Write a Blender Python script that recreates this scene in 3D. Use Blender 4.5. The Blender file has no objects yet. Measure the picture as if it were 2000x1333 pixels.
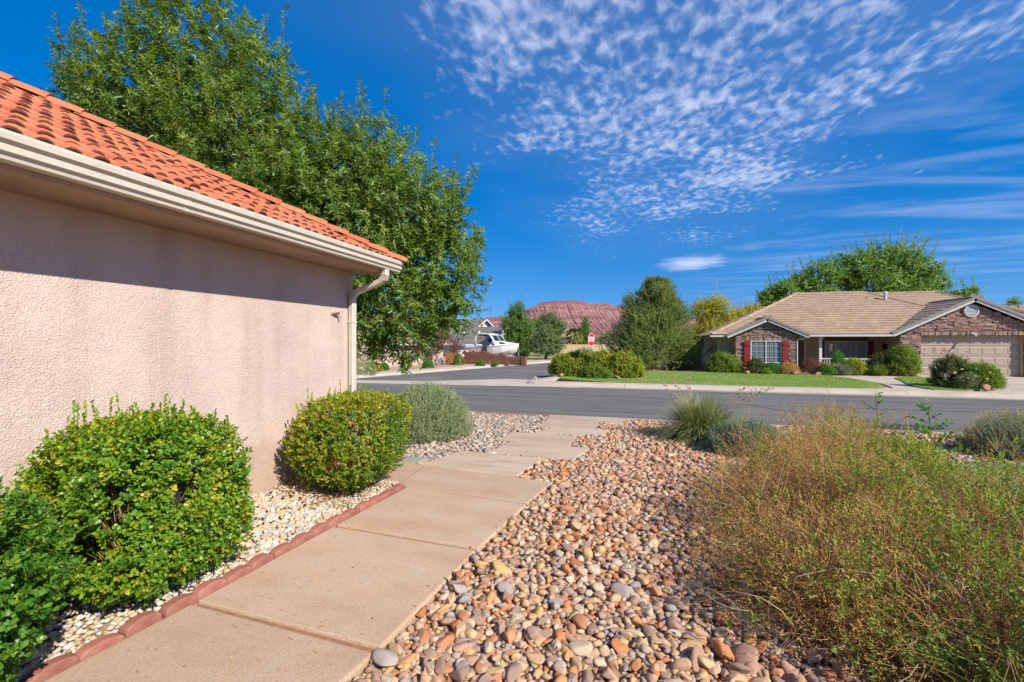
import bpy, bmesh, math, random
import numpy as np
from mathutils import Vector, Matrix, Euler

random.seed(7)
RNG = np.random.default_rng(11)
SC = bpy.context.scene
COL = SC.collection
R = math.radians

# ------------------------------------------------------------------ camera, sky, sun, exposure
# site axes: +y runs away from the camera along the pale house's wall, +x to the right along the street
YAW = R(15.7)
EYE = 1.55
cam_d = bpy.data.cameras.new('camera')
cam_d.lens = 16.0
cam_d.sensor_width = 36.0
cam_d.clip_start = 0.05
cam_d.clip_end = 9000
cam = bpy.data.objects.new('camera', cam_d)
COL.objects.link(cam)
cam.location = (0, 0, EYE)
cam.rotation_euler = (R(90), 0, YAW)
SC.camera = cam

SUN_DIR = Vector((1.0, -0.56, 0.88)).normalized()
SUN_EL = math.asin(SUN_DIR.z)
SUN_AZ = math.atan2(SUN_DIR.x, SUN_DIR.y)

world = bpy.data.worlds.new('World')
SC.world = world
world.use_nodes = True
wn = world.node_tree.nodes
wl = world.node_tree.links
wn.clear()


def wnode(t, **kw):
    n = wn.new(t)
    for k, v in kw.items():
        setattr(n, k, v)
    return n


def wmath(op, a, b=None, clamp=False):
    n = wnode('ShaderNodeMath', operation=op, use_clamp=clamp)
    for i, s in enumerate((a, b)):
        if s is None:
            continue
        if isinstance(s, (int, float)):
            n.inputs[i].default_value = s
        else:
            wl.new(s, n.inputs[i])
    return n.outputs[0]


def wsmooth(x, a, b):
    n = wnode('ShaderNodeMapRange', interpolation_type='SMOOTHSTEP')
    wl.new(x, n.inputs['Value'])
    n.inputs['From Min'].default_value = a
    n.inputs['From Max'].default_value = b
    return n.outputs['Result']


sky = wnode('ShaderNodeTexSky', sky_type='NISHITA')
sky.sun_disc = False
sky.sun_elevation = SUN_EL
sky.sun_rotation = SUN_AZ
sky.altitude = 900
sky.air_density = 1.0
sky.dust_density = 0.03
sky.ozone_density = 4.0
hs = wnode('ShaderNodeHueSaturation')
hs.inputs['Hue'].default_value = 0.513
hs.inputs['Saturation'].default_value = 1.85
hs.inputs['Value'].default_value = 1.62
gm = wnode('ShaderNodeGamma')
gm.inputs['Gamma'].default_value = 0.62
wl.new(sky.outputs[0], gm.inputs['Color'])
wl.new(gm.outputs[0], hs.inputs['Color'])
tc = wnode('ShaderNodeTexCoord')
sep = wnode('ShaderNodeSeparateXYZ')
wl.new(tc.outputs['Generated'], sep.inputs[0])
# thin clear desert air: the pale band that hugs the horizon lies lower than the model puts it
lift = wnode('ShaderNodeCombineXYZ')
wl.new(sep.outputs['X'], lift.inputs['X'])
wl.new(sep.outputs['Y'], lift.inputs['Y'])
wl.new(wmath('ADD', wmath('MULTIPLY', wmath('ABSOLUTE', sep.outputs['Z']), 0.92), 0.11), lift.inputs['Z'])
lnrm = wnode('ShaderNodeVectorMath', operation='NORMALIZE')
wl.new(lift.outputs[0], lnrm.inputs[0])
wl.new(lnrm.outputs[0], sky.inputs['Vector'])
zz = wmath('MAXIMUM', sep.outputs['Z'], 0.02)
px = wmath('DIVIDE', sep.outputs['X'], zz)
py = wmath('DIVIDE', sep.outputs['Y'], zz)
cmb = wnode('ShaderNodeCombineXYZ')
wl.new(px, cmb.inputs['X'])
wl.new(py, cmb.inputs['Y'])


def wnoise(scale, detail, rough, dist=0.0, off=(0, 0, 0), stretch=(1, 1, 1), rot=0.0):
    m = wnode('ShaderNodeMapping')
    m.inputs['Location'].default_value = off
    m.inputs['Rotation'].default_value = (0, 0, rot)
    m.inputs['Scale'].default_value = stretch
    wl.new(cmb.outputs[0], m.inputs['Vector'])
    n = wnode('ShaderNodeTexNoise')
    n.inputs['Scale'].default_value = scale
    n.inputs['Detail'].default_value = detail
    n.inputs['Roughness'].default_value = rough
    n.inputs['Distortion'].default_value = dist
    wl.new(m.outputs[0], n.inputs['Vector'])
    return n.outputs['Fac']


# a long drifting band of altocumulus: the band's cross coordinate, in cloud-plane units
wob = wmath('MULTIPLY', wmath('SUBTRACT', wnoise(0.9, 2, 0.5, off=(3, 1, 0)), 0.5), 1.5)
band = wmath('ADD', wmath('SUBTRACT', px, wmath('MULTIPLY', py, 0.02)), wob)
m_in = wsmooth(band, -1.25, -0.35)
m_out = wsmooth(band, 1.65, 0.75)
dist_c = wmath('SQRT', wmath('ADD', wmath('MULTIPLY', px, px), wmath('MULTIPLY', py, py)))
mask = wmath('MULTIPLY', wmath('MULTIPLY', m_in, m_out), wsmooth(wmath('ADD', dist_c, wmath('MULTIPLY', wob, 1.2)), 6.8, 2.8))
fine = wnoise(19.0, 3.0, 0.5, 0.25, stretch=(1.0, 0.62, 1), rot=0.25)
mid = wnoise(2.0, 2, 0.5, off=(5.2, 2.1, 0))
thr = wmath('ADD', fine, wmath('MULTIPLY', wmath('SUBTRACT', mid, 0.5), 0.75))
thr = wmath('ADD', thr, wmath('MULTIPLY', wmath('SUBTRACT', mask, 1.0), 0.42))
puff = wsmooth(thr, 0.34, 0.88)
veil = wmath('MULTIPLY', wsmooth(wnoise(0.55, 4, 0.6, 0.6, off=(1.3, 0.4, 0), stretch=(1.0, 2.6, 1), rot=-0.9), 0.40, 0.85), wmath('MULTIPLY', wsmooth(band, 0.1, 1.7), 0.42))
fade = wsmooth(sep.outputs['Z'], 0.0, 0.16)
cover = wmath('MAXIMUM', wmath('ADD', wmath('MULTIPLY', puff, 0.66), wmath('MULTIPLY', mask, 0.07)), veil)
# one small lens-shaped cloud low over the roofs
ex = wmath('DIVIDE', wmath('SUBTRACT', px, 0.66), 0.50)
ey = wmath('DIVIDE', wmath('SUBTRACT', py, 6.3), 0.75)
er = wmath('ADD', wmath('SQRT', wmath('ADD', wmath('MULTIPLY', ex, ex), wmath('MULTIPLY', ey, ey))), wmath('MULTIPLY', wmath('SUBTRACT', wnoise(3.0, 4, 0.6), 0.5), 1.1))
cover = wmath('MAXIMUM', cover, wmath('MULTIPLY', wsmooth(er, 1.05, 0.1), 0.7))
cover = wmath('MULTIPLY', cover, fade, clamp=True)
mixc = wnode('ShaderNodeMix', data_type='RGBA')
wl.new(cover, mixc.inputs['Factor'])
wl.new(hs.outputs[0], mixc.inputs['A'])
mixc.inputs['B'].default_value = (4.6, 5.0, 6.4, 1)
bg = wnode('ShaderNodeBackground')
bg.inputs['Strength'].default_value = 0.1
wl.new(mixc.outputs['Result'], bg.inputs['Color'])
wo = wnode('ShaderNodeOutputWorld')
wl.new(bg.outputs[0], wo.inputs['Surface'])

sun_d = bpy.data.lights.new('sun', 'SUN')
sun_d.energy = 4.4
sun_d.angle = R(0.53)
sun_d.color = (1.0, 0.93, 0.82)
sun = bpy.data.objects.new('sun', sun_d)
COL.objects.link(sun)
sun.rotation_euler = (-SUN_DIR).to_track_quat('-Z', 'Y').to_euler()
sun.location = SUN_DIR * 40

SC.view_settings.view_transform = 'Standard'
SC.view_settings.look = 'None'
SC.view_settings.gamma = 1.0
SC.view_settings.use_curve_mapping = False
SC.view_settings.exposure = 0.80
SC.render.engine = 'CYCLES'
SC.cycles.max_bounces = 9
SC.cycles.diffuse_bounces = 6
SC.cycles.glossy_bounces = 3
SC.cycles.transmission_bounces = 5
SC.cycles.transparent_max_bounces = 6
SC.cycles.caustics_reflective = False
SC.cycles.caustics_refractive = False
SC.cycles.use_denoising = True

# ------------------------------------------------------------------ helpers: projection aids, meshes, things
CA, SA, FOC = math.cos(YAW), math.sin(YAW), 889.0


def at(u, v, depth):
    """site point seen at reading (u, v) of the survey picture at a given distance along the view"""
    X = (u - 1000.0) / FOC * depth
    return Vector((X * CA - depth * SA, X * SA + depth * CA, EYE - (v - 667.0) / FOC * depth))


def view(x, y):
    """(right, forward) of a site point relative to the camera"""
    return x * CA + y * SA, -x * SA + y * CA


def ground_z(y):
    if y < 4.2:
        return 0.0
    if y < 10.6:
        return -0.22 * (y - 4.2) / 6.4
    if y < 19.7:
        return -0.30
    return -0.27


class MB:
    def __init__(self):
        self.v, self.f, self.m = [], [], []

    def add(self, vs, fs, mi=0):
        o = len(self.v)
        self.v.extend(tuple(p) for p in vs)
        self.f.extend(tuple(i + o for i in f) for f in fs)
        self.m.extend([mi] * len(fs))
        return self

    def box(self, x0, x1, y0, y1, z0, z1, mi=0):
        return self.add([(x0, y0, z0), (x1, y0, z0), (x1, y1, z0), (x0, y1, z0), (x0, y0, z1), (x1, y0, z1), (x1, y1, z1), (x0, y1, z1)],
                        [(0, 3, 2, 1), (4, 5, 6, 7), (0, 1, 5, 4), (1, 2, 6, 5), (2, 3, 7, 6), (3, 0, 4, 7)], mi)

    def prism(self, poly, axis, a0, a1, mi=0):
        n = len(poly)
        if axis == 'z':
            g = lambda p, a: (p[0], p[1], a)
        elif axis == 'y':
            g = lambda p, a: (p[0], a, p[1])
        else:
            g = lambda p, a: (a, p[0], p[1])
        vs = [g(p, a0) for p in poly] + [g(p, a1) for p in poly]
        fs = [tuple(range(n))[::-1], tuple(range(n, 2 * n))]
        fs += [(i, (i + 1) % n, n + (i + 1) % n, n + i) for i in range(n)]
        return self.add(vs, fs, mi)

    def tube(self, pts, r, n=6, mi=0, cap=True):
        pts = [Vector(p) for p in pts]
        k = len(pts)
        rs = [r] * k if isinstance(r, (int, float)) else list(r)
        vs, fs = [], []
        ref = None
        for i, p in enumerate(pts):
            d = (pts[min(i + 1, k - 1)] - pts[max(i - 1, 0)])
            if d.length < 1e-9:
                d = Vector((0, 0, 1))
            d.normalize()
            if ref is None:
                ref = d.orthogonal().normalized()
            ref = (ref - d * ref.dot(d))
            if ref.length < 1e-6:
                ref = d.orthogonal()
            ref.normalize()
            b = d.cross(ref)
            for j in range(n):
                a = 2 * math.pi * j / n
                vs.append(p + (ref * math.cos(a) + b * math.sin(a)) * rs[i])
        for i in range(k - 1):
            for j in range(n):
                j2 = (j + 1) % n
                fs.append((i * n + j, i * n + j2, (i + 1) * n + j2, (i + 1) * n + j))
        if cap:
            fs.append(tuple(range(n))[::-1])
            fs.append(tuple((k - 1) * n + j for j in range(n)))
        return self.add(vs, fs, mi)

    def lathe(self, prof, c=(0, 0, 0), n=16, mi=0, axis='z'):
        vs, fs = [], []
        for (r, h) in prof:
            for j in range(n):
                a = 2 * math.pi * j / n
                x, y = r * math.cos(a), r * math.sin(a)
                if axis == 'z':
                    p = (c[0] + x, c[1] + y, c[2] + h)
                elif axis == 'y':
                    p = (c[0] + x, c[1] + h, c[2] + y)
                else:
                    p = (c[0] + h, c[1] + x, c[2] + y)
                vs.append(p)
        for i in range(len(prof) - 1):
            for j in range(n):
                j2 = (j + 1) % n
                fs.append((i * n + j, i * n + j2, (i + 1) * n + j2, (i + 1) * n + j))
        fs.append(tuple(range(n))[::-1])
        fs.append(tuple((len(prof) - 1) * n + j for j in range(n)))
        return self.add(vs, fs, mi)

    def loft(self, rings, mi=0, closed=True, caps=True):
        n = len(rings[0])
        vs = [p for r in rings for p in r]
        fs = []
        for i in range(len(rings) - 1):
            for j in range(n if closed else n - 1):
                j2 = (j + 1) % n
                fs.append((i * n + j, i * n + j2, (i + 1) * n + j2, (i + 1) * n + j))
        if caps:
            fs.append(tuple(range(n))[::-1])
            fs.append(tuple((len(rings) - 1) * n + j for j in range(n)))
        return self.add(vs, fs, mi)

    def shift(self, d):
        self.v = [(p[0] - d[0], p[1] - d[1], p[2] - d[2]) for p in self.v]
        return self

    def mesh(self, name, mats, smooth=False, fix=True):
        me = bpy.data.meshes.new(name)
        me.from_pydata(self.v, [], self.f)
        for m in (mats if isinstance(mats, (list, tuple)) else [mats]):
            me.materials.append(m)
        if any(self.m):
            me.polygons.foreach_set('material_index', self.m)
        if fix:
            b = bmesh.new()
            b.from_mesh(me)
            bmesh.ops.recalc_face_normals(b, faces=b.faces)
            b.to_mesh(me)
            b.free()
        if smooth:
            me.polygons.foreach_set('use_smooth', [True] * len(me.polygons))
        me.update()
        return me


WL = {}


def tag(o, label=None, cat=None, group=None, kind=None):
    if label:
        o['label'] = label
    if cat:
        o['category'] = cat
    if group:
        o['group'] = group
    if kind:
        o['kind'] = kind
    return o


def link(o, parent=None, loc=None):
    COL.objects.link(o)
    if parent is not None:
        o.parent = parent
    return o


def thing(name, label, cat, loc=(0, 0, 0), rotz=0.0, group=None):
    o = bpy.data.objects.new(name, None)
    o.empty_display_size = 0.2
    COL.objects.link(o)
    o.location = loc
    o.rotation_euler = (0, 0, rotz)
    WL[o.name] = Vector(loc) if rotz == 0 else Vector((0, 0, 0))
    return tag(o, label, cat, group)


def part(name, mb, mat, parent=None, smooth=False, bevel=0.0, label=None, kind=None, seg=1):
    """one mesh object; coordinates are site coordinates (local ones under a turned thing)"""
    off = Vector((0, 0, 0))
    if parent is not None:
        off = WL.get(parent.name, off)
        if off.length > 0:
            mb.shift(off)
    me = mb.mesh(name, mat, smooth)
    o = bpy.data.objects.new(name, me)
    link(o, parent)
    WL[o.name] = off
    if bevel > 0:
        m = o.modifiers.new('bevel', 'BEVEL')
        m.width = bevel
        m.segments = seg
        m.limit_method = 'ANGLE'
        m.angle_limit = R(35)
    if label:
        o['label'] = label
    if kind:
        o['kind'] = kind
    return o


def struct(name, mb, mat, smooth=False, bevel=0.0):
    return tag(part(name, mb, mat, None, smooth, bevel), kind='structure')


def inst(name, me, parent, loc, rot=(0, 0, 0), scale=(1, 1, 1)):
    o = bpy.data.objects.new(name, me)
    o.location = Vector(loc) - (WL.get(parent.name, Vector((0, 0, 0))) if parent is not None else Vector((0, 0, 0)))
    o.rotation_euler = rot
    o.scale = scale
    return link(o, parent)


def inst_m(name, me, parent, mat4):
    o = bpy.data.objects.new(name, me)
    m = mat4.copy()
    if parent is not None:
        m.translation = m.translation - WL.get(parent.name, Vector((0, 0, 0)))
    o.matrix_local = m
    return link(o, parent)


def np_mesh(name, V, Fc, mat, rnd=None, smooth=False):
    """V (n,3), Fc (m,k) constant k; rnd per vertex"""
    me = bpy.data.meshes.new(name)
    n, m, k = len(V), len(Fc), Fc.shape[1]
    me.vertices.add(n)
    me.vertices.foreach_set('co', np.ascontiguousarray(V, dtype=np.float32).ravel())
    me.loops.add(m * k)
    me.loops.foreach_set('vertex_index', np.ascontiguousarray(Fc, dtype=np.int32).ravel())
    me.polygons.add(m)
    me.polygons.foreach_set('loop_start', np.arange(0, m * k, k, dtype=np.int32))
    me.polygons.foreach_set('loop_total', np.full(m, k, dtype=np.int32))
    if smooth:
        me.polygons.foreach_set('use_smooth', np.ones(m, dtype=bool))
    if rnd is not None:
        a = me.attributes.new('rnd', 'FLOAT', 'POINT')
        a.data.foreach_set('value', np.ascontiguousarray(rnd, dtype=np.float32))
    me.materials.append(mat)
    me.update(calc_edges=True)
    return me


def np_part(name, V, Fc, mat, parent=None, rnd=None, smooth=False, kind=None):
    V = np.asarray(V, dtype=np.float64)
    off = WL.get(parent.name, Vector((0, 0, 0))) if parent is not None else Vector((0, 0, 0))
    o = bpy.data.objects.new(name, np_mesh(name, V - np.array(off), Fc, mat, rnd, smooth))
    link(o, parent)
    WL[o.name] = off
    if kind:
        o['kind'] = kind
    return o


def unit(a):
    return a / np.maximum(np.linalg.norm(a, axis=-1, keepdims=True), 1e-9)


def rand_unit(n):
    return unit(RNG.normal(size=(n, 3)))


def leaves(P, D, N, L, W, rnd, kind='diamond', fold=0.25, curl=0.15):
    """leaf blades: P base, D direction, N upper side, L length, W width (arrays). returns V, F, rnd per vertex"""
    n = len(P)
    D = unit(D)
    Sd = unit(np.cross(D, N))
    N = np.cross(Sd, D)
    L = np.asarray(L).reshape(-1, 1) * np.ones((n, 1))
    W = np.asarray(W).reshape(-1, 1) * np.ones((n, 1))
    if kind == 'diamond':
        v = np.stack([P, P + D * L * 0.45 + Sd * W * 0.5 + N * W * fold, P + D * L - N * L * curl, P + D * L * 0.45 - Sd * W * 0.5 + N * W * fold], 1)
        f = np.array([[0, 1, 2], [0, 2, 3]])
    elif kind == 'leaf':
        v = np.stack([P, P + D * L * 0.35 + Sd * W * 0.38 + N * W * fold, P + D * L * 0.72 + Sd * W * 0.5 + N * W * fold * 0.8, P + D * L - N * L * curl,
                      P + D * L * 0.72 - Sd * W * 0.5 + N * W * fold * 0.8, P + D * L * 0.35 - Sd * W * 0.38 + N * W * fold], 1)
        f = np.array([[0, 1, 5], [1, 2, 5], [2, 4, 5], [2, 3, 4]])
    else:   # needle
        v = np.stack([P + Sd * W * 0.5, P - Sd * W * 0.5, P + D * L], 1)
        f = np.array([[0, 1, 2]])
    k = v.shape[1]
    Fc = (f[None] + (np.arange(n) * k)[:, None, None]).reshape(-1, 3)
    return v.reshape(-1, 3), Fc, np.repeat(rnd, k)


def merge(sets):
    Vs, Fs, Rs, o = [], [], [], 0
    for V, Fc, r in sets:
        Vs.append(V)
        Fs.append(Fc + o)
        Rs.append(r)
        o += len(V)
    return np.concatenate(Vs), np.concatenate(Fs), np.concatenate(Rs)


def shoots(P, D, Ls, n, leaf_l, leaf_w, spread=0.9, sag=0.0, kind='diamond', jit=0.25, rbase=None, start=0.1, tilt_up=0.0, fold=0.25, tip=0.0):
    """n leaves spiralling up each shoot"""
    m = len(P)
    D = unit(D)
    t = np.linspace(start, 1.0, n)[None, :, None]
    Ls = np.asarray(Ls).reshape(-1, 1, 1) * np.ones((m, 1, 1))
    pos = P[:, None, :] + D[:, None, :] * Ls * t
    pos[..., 2] -= (sag * Ls * t * t)[..., 0]
    ref = unit(np.cross(D, RNG.normal(size=(m, 3))))
    b = np.cross(D, ref)
    ang = (np.arange(n) * 2.4)[None, :, None] + RNG.uniform(0, 6.28, (m, 1, 1)) + RNG.normal(0, 0.3, (m, n, 1))
    rad = ref[:, None, :] * np.cos(ang) + b[:, None, :] * np.sin(ang)
    sp = spread * (1.0 - tip * t)
    ld = unit(D[:, None, :] * np.cos(sp) + rad * np.sin(sp) + RNG.normal(0, jit, (m, n, 3)))
    ld[..., 2] -= sag * 1.2
    ld[..., 2] += tilt_up
    nn = unit(D[:, None, :] + RNG.normal(0, 0.25, (m, n, 3)))
    rb = RNG.uniform(0, 1, m) if rbase is None else rbase
    rr = np.clip(rb[:, None] * 0.6 + RNG.uniform(0, 0.4, (m, n)), 0, 1)
    size = RNG.uniform(0.6, 1.2, m * n)
    return leaves(pos.reshape(-1, 3), ld.reshape(-1, 3), nn.reshape(-1, 3), leaf_l * size, leaf_w * size, rr.reshape(-1), kind, fold)


def stems(P, Q, r, bow=0.0, n=4, rnd=None, bowdir=None):
    """thin three-sided curved stems from P to Q"""
    m = len(P)
    t = np.linspace(0, 1, n)[None, :, None]
    c = P[:, None, :] * (1 - t) + Q[:, None, :] * t
    bd = RNG.normal(size=(m, 1, 3)) if bowdir is None else bowdir[:, None, :]
    ln = np.linalg.norm(Q - P, axis=1)[:, None, None]
    c = c + bd * (4 * t * (1 - t)) * bow * ln
    d = unit(Q - P)
    ref = unit(np.cross(d, RNG.normal(size=(m, 3))))
    b = np.cross(d, ref)
    rr = np.asarray(r).reshape(-1, 1, 1) * np.ones((m, 1, 1)) * (1.0 - 0.6 * t)
    rings = []
    for j in range(3):
        a = 2.094 * j
        rings.append(c + (ref[:, None, :] * math.cos(a) + b[:, None, :] * math.sin(a)) * rr)
    V = np.stack(rings, 2)          # m, n, 3, 3
    base = (np.arange(m) * n * 3)[:, None, None]
    fs = []
    for i in range(n - 1):
        for j in range(3):
            j2 = (j + 1) % 3
            fs.append([i * 3 + j, i * 3 + j2, (i + 1) * 3 + j2])
            fs.append([i * 3 + j, (i + 1) * 3 + j2, (i + 1) * 3 + j])
    Fc = (np.array(fs)[None] + base).reshape(-1, 3)
    rv = RNG.uniform(0, 1, m) if rnd is None else rnd
    return V.reshape(-1, 3), Fc, np.repeat(rv, n * 3)


PH = RNG.uniform(0, 6.28, (8, 3))


def lump(P, s):
    """smooth pseudo-noise about -1..1"""
    v = 0
    for i in range(4):
        k = PH[i]
        v = v + np.sin(P[:, 0] * s * (1 + .37 * i) + k[0] + 1.7 * np.sin(P[:, 1] * s * .8 + k[1])) * np.sin(P[:, 1] * s * (1.1 + .2 * i) + k[1]) * np.sin(P[:, 2] * s * (1 + .25 * i) + k[2])
    return v / 1.6


# ------------------------------------------------------------------ materials
def new_mat(name):
    m = bpy.data.materials.new(name)
    m.use_nodes = True
    nt = m.node_tree
    nt.nodes.clear()
    out = nt.nodes.new('ShaderNodeOutputMaterial')
    p = nt.nodes.new('ShaderNodeBsdfPrincipled')
    nt.links.new(p.outputs[0], out.inputs['Surface'])
    return m, nt, p, out


def ramp(nt, cols, src, pos=None):
    r = nt.nodes.new('ShaderNodeValToRGB')
    e = r.color_ramp.elements
    while len(e) < len(cols):
        e.new(0.5)
    for i, c in enumerate(cols):
        e[i].position = pos[i] if pos else i / max(1, len(cols) - 1)
        e[i].color = (*c, 1)
    nt.links.new(src, r.inputs[0])
    return r.outputs[0]


def coords(nt, scale=(1, 1, 1), kind='Object'):
    tcn = nt.nodes.new('ShaderNodeTexCoord')
    mp = nt.nodes.new('ShaderNodeMapping')
    mp.inputs['Scale'].default_value = scale
    nt.links.new(tcn.outputs[kind], mp.inputs['Vector'])
    return mp.outputs[0]


def noise(nt, vec, scale, detail=4, rough=0.55, dist=0.0):
    n = nt.nodes.new('ShaderNodeTexNoise')
    n.inputs['Scale'].default_value = scale
    n.inputs['Detail'].default_value = detail
    n.inputs['Roughness'].default_value = rough
    n.inputs['Distortion'].default_value = dist
    nt.links.new(vec, n.inputs['Vector'])
    return n.outputs['Fac']


def bump(nt, p, src, strength=0.3, dist=0.02, prev=None):
    b = nt.nodes.new('ShaderNodeBump')
    b.inputs['Strength'].default_value = strength
    b.inputs['Distance'].default_value = dist
    nt.links.new(src, b.inputs['Height'])
    if prev is not None:
        nt.links.new(prev, b.inputs['Normal'])
    nt.links.new(b.outputs[0], p.inputs['Normal'])
    return b.outputs[0]


def mixf(nt, fac, a, b, mode='MIX'):
    m = nt.nodes.new('ShaderNodeMix')
    m.data_type = 'RGBA'
    m.blend_type = mode
    for s, v in (('Factor', fac), ('A', a), ('B', b)):
        if isinstance(v, (int, float)):
            m.inputs[s].default_value = v
        elif isinstance(v, tuple):
            m.inputs[s].default_value = (*v, 1)
        else:
            nt.links.new(v, m.inputs[s])
    return m.outputs['Result']


HARD = 0.82


def dim(c):
    return tuple(x * HARD for x in c)


def surf(name, cols, scale=3.0, rough=0.8, bumps=((60, 0.2, 0.005),), stretch=(1, 1, 1), spec=0.3, fine=None, detail=5, pos=None, objrand=0.0, spots=None, metal=0.0, specks=None):
    m, nt, p, out = new_mat(name)
    v = coords(nt, stretch)
    cols = [dim(q) for q in cols]
    c = ramp(nt, cols, noise(nt, v, scale, detail, 0.6), pos or ([0.5] if len(cols) == 1 else [0.3 + 0.4 * i / (len(cols) - 1) for i in range(len(cols))]))
    if fine:
        sc, amt = fine
        f = noise(nt, v, sc, 3, 0.7)
        g = ramp(nt, [(1 - amt,) * 3, (1 + amt * 0.5,) * 3], f, [0.3, 0.7])
        c = mixf(nt, 1.0, c, g, 'MULTIPLY')
    if spots:
        sc, lo, hi, colr = spots
        s = ramp(nt, [(0, 0, 0), (1, 1, 1)], noise(nt, v, sc, 4, 0.6), [lo, hi])
        c = mixf(nt, s, c, dim(colr))
    if specks:
        sc, lo, hi, colr = specks
        s = ramp(nt, [(0, 0, 0), (1, 1, 1)], noise(nt, v, sc, 2, 0.5), [lo, hi])
        c = mixf(nt, s, c, dim(colr))
    if objrand > 0:
        oi = nt.nodes.new('ShaderNodeObjectInfo')
        g = ramp(nt, [(1 - objrand,) * 3, (1 + objrand * 0.6,) * 3], oi.outputs['Random'])
        c = mixf(nt, 1.0, c, g, 'MULTIPLY')
    nt.links.new(c, p.inputs['Base Color'])
    p.inputs['Roughness'].default_value = rough
    p.inputs['Specular IOR Level'].default_value = spec
    p.inputs['Metallic'].default_value = metal
    prev = None
    for (s, st, d) in bumps:
        prev = bump(nt, p, noise(nt, v, s, 4, 0.6), st, d, prev)
    return m


LEAF = 1.75


def leafmat(name, cols, pos=None, trans=0.3, rough=0.45, spec=0.4, tcol=None):
    m, nt, p, out = new_mat(name)
    a = nt.nodes.new('ShaderNodeAttribute')
    a.attribute_name = 'rnd'
    c = ramp(nt, [tuple(min(.62, x * LEAF) for x in q) for q in cols], a.outputs['Fac'], pos)
    nt.links.new(c, p.inputs['Base Color'])
    p.inputs['Roughness'].default_value = rough
    p.inputs['Specular IOR Level'].default_value = spec
    if trans > 0:
        t = nt.nodes.new('ShaderNodeBsdfTranslucent')
        g = mixf(nt, 1.0, c, tcol or (1.25, 1.2, 0.5), 'MULTIPLY')
        nt.links.new(g, t.inputs['Color'])
        mx = nt.nodes.new('ShaderNodeMixShader')
        mx.inputs[0].default_value = min(.5, trans * 1.3)
        nt.links.new(p.outputs[0], mx.inputs[1])
        nt.links.new(t.outputs[0], mx.inputs[2])
        nt.links.new(mx.outputs[0], out.inputs['Surface'])
    return m


def stonemat(name, cols, src='attr', rough=0.75, bmp=0.25, scale=40):
    m, nt, p, out = new_mat(name)
    if src == 'attr':
        a = nt.nodes.new('ShaderNodeAttribute')
        a.attribute_name = 'rnd'
        fac = a.outputs['Fac']
    else:
        a = nt.nodes.new('ShaderNodeObjectInfo')
        fac = a.outputs['Random']
    n = len(cols)
    r = nt.nodes.new('ShaderNodeValToRGB')
    r.color_ramp.interpolation = 'CONSTANT'
    e = r.color_ramp.elements
    while len(e) < n:
        e.new(0.5)
    for i, c in enumerate(cols):
        e[i].position = i / n
        e[i].color = (*dim(c), 1)
    nt.links.new(fac, r.inputs[0])
    v = coords(nt)
    f = noise(nt, v, scale, 4, 0.65, 0.4)
    g = ramp(nt, [(0.72, 0.70, 0.68), (1.0, 1.0, 1.0), (1.22, 1.2, 1.16)], f, [0.3, 0.5, 0.72])
    c = mixf(nt, 1.0, r.outputs[0], g, 'MULTIPLY')
    nt.links.new(c, p.inputs['Base Color'])
    p.inputs['Roughness'].default_value = rough
    p.inputs['Specular IOR Level'].default_value = 0.35
    bump(nt, p, f, bmp, 0.006)
    return m


def plain(name, col, rough=0.5, spec=0.4, metal=0.0, coat=0.0):
    m, nt, p, out = new_mat(name)
    v = coords(nt)
    f = noise(nt, v, 7, 4, 0.6)
    c = ramp(nt, [tuple(x * 0.74 for x in col), tuple(min(1, x * 0.92) for x in col)], f, [0.3, 0.7])
    nt.links.new(c, p.inputs['Base Color'])
    p.inputs['Roughness'].default_value = rough
    p.inputs['Specular IOR Level'].default_value = spec
    p.inputs['Metallic'].default_value = metal
    p.inputs['Coat Weight'].default_value = coat
    return m


# ---- palette
M = {}
M['soil'] = surf('soil', [(.33, .19, .12), (.46, .28, .18), (.52, .35, .24)], 1.3, 0.95, ((90, .5, .01), (14, .3, .02)), fine=(160, .35))
M['bed_soil'] = surf('bed_soil', [(.40, .26, .17), (.56, .39, .27)], 6, 0.95, ((120, .5, .01),), fine=(220, .4))
M['pink_gravel'] = surf('pink_gravel', [(.42, .25, .19), (.52, .33, .26), (.58, .39, .31)], 1.5, 0.95, ((60, .6, .03),), fine=(45, .45))
M['asphalt'] = surf('asphalt', [(.122, .116, .108), (.168, .160, .149), (.205, .194, .178)], 0.35, 0.88, ((220, .35, .004), (30, .12, .01)), stretch=(0.35, 3.0, 1), fine=(130, .35), spec=0.25, spots=(.9, .58, .66, (.125, .122, .118)))
M['asphalt_side'] = surf('asphalt_side', [(.125, .119, .111), (.168, .160, .149), (.20, .19, .176)], 0.4, 0.88, ((220, .35, .004), (30, .12, .01)), fine=(130, .35), spec=0.25)
M['tar'] = surf('tar', [(.03, .03, .032), (.05, .05, .052)], 8, 0.6, ((90, .3, .004),))
M['concrete'] = surf('concrete', [(.42, .34, .26), (.50, .42, .33), (.55, .47, .38)], 1.1, 0.9, ((180, .22, .004), (22, .12, .008)), stretch=(.6, 2, 1), fine=(150, .16), spots=(5, .60, .78, (.40, .29, .20)))
M['slab_near'] = surf('slab_near', [(.48, .31, .20), (.55, .385, .265), (.57, .43, .32)], 1.6, 0.9, ((190, .35, .005), (28, .2, .008)), stretch=(.8, 1.5, 1), fine=(90, .30), spots=(1.7, .56, .80, (.53, .33, .20)), objrand=.08, detail=8, specks=(38, .66, .74, (.30, .21, .14)))
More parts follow.
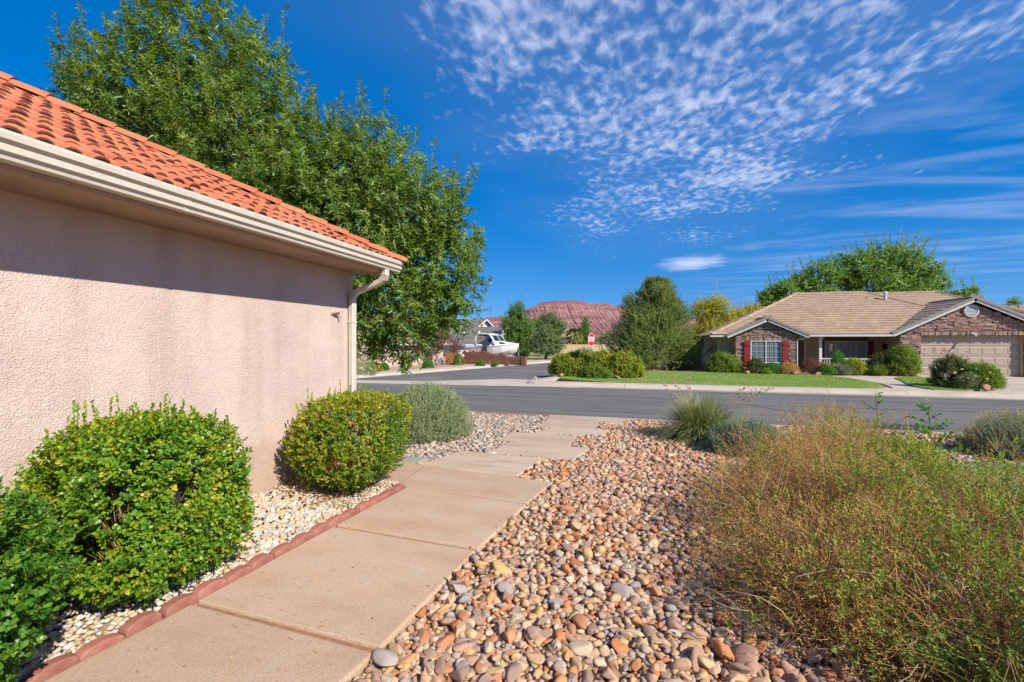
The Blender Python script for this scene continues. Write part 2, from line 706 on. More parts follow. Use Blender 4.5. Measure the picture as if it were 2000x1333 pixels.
M['slab_far'] = surf('slab_far', [(.47, .34, .24), (.55, .42, .31), (.58, .46, .35)], 1.4, 0.9, ((190, .35, .005), (28, .2, .008)), stretch=(.6, 2.4, 1), fine=(110, .22), spots=(2.2, .56, .72, (.44, .28, .17)), objrand=.1, detail=8, specks=(30, .66, .74, (.30, .22, .16)))
M['driveway'] = surf('driveway', [(.44, .35, .27), (.52, .43, .34), (.56, .47, .38)], 0.5, 0.9, ((120, .2, .006),), fine=(60, .16))
M['kerb'] = surf('kerb', [(.42, .35, .27), (.53, .44, .35), (.58, .50, .41)], 1.0, 0.9, ((140, .22, .005),), fine=(90, .18), stretch=(1, 1.5, 1), spots=(2.5, .62, .75, (.36, .27, .2)))
M['gutter_pan'] = surf('gutter_pan', [(.27, .24, .21), (.36, .32, .27), (.45, .39, .32)], 0.8, 0.9, ((140, .22, .005),), fine=(90, .2))


def stucco(name, cols, big=0.0):
    m, nt, p, out = new_mat(name)
    v = coords(nt)
    f = noise(nt, v, 2.2, 5, 0.6)
    c = ramp(nt, [dim(q) for q in cols], f, [.3, .7])
    g = ramp(nt, [(.86, .85, .84), (1.05, 1.05, 1.05)], noise(nt, v, 75, 4, .7), [.34, .6])
    c = mixf(nt, 1.0, c, g, 'MULTIPLY')
    sk_ = ramp(nt, [(.90, .885, .87), (1.0, 1.0, 1.0)], noise(nt, coords(nt, (3.5, 3.5, .35)), 1.0, 5, .6), [.36, .52])
    c = mixf(nt, 1.0, c, sk_, 'MULTIPLY')
    pt_ = ramp(nt, [(.93, .93, .94), (1.05, 1.04, 1.03)], noise(nt, v, .9, 3, .5), [.35, .65])
    c = mixf(nt, 1.0, c, pt_, 'MULTIPLY')
    # red dust splashed up from the bed, uneven along the foot of the wall
    sx_ = nt.nodes.new('ShaderNodeSeparateXYZ')
    nt.links.new(v, sx_.inputs[0])
    mr_ = nt.nodes.new('ShaderNodeMath')
    mr_.operation = 'MULTIPLY_ADD'
    nt.links.new(noise(nt, v, 4.5, 5, .65), mr_.inputs[0])
    mr_.inputs[1].default_value = -.9
    nt.links.new(sx_.outputs['Z'], mr_.inputs[2])
    dirt = ramp(nt, [(.55, .55, .55), (0, 0, 0)], mr_.outputs[0], [0.0, 0.0])
    dn_ = dirt.node.color_ramp.elements
    dn_[0].position, dn_[1].position = 0.0, .12
    c = mixf(nt, dirt, c, (.42, .27, .19))
    nt.links.new(c, p.inputs['Base Color'])
    p.inputs['Roughness'].default_value = 0.92
    p.inputs['Specular IOR Level'].default_value = 0.2
    vo = nt.nodes.new('ShaderNodeTexVoronoi')
    vo.inputs['Scale'].default_value = 105
    vo.inputs['Randomness'].default_value = 1.0
    wv = nt.nodes.new('ShaderNodeVectorMath')
    wv.operation = 'ADD'
    nn = nt.nodes.new('ShaderNodeTexNoise')
    nn.inputs['Scale'].default_value = 30
    nn.inputs['Detail'].default_value = 2
    nt.links.new(v, nn.inputs['Vector'])
    sc = nt.nodes.new('ShaderNodeVectorMath')
    sc.operation = 'SCALE'
    sc.inputs['Scale'].default_value = 0.05
    nt.links.new(nn.outputs['Color'], sc.inputs[0])
    nt.links.new(v, wv.inputs[0])
    nt.links.new(sc.outputs[0], wv.inputs[1])
    nt.links.new(wv.outputs[0], vo.inputs['Vector'])
    b1 = bump(nt, p, vo.outputs['Distance'], .65, .009)
    b2 = bump(nt, p, noise(nt, v, 130, 4, .7), .55, .006, b1)
    bump(nt, p, noise(nt, v, 5, 3, .5), .25, .03, b2)
    return m


M['stucco'] = stucco('stucco', [(.665, .52, .455), (.745, .595, .525)])
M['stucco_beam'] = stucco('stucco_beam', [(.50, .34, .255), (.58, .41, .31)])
M['tan_stucco'] = surf('tan_stucco', [(.56, .42, .245), (.63, .485, .30)], 1.5, 0.92, ((60, .4, .01),), fine=(70, .1))
M['pink_stucco'] = surf('pink_stucco', [(.56, .42, .35), (.63, .48, .41)], 1.0, 0.92, ((40, .4, .01),), fine=(50, .1))
M['pale_siding'] = surf('pale_siding', [(.56, .59, .58), (.64, .67, .65)], 1.0, 0.7, ((40, .2, .005),))
M['cream'] = surf('cream', [(.62, .56, .46), (.70, .64, .54)], 3, 0.45, ((50, .06, .002),), fine=(25, .06), spec=.45)
M['white'] = plain('white', (.74, .73, .70), 0.5)
M['white_gloss'] = plain('white_gloss', (.80, .80, .79), 0.22, 0.5, coat=.3)
M['edging_red'] = surf('edging_red', [(.32, .115, .085), (.40, .155, .115), (.45, .215, .16)], 9, 0.9, ((160, .4, .004), (30, .2, .01)), fine=(90, .2), objrand=.14)


def tilemat(name, cols, dark):
    m, nt, p, out = new_mat(name)
    v = coords(nt)
    oi = nt.nodes.new('ShaderNodeObjectInfo')
    c = ramp(nt, [dim(q) for q in cols], oi.outputs['Random'])
    f = ramp(nt, [(0, 0, 0), (1, 1, 1)], noise(nt, v, 9, 4, .6), [.5, .72])
    c = mixf(nt, f, c, (.52, .22, .105))
    g = ramp(nt, [(.78, .76, .75), (1.08, 1.08, 1.08)], noise(nt, v, 120, 3, .7), [.3, .6])
    c = mixf(nt, 1.0, c, g, 'MULTIPLY')
    nt.links.new(c, p.inputs['Base Color'])
    p.inputs['Roughness'].default_value = 0.85
    bump(nt, p, noise(nt, v, 150, 3, .6), .3, .004)
    return m


M['clay_tile'] = tilemat('clay_tile', [(.47, .105, .045), (.56, .14, .06), (.60, .18, .085), (.52, .12, .05)], 0)
M['tile_core'] = surf('tile_core', [(.17, .07, .04), (.27, .12, .07), (.38, .17, .10)], 30, 0.95, ((90, .7, .01),), fine=(140, .5))
M['flat_tile'] = surf('flat_tile', [(.36, .245, .165), (.43, .30, .205), (.49, .36, .26)], 3, 0.9, ((60, .3, .01),), fine=(40, .2), objrand=.16)
M['flat_tile_grey'] = surf('flat_tile_grey', [(.29, .25, .20), (.36, .31, .25)], 3, 0.9, ((60, .3, .01),), fine=(30, .25))
M['pink_tile'] = surf('pink_tile', [(.38, .20, .15), (.46, .26, .20)], 2.0, 0.9, ((60, .3, .01),), fine=(12, .3))
M['grey_tile'] = surf('grey_tile', [(.26, .235, .21), (.34, .30, .26)], 1.2, 0.9, ((60, .3, .01),), fine=(9, .3))
M['fascia'] = plain('fascia', (.60, .62, .62), 0.5)
M['shutter_red'] = plain('shutter_red', (.27, .022, .022), 0.55)
M['brown_wood'] = surf('brown_wood', [(.13, .06, .03), (.22, .11, .06)], 3, 0.7, ((40, .3, .005),), stretch=(8, 8, 1))
M['oak_door'] = surf('oak_door', [(.19, .095, .035), (.27, .14, .055)], 2, 0.55, ((40, .2, .004),), stretch=(9, 9, 1))
M['garage_door'] = surf('garage_door', [(.44, .36, .28), (.49, .40, .315)], 2, 0.6, ((60, .1, .003),), fine=(14, .06))
M['cedar'] = surf('cedar', [(.38, .19, .06), (.52, .28, .10)], 2, 0.8, ((30, .3, .01),), stretch=(12, 12, 1), objrand=.2)
M['block_red'] = surf('block_red', [(.20, .085, .055), (.27, .12, .08)], 6, 0.95, ((60, .5, .01),), fine=(30, .25), objrand=.22)
M['rock_red'] = surf('rock_red', [(.40, .17, .08), (.55, .28, .15), (.60, .38, .25)], 5, 0.92, ((18, .5, .05), (80, .4, .01)), fine=(40, .3))
M['terracotta'] = plain('terracotta', (.52, .20, .08), 0.8)
M['galv'] = plain('galv', (.36, .38, .40), 0.45, 0.5, metal=.6)
M['sign_red'] = plain('sign_red', (.62, .010, .018), 0.4)
M['rubber'] = plain('rubber', (.02, .02, .02), 0.8)
M['canvas'] = plain('canvas', (.035, .055, .075), 0.85)
M['dark_metal'] = plain('dark_metal', (.03, .025, .022), 0.5)
M['valve_green'] = surf('valve_green', [(.26, .29, .22), (.34, .37, .29)], 20, 0.7, ((90, .2, .003),))
M['curtain'] = surf('curtain', [(.55, .62, .62), (.80, .85, .84)], 2.0, 0.8, ((8, .3, .03),), stretch=(9, 9, .2))
M['curtain_blue'] = surf('curtain_blue', [(.22, .50, .68), (.62, .80, .88)], 2.0, 0.8, ((8, .3, .03),), stretch=(9, 9, .2))


def glassmat(name, col=(.02, .03, .035), mixv=.55):
    m, nt, p, out = new_mat(name)
    p.inputs['Base Color'].default_value = (*col, 1)
    p.inputs['Roughness'].default_value = 0.05
    p.inputs['Specular IOR Level'].default_value = 0.6
    tr = nt.nodes.new('ShaderNodeBsdfTransparent')
    mx = nt.nodes.new('ShaderNodeMixShader')
    mx.inputs[0].default_value = mixv
    nt.links.new(tr.outputs[0], mx.inputs[1])
    nt.links.new(p.outputs[0], mx.inputs[2])
    nt.links.new(mx.outputs[0], out.inputs['Surface'])
    return m


M['glass'] = glassmat('glass', (.02, .03, .035), .16)
M['screen'] = glassmat('screen', (.26, .21, .15), .9)
M['dark_glass'] = glassmat('dark_glass', (.015, .02, .025), .95)

RIVER = [tuple(1.0 * (.85 * a + .15 * b) for a, b in zip(q, (.62, .33, .20))) for q in [(.52, .34, .19), (.42, .14, .05), (.30, .205, .165), (.36, .34, .31), (.55, .39, .22), (.42, .26, .185), (.54, .43, .30), (.48, .18, .06), (.56, .37, .155), (.33, .24, .19),
         (.49, .31, .21), (.29, .28, .27), (.58, .46, .34), (.43, .175, .085), (.36, .215, .155), (.50, .33, .22), (.25, .17, .135), (.52, .26, .11), (.47, .38, .28)]]
M['river_attr'] = stonemat('river_attr', RIVER, 'attr')
M['river_obj'] = stonemat('river_obj', RIVER, 'obj')
PEB = [(.46, .36, .27), (.30, .25, .23), (.52, .42, .33), (.38, .28, .22), (.26, .22, .21), (.56, .48, .40), (.44, .32, .23), (.36, .31, .28), (.50, .37, .25)]
M['pebble_attr'] = stonemat('pebble_attr', PEB, 'attr')
WHT = [(.62, .50, .36), (.66, .57, .45), (.54, .50, .45), (.58, .42, .26), (.48, .42, .37), (.68, .60, .50), (.55, .41, .28)]
M['white_rock_obj'] = stonemat('white_rock_obj', WHT, 'obj', .9, .4)
M['white_rock_attr'] = stonemat('white_rock_attr', WHT, 'attr', .9, .4)
LEDGE = [(.34, .195, .15), (.43, .245, .175), (.25, .165, .145), (.37, .27, .23), (.47, .30, .21), (.21, .155, .145), (.40, .215, .155), (.30, .22, .195)]
M['ledge_obj'] = stonemat('ledge_obj', LEDGE, 'obj', .92, .5, 12)
M['ledge_attr'] = stonemat('ledge_attr', LEDGE, 'attr', .92, .5, 12)
M['mortar'] = surf('mortar', [(.09, .06, .05), (.14, .10, .085)], 8, 0.95)

G1 = leafmat('boxwood_leaf', [(.022, .062, .006), (.058, .135, .010), (.115, .19, .012), (.20, .22, .016), (.33, .26, .03)], [0, .3, .58, .82, 1], .32, .38, .45)
G1a = leafmat('boxwood_leaf_deep', [(.016, .055, .007), (.042, .115, .012), (.080, .16, .014), (.13, .19, .018), (.22, .22, .03)], [0, .35, .65, .88, 1], .32, .38, .45)
G1b = leafmat('boxwood_leaf_yellow', [(.024, .062, .008), (.075, .14, .012), (.145, .185, .014), (.27, .235, .02), (.34, .22, .03)], [0, .28, .6, .85, 1], .32, .4, .45)
M['sage_leaf'] = leafmat('sage_leaf', [(.08, .115, .05), (.15, .19, .10), (.22, .25, .14), (.27, .25, .15)], None, .2, .7, .2)
M['lavender_leaf'] = leafmat('lavender_leaf', [(.075, .105, .08), (.15, .18, .13), (.23, .25, .18)], None, .2, .7, .2)
M['ash_leaf'] = leafmat('ash_leaf', [(.034, .076, .014), (.074, .132, .023), (.128, .184, .034), (.225, .245, .055)], [0, .35, .72, 1], .38, .36, .5)
M['mulberry_leaf'] = leafmat('mulberry_leaf', [(.040, .095, .016), (.090, .165, .026), (.16, .23, .05)], None, .34, .4, .45)
M['willow_leaf'] = leafmat('willow_leaf', [(.09, .115, .012), (.19, .20, .02), (.32, .27, .035), (.37, .30, .06)], None, .36, .5, .3)
M['pine_leaf'] = leafmat('pine_leaf', [(.050, .075, .022), (.10, .135, .040), (.16, .19, .060), (.23, .24, .09)], None, .3, .55, .3)
M['pine_leaf_b'] = leafmat('pine_leaf_b', [(.040, .085, .018), (.085, .150, .032), (.15, .21, .05)], None, .3, .55, .3)
M['olive_leaf'] = leafmat('olive_leaf', [(.045, .075, .025), (.085, .125, .045), (.14, .18, .07)], None, .2, .5, .3)
M['photinia_leaf'] = leafmat('photinia_leaf', [(.035, .085, .008), (.12, .17, .014), (.27, .25, .02), (.37, .29, .03)], [0, .4, .8, 1], .32, .4, .45)
M['plum_leaf'] = leafmat('plum_leaf', [(.060, .020, .022), (.115, .040, .040), (.185, .080, .068)], None, .3, .45, .4)
M['palm_leaf'] = leafmat('palm_leaf', [(.05, .10, .02), (.14, .19, .04), (.26, .25, .08)], None, .2, .5, .3)
M['green_leaf'] = leafmat('green_leaf', [(.020, .075, .012), (.055, .155, .020), (.11, .22, .035)], None, .32, .42, .4)
M['lime_leaf'] = leafmat('lime_leaf', [(.045, .085, .012), (.105, .165, .020), (.19, .225, .035)], None, .34, .42, .4)
M['rose_leaf'] = leafmat('rose_leaf', [(.020, .050, .012), (.05, .085, .020), (.11, .07, .035), (.20, .13, .05)], [0, .55, .85, 1], .3, .4, .4)
M['dry_leaf'] = leafmat('dry_leaf', [(.20, .110, .032), (.30, .182, .058), (.36, .245, .088), (.38, .29, .13)], None, .25, .7, .2, (1.1, 1, .8))
M['dry_stem'] = leafmat('dry_stem', [(.09, .048, .02), (.20, .108, .04), (.27, .16, .065), (.27, .22, .16)], [0, .4, .8, 1], 0, .75, .2)
M['red_flower'] = leafmat('red_flower', [(.30, .015, .03), (.45, .03, .06)], None, .2, .5, .3)
M['orange_flower'] = leafmat('orange_flower', [(.55, .10, .03), (.62, .20, .08)], None, .2, .5, .3)
M['peach_flower'] = leafmat('peach_flower', [(.60, .32, .18), (.68, .45, .28)], None, .2, .5, .3)
M['grass_clump'] = leafmat('grass_clump', [(.070, .095, .035), (.13, .150, .060), (.24, .215, .10), (.36, .30, .16)], [0, .45, .8, 1], .2, .5, .3)
M['lawn_blade'] = leafmat('lawn_blade', [(.085, .155, .024), (.15, .22, .045), (.23, .265, .085), (.34, .31, .15)], [0, .4, .8, 1], .25, .5, .3)
M['lawn_near'] = leafmat('lawn_near', [(.018, .085, .022), (.05, .15, .035), (.10, .18, .05), (.32, .27, .12)], [0, .45, .82, 1], .25, .5, .3)
M['lawn_soil'] = surf('lawn_soil', [(.18, .26, .06), (.25, .32, .09), (.32, .34, .13)], 1.2, 0.95, ((40, .4, .02),), fine=(60, .5))
M['bark'] = surf('bark', [(.09, .065, .045), (.17, .13, .095)], 6, 0.95, ((25, .6, .02),), stretch=(3, 3, .6))
M['bark_pale'] = surf('bark_pale', [(.20, .16, .12), (.32, .27, .21)], 6, 0.95, ((25, .6, .02),), stretch=(3, 3, .6))
M['litter'] = leafmat('litter', [(.14, .075, .03), (.24, .145, .06), (.30, .21, .11)], None, .1, .8, .2)

# ------------------------------------------------------------------ terrain, roads, paths
g = MB()
prof = [(-60, -.03), (4.2, -.03), (10.55, -.27), (10.7, -.46), (19.0, -.48), (60, -.46), (200, -.5), (6000, -.6)]
xs = [-6000, -200, -60, -20, 0, 20, 60, 200, 6000]
for (x) in xs:
    for (y, z) in prof:
        g.v.append((x, y, z))
for i in range(len(xs) - 1):
    for j in range(len(prof) - 1):
        a = i * len(prof) + j
        g.f.append((a, a + len(prof), a + len(prof) + 1, a + 1))
        g.m.append(0)
g.v.extend([(-6000, -6000, -.03), (6000, -6000, -.03), (6000, -60, -.03), (-6000, -60, -.03)])
g.f.append((len(g.v) - 4, len(g.v) - 3, len(g.v) - 2, len(g.v) - 1))
g.m.append(0)
struct('ground', g, M['soil'])
yd = MB()
yd.prism([(-3.2, 21.2), (-2.0, 19.78), (60, 19.78), (60, 70), (8, 70)], 'z', -.6, -.272)
struct('yard', yd, M['soil'])

ROAD_Z = -.335
road = MB()
road.add([(-90, 11.08, ROAD_Z + .045), (120, 11.08, ROAD_Z + .045), (120, 14.8, ROAD_Z + .03), (-90, 14.8, ROAD_Z + .03), (120, 18.55, ROAD_Z - .02), (-90, 18.55, ROAD_Z - .02)], [(0, 1, 2, 3), (3, 2, 4, 5)])
o_road = struct('main_road', road, M['asphalt'])
# crack-sealing tar lines on the road
tar = MB()


def ribbon(mb, pts, w, z):
    for i in range(len(pts) - 1):
        a, b = Vector((*pts[i], z(pts[i][1]))), Vector((*pts[i + 1], z(pts[i + 1][1])))
        d = (b - a).normalized()
        s = Vector((-d.y, d.x, 0)) * w / 2
        mb.add([a - s, b - s, b + s, a + s], [(0, 1, 2, 3)])


def road_z(y):
    return ROAD_Z + (.045 - .015 * (y - 11.08) / 3.72 if y < 14.8 else .03 - .05 * (y - 14.8) / 3.75) + .004


for ln, w in ((((3.0, 14.6), (3.7, 13.5), (4.1, 12.9), (4.9, 12.3), (6.2, 11.75)), .05), (((-9, 14.5), (-3, 14.7), (4, 14.62), (11, 14.75), (20, 14.7)), .035), (((-2, 11.9), (-.6, 12.1), (.4, 12.0)), .03), (((1.2, 17.9), (6, 18.0), (12, 18.1)), .03)):
    pp = []
    for i in range(len(ln) - 1):
        for k in range(8):
            t = k / 8
            pp.append((ln[i][0] * (1 - t) + ln[i + 1][0] * t, ln[i][1] * (1 - t) + ln[i + 1][1] * t + random.uniform(-.025, .025)))
    pp.append(ln[-1])
    ribbon(tar, pp, w, road_z)
tar.add([(x, y, road_z(y) + .002) for x, y in ((4.6, 11.35), (5.7, 11.3), (6.2, 11.65), (5.6, 12.0), (5.0, 11.75))], [(0, 1, 2, 3, 4)])
part('sealed_crack', tar, M['tar'], o_road)

# side street, leaving the main road at about eighteen degrees
E2 = Vector((math.sin(R(18)), math.cos(R(18)), 0))
N2 = Vector((E2.y, -E2.x, 0))
P_FAR = Vector((-13.75, 20.06, 0))       # far-left road edge
P_NEAR = P_FAR + N2 * 7.75


def along(p, t, n=0.0, z=0.0):
    q = p + E2 * t + N2 * n
    return (q.x, q.y, z)


sd = MB()
zz2 = ROAD_Z - .012
sd.add([along(P_FAR, -3, 0, zz2), along(P_NEAR, -4, 1.2, zz2), along(P_NEAR, -1.4, 1.2, zz2), along(P_NEAR, .6, .25, zz2), along(P_NEAR, 3, 0, zz2), along(P_NEAR, 110, 0, zz2), along(P_FAR, 110, 0, zz2)], [tuple(range(7))])
struct('side_street', sd, M['asphalt_side'])

# near kerb and gutter
kb = MB()
kpoly = [(10.58, -.45), (10.58, -.205), (10.74, -.215), (10.86, -.27), (11.10, -.292), (11.10, -.45)]
kerb = tag(bpy.data.objects.new('near_kerb', None), kind='structure')
COL.objects.link(kerb)
WL[kerb.name] = Vector((0, 0, 0))
xk = -30.0
while xk < 40:
    if -8 < xk < 12:
        b = MB()
        b.prism(kpoly, 'x', xk + .006, xk + 2.994)
        part('kerb_section', b, M['kerb'], kerb)
    else:
        kb.prism(kpoly, 'x', xk + .006, xk + 2.994)
    xk += 3.0
part('kerb_run', kb, M['kerb'], kerb)

# far kerb: gutter pan, rolled kerb and a narrow concrete apron behind it; the corner swings into the side street
FK = [(.0, -.355), (.42, -.345), (.56, -.245), (.66, -.222), (1.22, -.215)]


def kerb_sweep(pts, inward, name, parent, mat_top, prof=FK):
    """sweep the rolled-kerb profile along plan points; profile runs to the left of travel"""
    pts = [Vector((p[0], p[1], 0)) for p in pts]
    rings = []
    for i, p in enumerate(pts):
        d = (pts[min(i + 1, len(pts) - 1)] - pts[max(i - 1, 0)]).normalized()
        nrm = Vector((-d.y, d.x, 0)) * inward
        rings.append([(p + nrm * a + Vector((0, 0, z))) for a, z in prof] + [(p + nrm * prof[-1][0] + Vector((0, 0, -.5))), (p + Vector((0, 0, -.5)))])
    mb = MB()
    mb.loft(rings)
    return part(name, mb, mat_top, parent)


fk = tag(bpy.data.objects.new('far_kerb', None), kind='structure')
COL.objects.link(fk)
WL[fk.name] = Vector((0, 0, 0))
corner = []
cpt = P_NEAR + E2 * 3.2
c0 = Vector((-3.0, 18.55, 0))
for k in range(9):
    t = k / 8
    # quadratic bend from the side street to the main road edge
    pm = Vector((-5.75, 18.6, 0))
    q = cpt * (1 - t) ** 2 + pm * 2 * t * (1 - t) + c0 * t * t
    corner.append((q.x, q.y))
side_run = [along(P_NEAR, t)[:2] for t in (60, 40, 25, 15, 8)]
kerb_sweep(side_run + corner, 1, 'corner_kerb', fk, M['kerb'])
xk = -3.0
while xk < 40:
    kerb_sweep([(xk + .006, 18.55), (xk + 2.394, 18.55)], 1, 'kerb_section', fk, M['kerb'])
    xk += 2.4
gp = MB()
for (x0, x1) in ((-2.4, 40),):
    gp.add([(x0, 18.57, -.349), (x1, 18.57, -.349), (x1, 18.95, -.3415), (x0, 18.95, -.3415)], [(0, 1, 2, 3)])
part('gutter_pan', gp, M['gutter_pan'], fk)
# cross gutter over the mouth of the side street
cg = MB()
zc = ROAD_Z - .006
cg.add([(-4.3, 19.6, zc), (-3.0, 18.50, zc), (-16.0, 17.6, zc), (-16.0, 18.8, zc), (-9.6, 19.6, zc), (-6.4, 21.8, zc), (-5.2, 21.6, zc)], [(2, 1, 0, 6, 5, 4, 3)])
struct('cross_gutter', cg, M['kerb'])

lk = tag(bpy.data.objects.new('side_street_kerb', None), kind='structure')
COL.objects.link(lk)
WL[lk.name] = Vector((0, 0, 0))
kerb_sweep([along(P_FAR, t)[:2] for t in (-3, 0, 6, 12, 18, 24, 30)], 1, 'kerb_section', lk, M['kerb'], [(0, -.36), (.42, -.345), (.55, -.26), (.66, -.235), (1.7, -.225)])
kerb_sweep([along(P_FAR, t)[:2] for t in (30.01, 45, 60, 90)], 1, 'kerb_section', lk, M['kerb'], [(0, -.36), (.42, -.345), (.55, -.26), (.66, -.235), (1.7, -.225)])

# left lot: pink gravel yard
pg = MB()
pg.prism([along(P_FAR, t_, n_)[:2] for t_, n_ in ((-3, -1.6), (100, -1.6), (100, -60), (-3, -60))], 'z', -.6, -.262)
struct('gravel_yard', pg, M['pink_gravel'])
pv = MB()
pv.add([along(P_FAR, 17.3, -1.6, -.258), along(P_FAR, 27, -1.6, -.258), along(P_FAR, 27, -12, -.258), along(P_FAR, 17.3, -12, -.258)], [(0, 1, 2, 3)])
struct('neighbour_driveway', pv, M['driveway'])
lf = MB()
lf.add([along(P_FAR, 27.2, -1.7, -.25), along(P_FAR, 40, -1.7, -.25), along(P_FAR, 40, -9, -.25), along(P_FAR, 27.2, -9, -.25)], [(0, 1, 2, 3)])
struct('neighbour_lawn', lf, M['lawn_soil'])

# far driveway and the curved walk across the front of the stone house
dv = MB()
zd = -.232
dv.add([(x, y, zd) for x, y in ((8.1, 19.78), (9.3, 20.6), (9.75, 22.5), (9.75, 25), (9.2, 27.2), (8.4, 28.3), (8.4, 29.2), (13.0, 29.2), (13.0, 28.5), (13.9, 28.45), (13.9, 28.9), (18.3, 28.9), (18.3, 28.45), (24, 28.45), (24, 19.78))], [tuple(range(15))])
o_dv = struct('driveway', dv, M['driveway'])
jt = MB()
for x in (13.6, 16.6, 19.6):
    jt.box(x - .008, x + .008, 19.85, 28.3, zd - .01, zd + .0025)
for y in (22.4, 25.2):
    jt.box(9.9, 24, y - .008, y + .008, zd - .01, zd + .003)
part('control_joint', jt, M['gutter_pan'], o_dv)

LAWN = [(-3.7, 21.4), (-2.9, 20.6), (-1.5, 19.95), (1, 19.82), (8.0, 19.82), (9.0, 20.5), (9.55, 22.5), (9.55, 24.8), (9.0, 26.9), (8.2, 27.4), (4.4, 27.6), (-.2, 27.4), (-2.2, 25.5), (-3.6, 23.6)]
ISLE = [(11.5, 25.3), (11.9, 26.2), (12.8, 26.6), (13.3, 26.0), (13.2, 24.8), (12.8, 23.2), (12.4, 21.6), (12.0, 20.3), (11.2, 19.95), (10.3, 20.05), (10.2, 21.2), (10.7, 22.8), (11.2, 24.2)]


def inside(poly, X, Y):
    r = np.zeros(len(X), dtype=bool)
    n = len(poly)
    for i in range(n):
        x1, y1 = poly[i]
        x2, y2 = poly[(i + 1) % n]
        if y1 == y2:
            continue
        c = ((y1 > Y) != (y2 > Y)) & (X < (x2 - x1) * (Y - y1) / (y2 - y1) + x1)
        r ^= c
    return r


def lawn(name, poly, z, nblade, h, mat, bw, zf=None):
    mb = MB()
    mb.prism(poly, 'z', z - .1, z)
    o = struct(name, mb, M['lawn_soil'])
    xs_, ys_ = [p[0] for p in poly], [p[1] for p in poly]
    X = RNG.uniform(min(xs_), max(xs_), nblade * 2)
    Y = RNG.uniform(min(ys_), max(ys_), nblade * 2)
    k = inside(poly, X, Y)
    X, Y = X[k][:nblade], Y[k][:nblade]
    n = len(X)
    P = np.stack([X, Y, np.full(n, z - .005)], 1)
    D = unit(np.stack([RNG.normal(0, .45, n), RNG.normal(0, .45, n), np.ones(n)], 1))
    rr = np.clip(.35 + .25 * lump(P, .9) + RNG.normal(0, .22, n), 0, 1)
    V, Fc, r = leaves(P, D, rand_unit(n), h * RNG.uniform(.6, 1.3, n), bw, rr, 'needle')
    np_part('grass', V, Fc, mat, o, r, kind='stuff')
    return o


lawn('lawn', LAWN, -.205, 60000, .055, M['lawn_blade'], .012)
lawn('lawn_island', ISLE, -.195, 12000, .055, M['lawn_blade'], .012)
lawn('near_lawn', [(2.5, 5.0), (3.0, 6.5), (3.5, 7.05), (4.4, 7.3), (7.5, 7.4), (11, 7.5), (11, 2.2), (2.8, 2.2)], -.015, 45000, .055, M['lawn_near'], .006)

# concrete footpath: poured slabs, the far ones set staggered
fp = tag(bpy.data.objects.new('footpath', None), kind='structure')
COL.objects.link(fp)
WL[fp.name] = Vector((0, 0, 0))
slabs = [
    ([(-2.70, -1.6), (-1.75, -1.6), (-1.45, .74), (-2.68, .74)], 0),
    ([(-2.68, .76), (-1.45, .76), (-1.262, 1.985), (-2.53, 2.06)], 0),
    ([(-2.528, 2.09), (-1.255, 2.02), (-1.16, 3.15), (-2.452, 3.24)], 0),
    ([(-2.45, 3.27), (-1.155, 3.18), (-1.03, 4.17), (-2.375, 4.34)], 0),
    ([(-2.50, 4.37), (-1.025, 4.20), (-.93, 5.00), (-2.62, 5.22)], 0),
    ([(-2.72, 5.26), (-1.39, 5.10), (-1.25, 6.12), (-2.53, 6.24)], 1),
    ([(-2.14, 6.24), (-.87, 6.14), (-.73, 7.06), (-1.98, 7.15)], 1),
    ([(-2.33, 7.20), (-1.08, 7.09), (-1.06, 8.02), (-2.22, 8.08)], 1),
    ([(-1.84, 8.09), (-.61, 8.05), (-.56, 8.88), (-1.70, 8.92)], 1),
    ([(-1.98, 8.95), (-.85, 8.91), (-.82, 9.72), (-1.92, 9.78)], 1),
    ([(-2.0, 9.80), (-.40, 9.74), (-.30, 10.575), (-2.05, 10.575)], 1),
]
SLABPOLY = [s[0] for s in slabs]
for poly, far in slabs:
    mb = MB()
    n = len(poly)
    vs = [(x, y, ground_z(y) - .12) for x, y in poly] + [(x, y, ground_z(y) + .012) for x, y in poly]
    mb.add(vs, [(3, 2, 1, 0), (4, 5, 6, 7)] + [(i, (i + 1) % 4, 4 + (i + 1) % 4, 4 + i) for i in range(4)])
    part('slab', mb, M['slab_far' if far else 'slab_near'], fp, bevel=.014, seg=2)
sj = MB()
for (a, c) in zip(slabs[:5], slabs[1:6]):
    p, q = a[0], c[0]
    sj.add([(p[3][0] + .02, p[3][1] - .012, ground_z(p[3][1]) - .003), (p[2][0] - .02, p[2][1] - .012, ground_z(p[2][1]) - .003), (q[1][0] - .02, q[1][1] + .012, ground_z(q[1][1]) - .003), (q[0][0] + .02, q[0][1] + .012, ground_z(q[0][1]) - .003)], [(0, 1, 2, 3)])
part('joint_sand', sj, surf('joint_sand', [(.26, .13, .07), (.40, .21, .12)], 25, .95, ((150, .5, .005),)), fp)
# packed decomposed-granite patch beside the third shrub
dg = MB()
dg.add([(-3.3, 4.45, -.004), (-2.5, 4.40, .002), (-2.62, 5.2, -.03), (-2.75, 5.32, -.034), (-3.3, 5.3, -.03)], [tuple(range(5))])
struct('granite_patch', dg, surf('granite', [(.50, .31, .21), (.58, .40, .29)], 10, .95, ((160, .6, .006),), fine=(150, .35)))

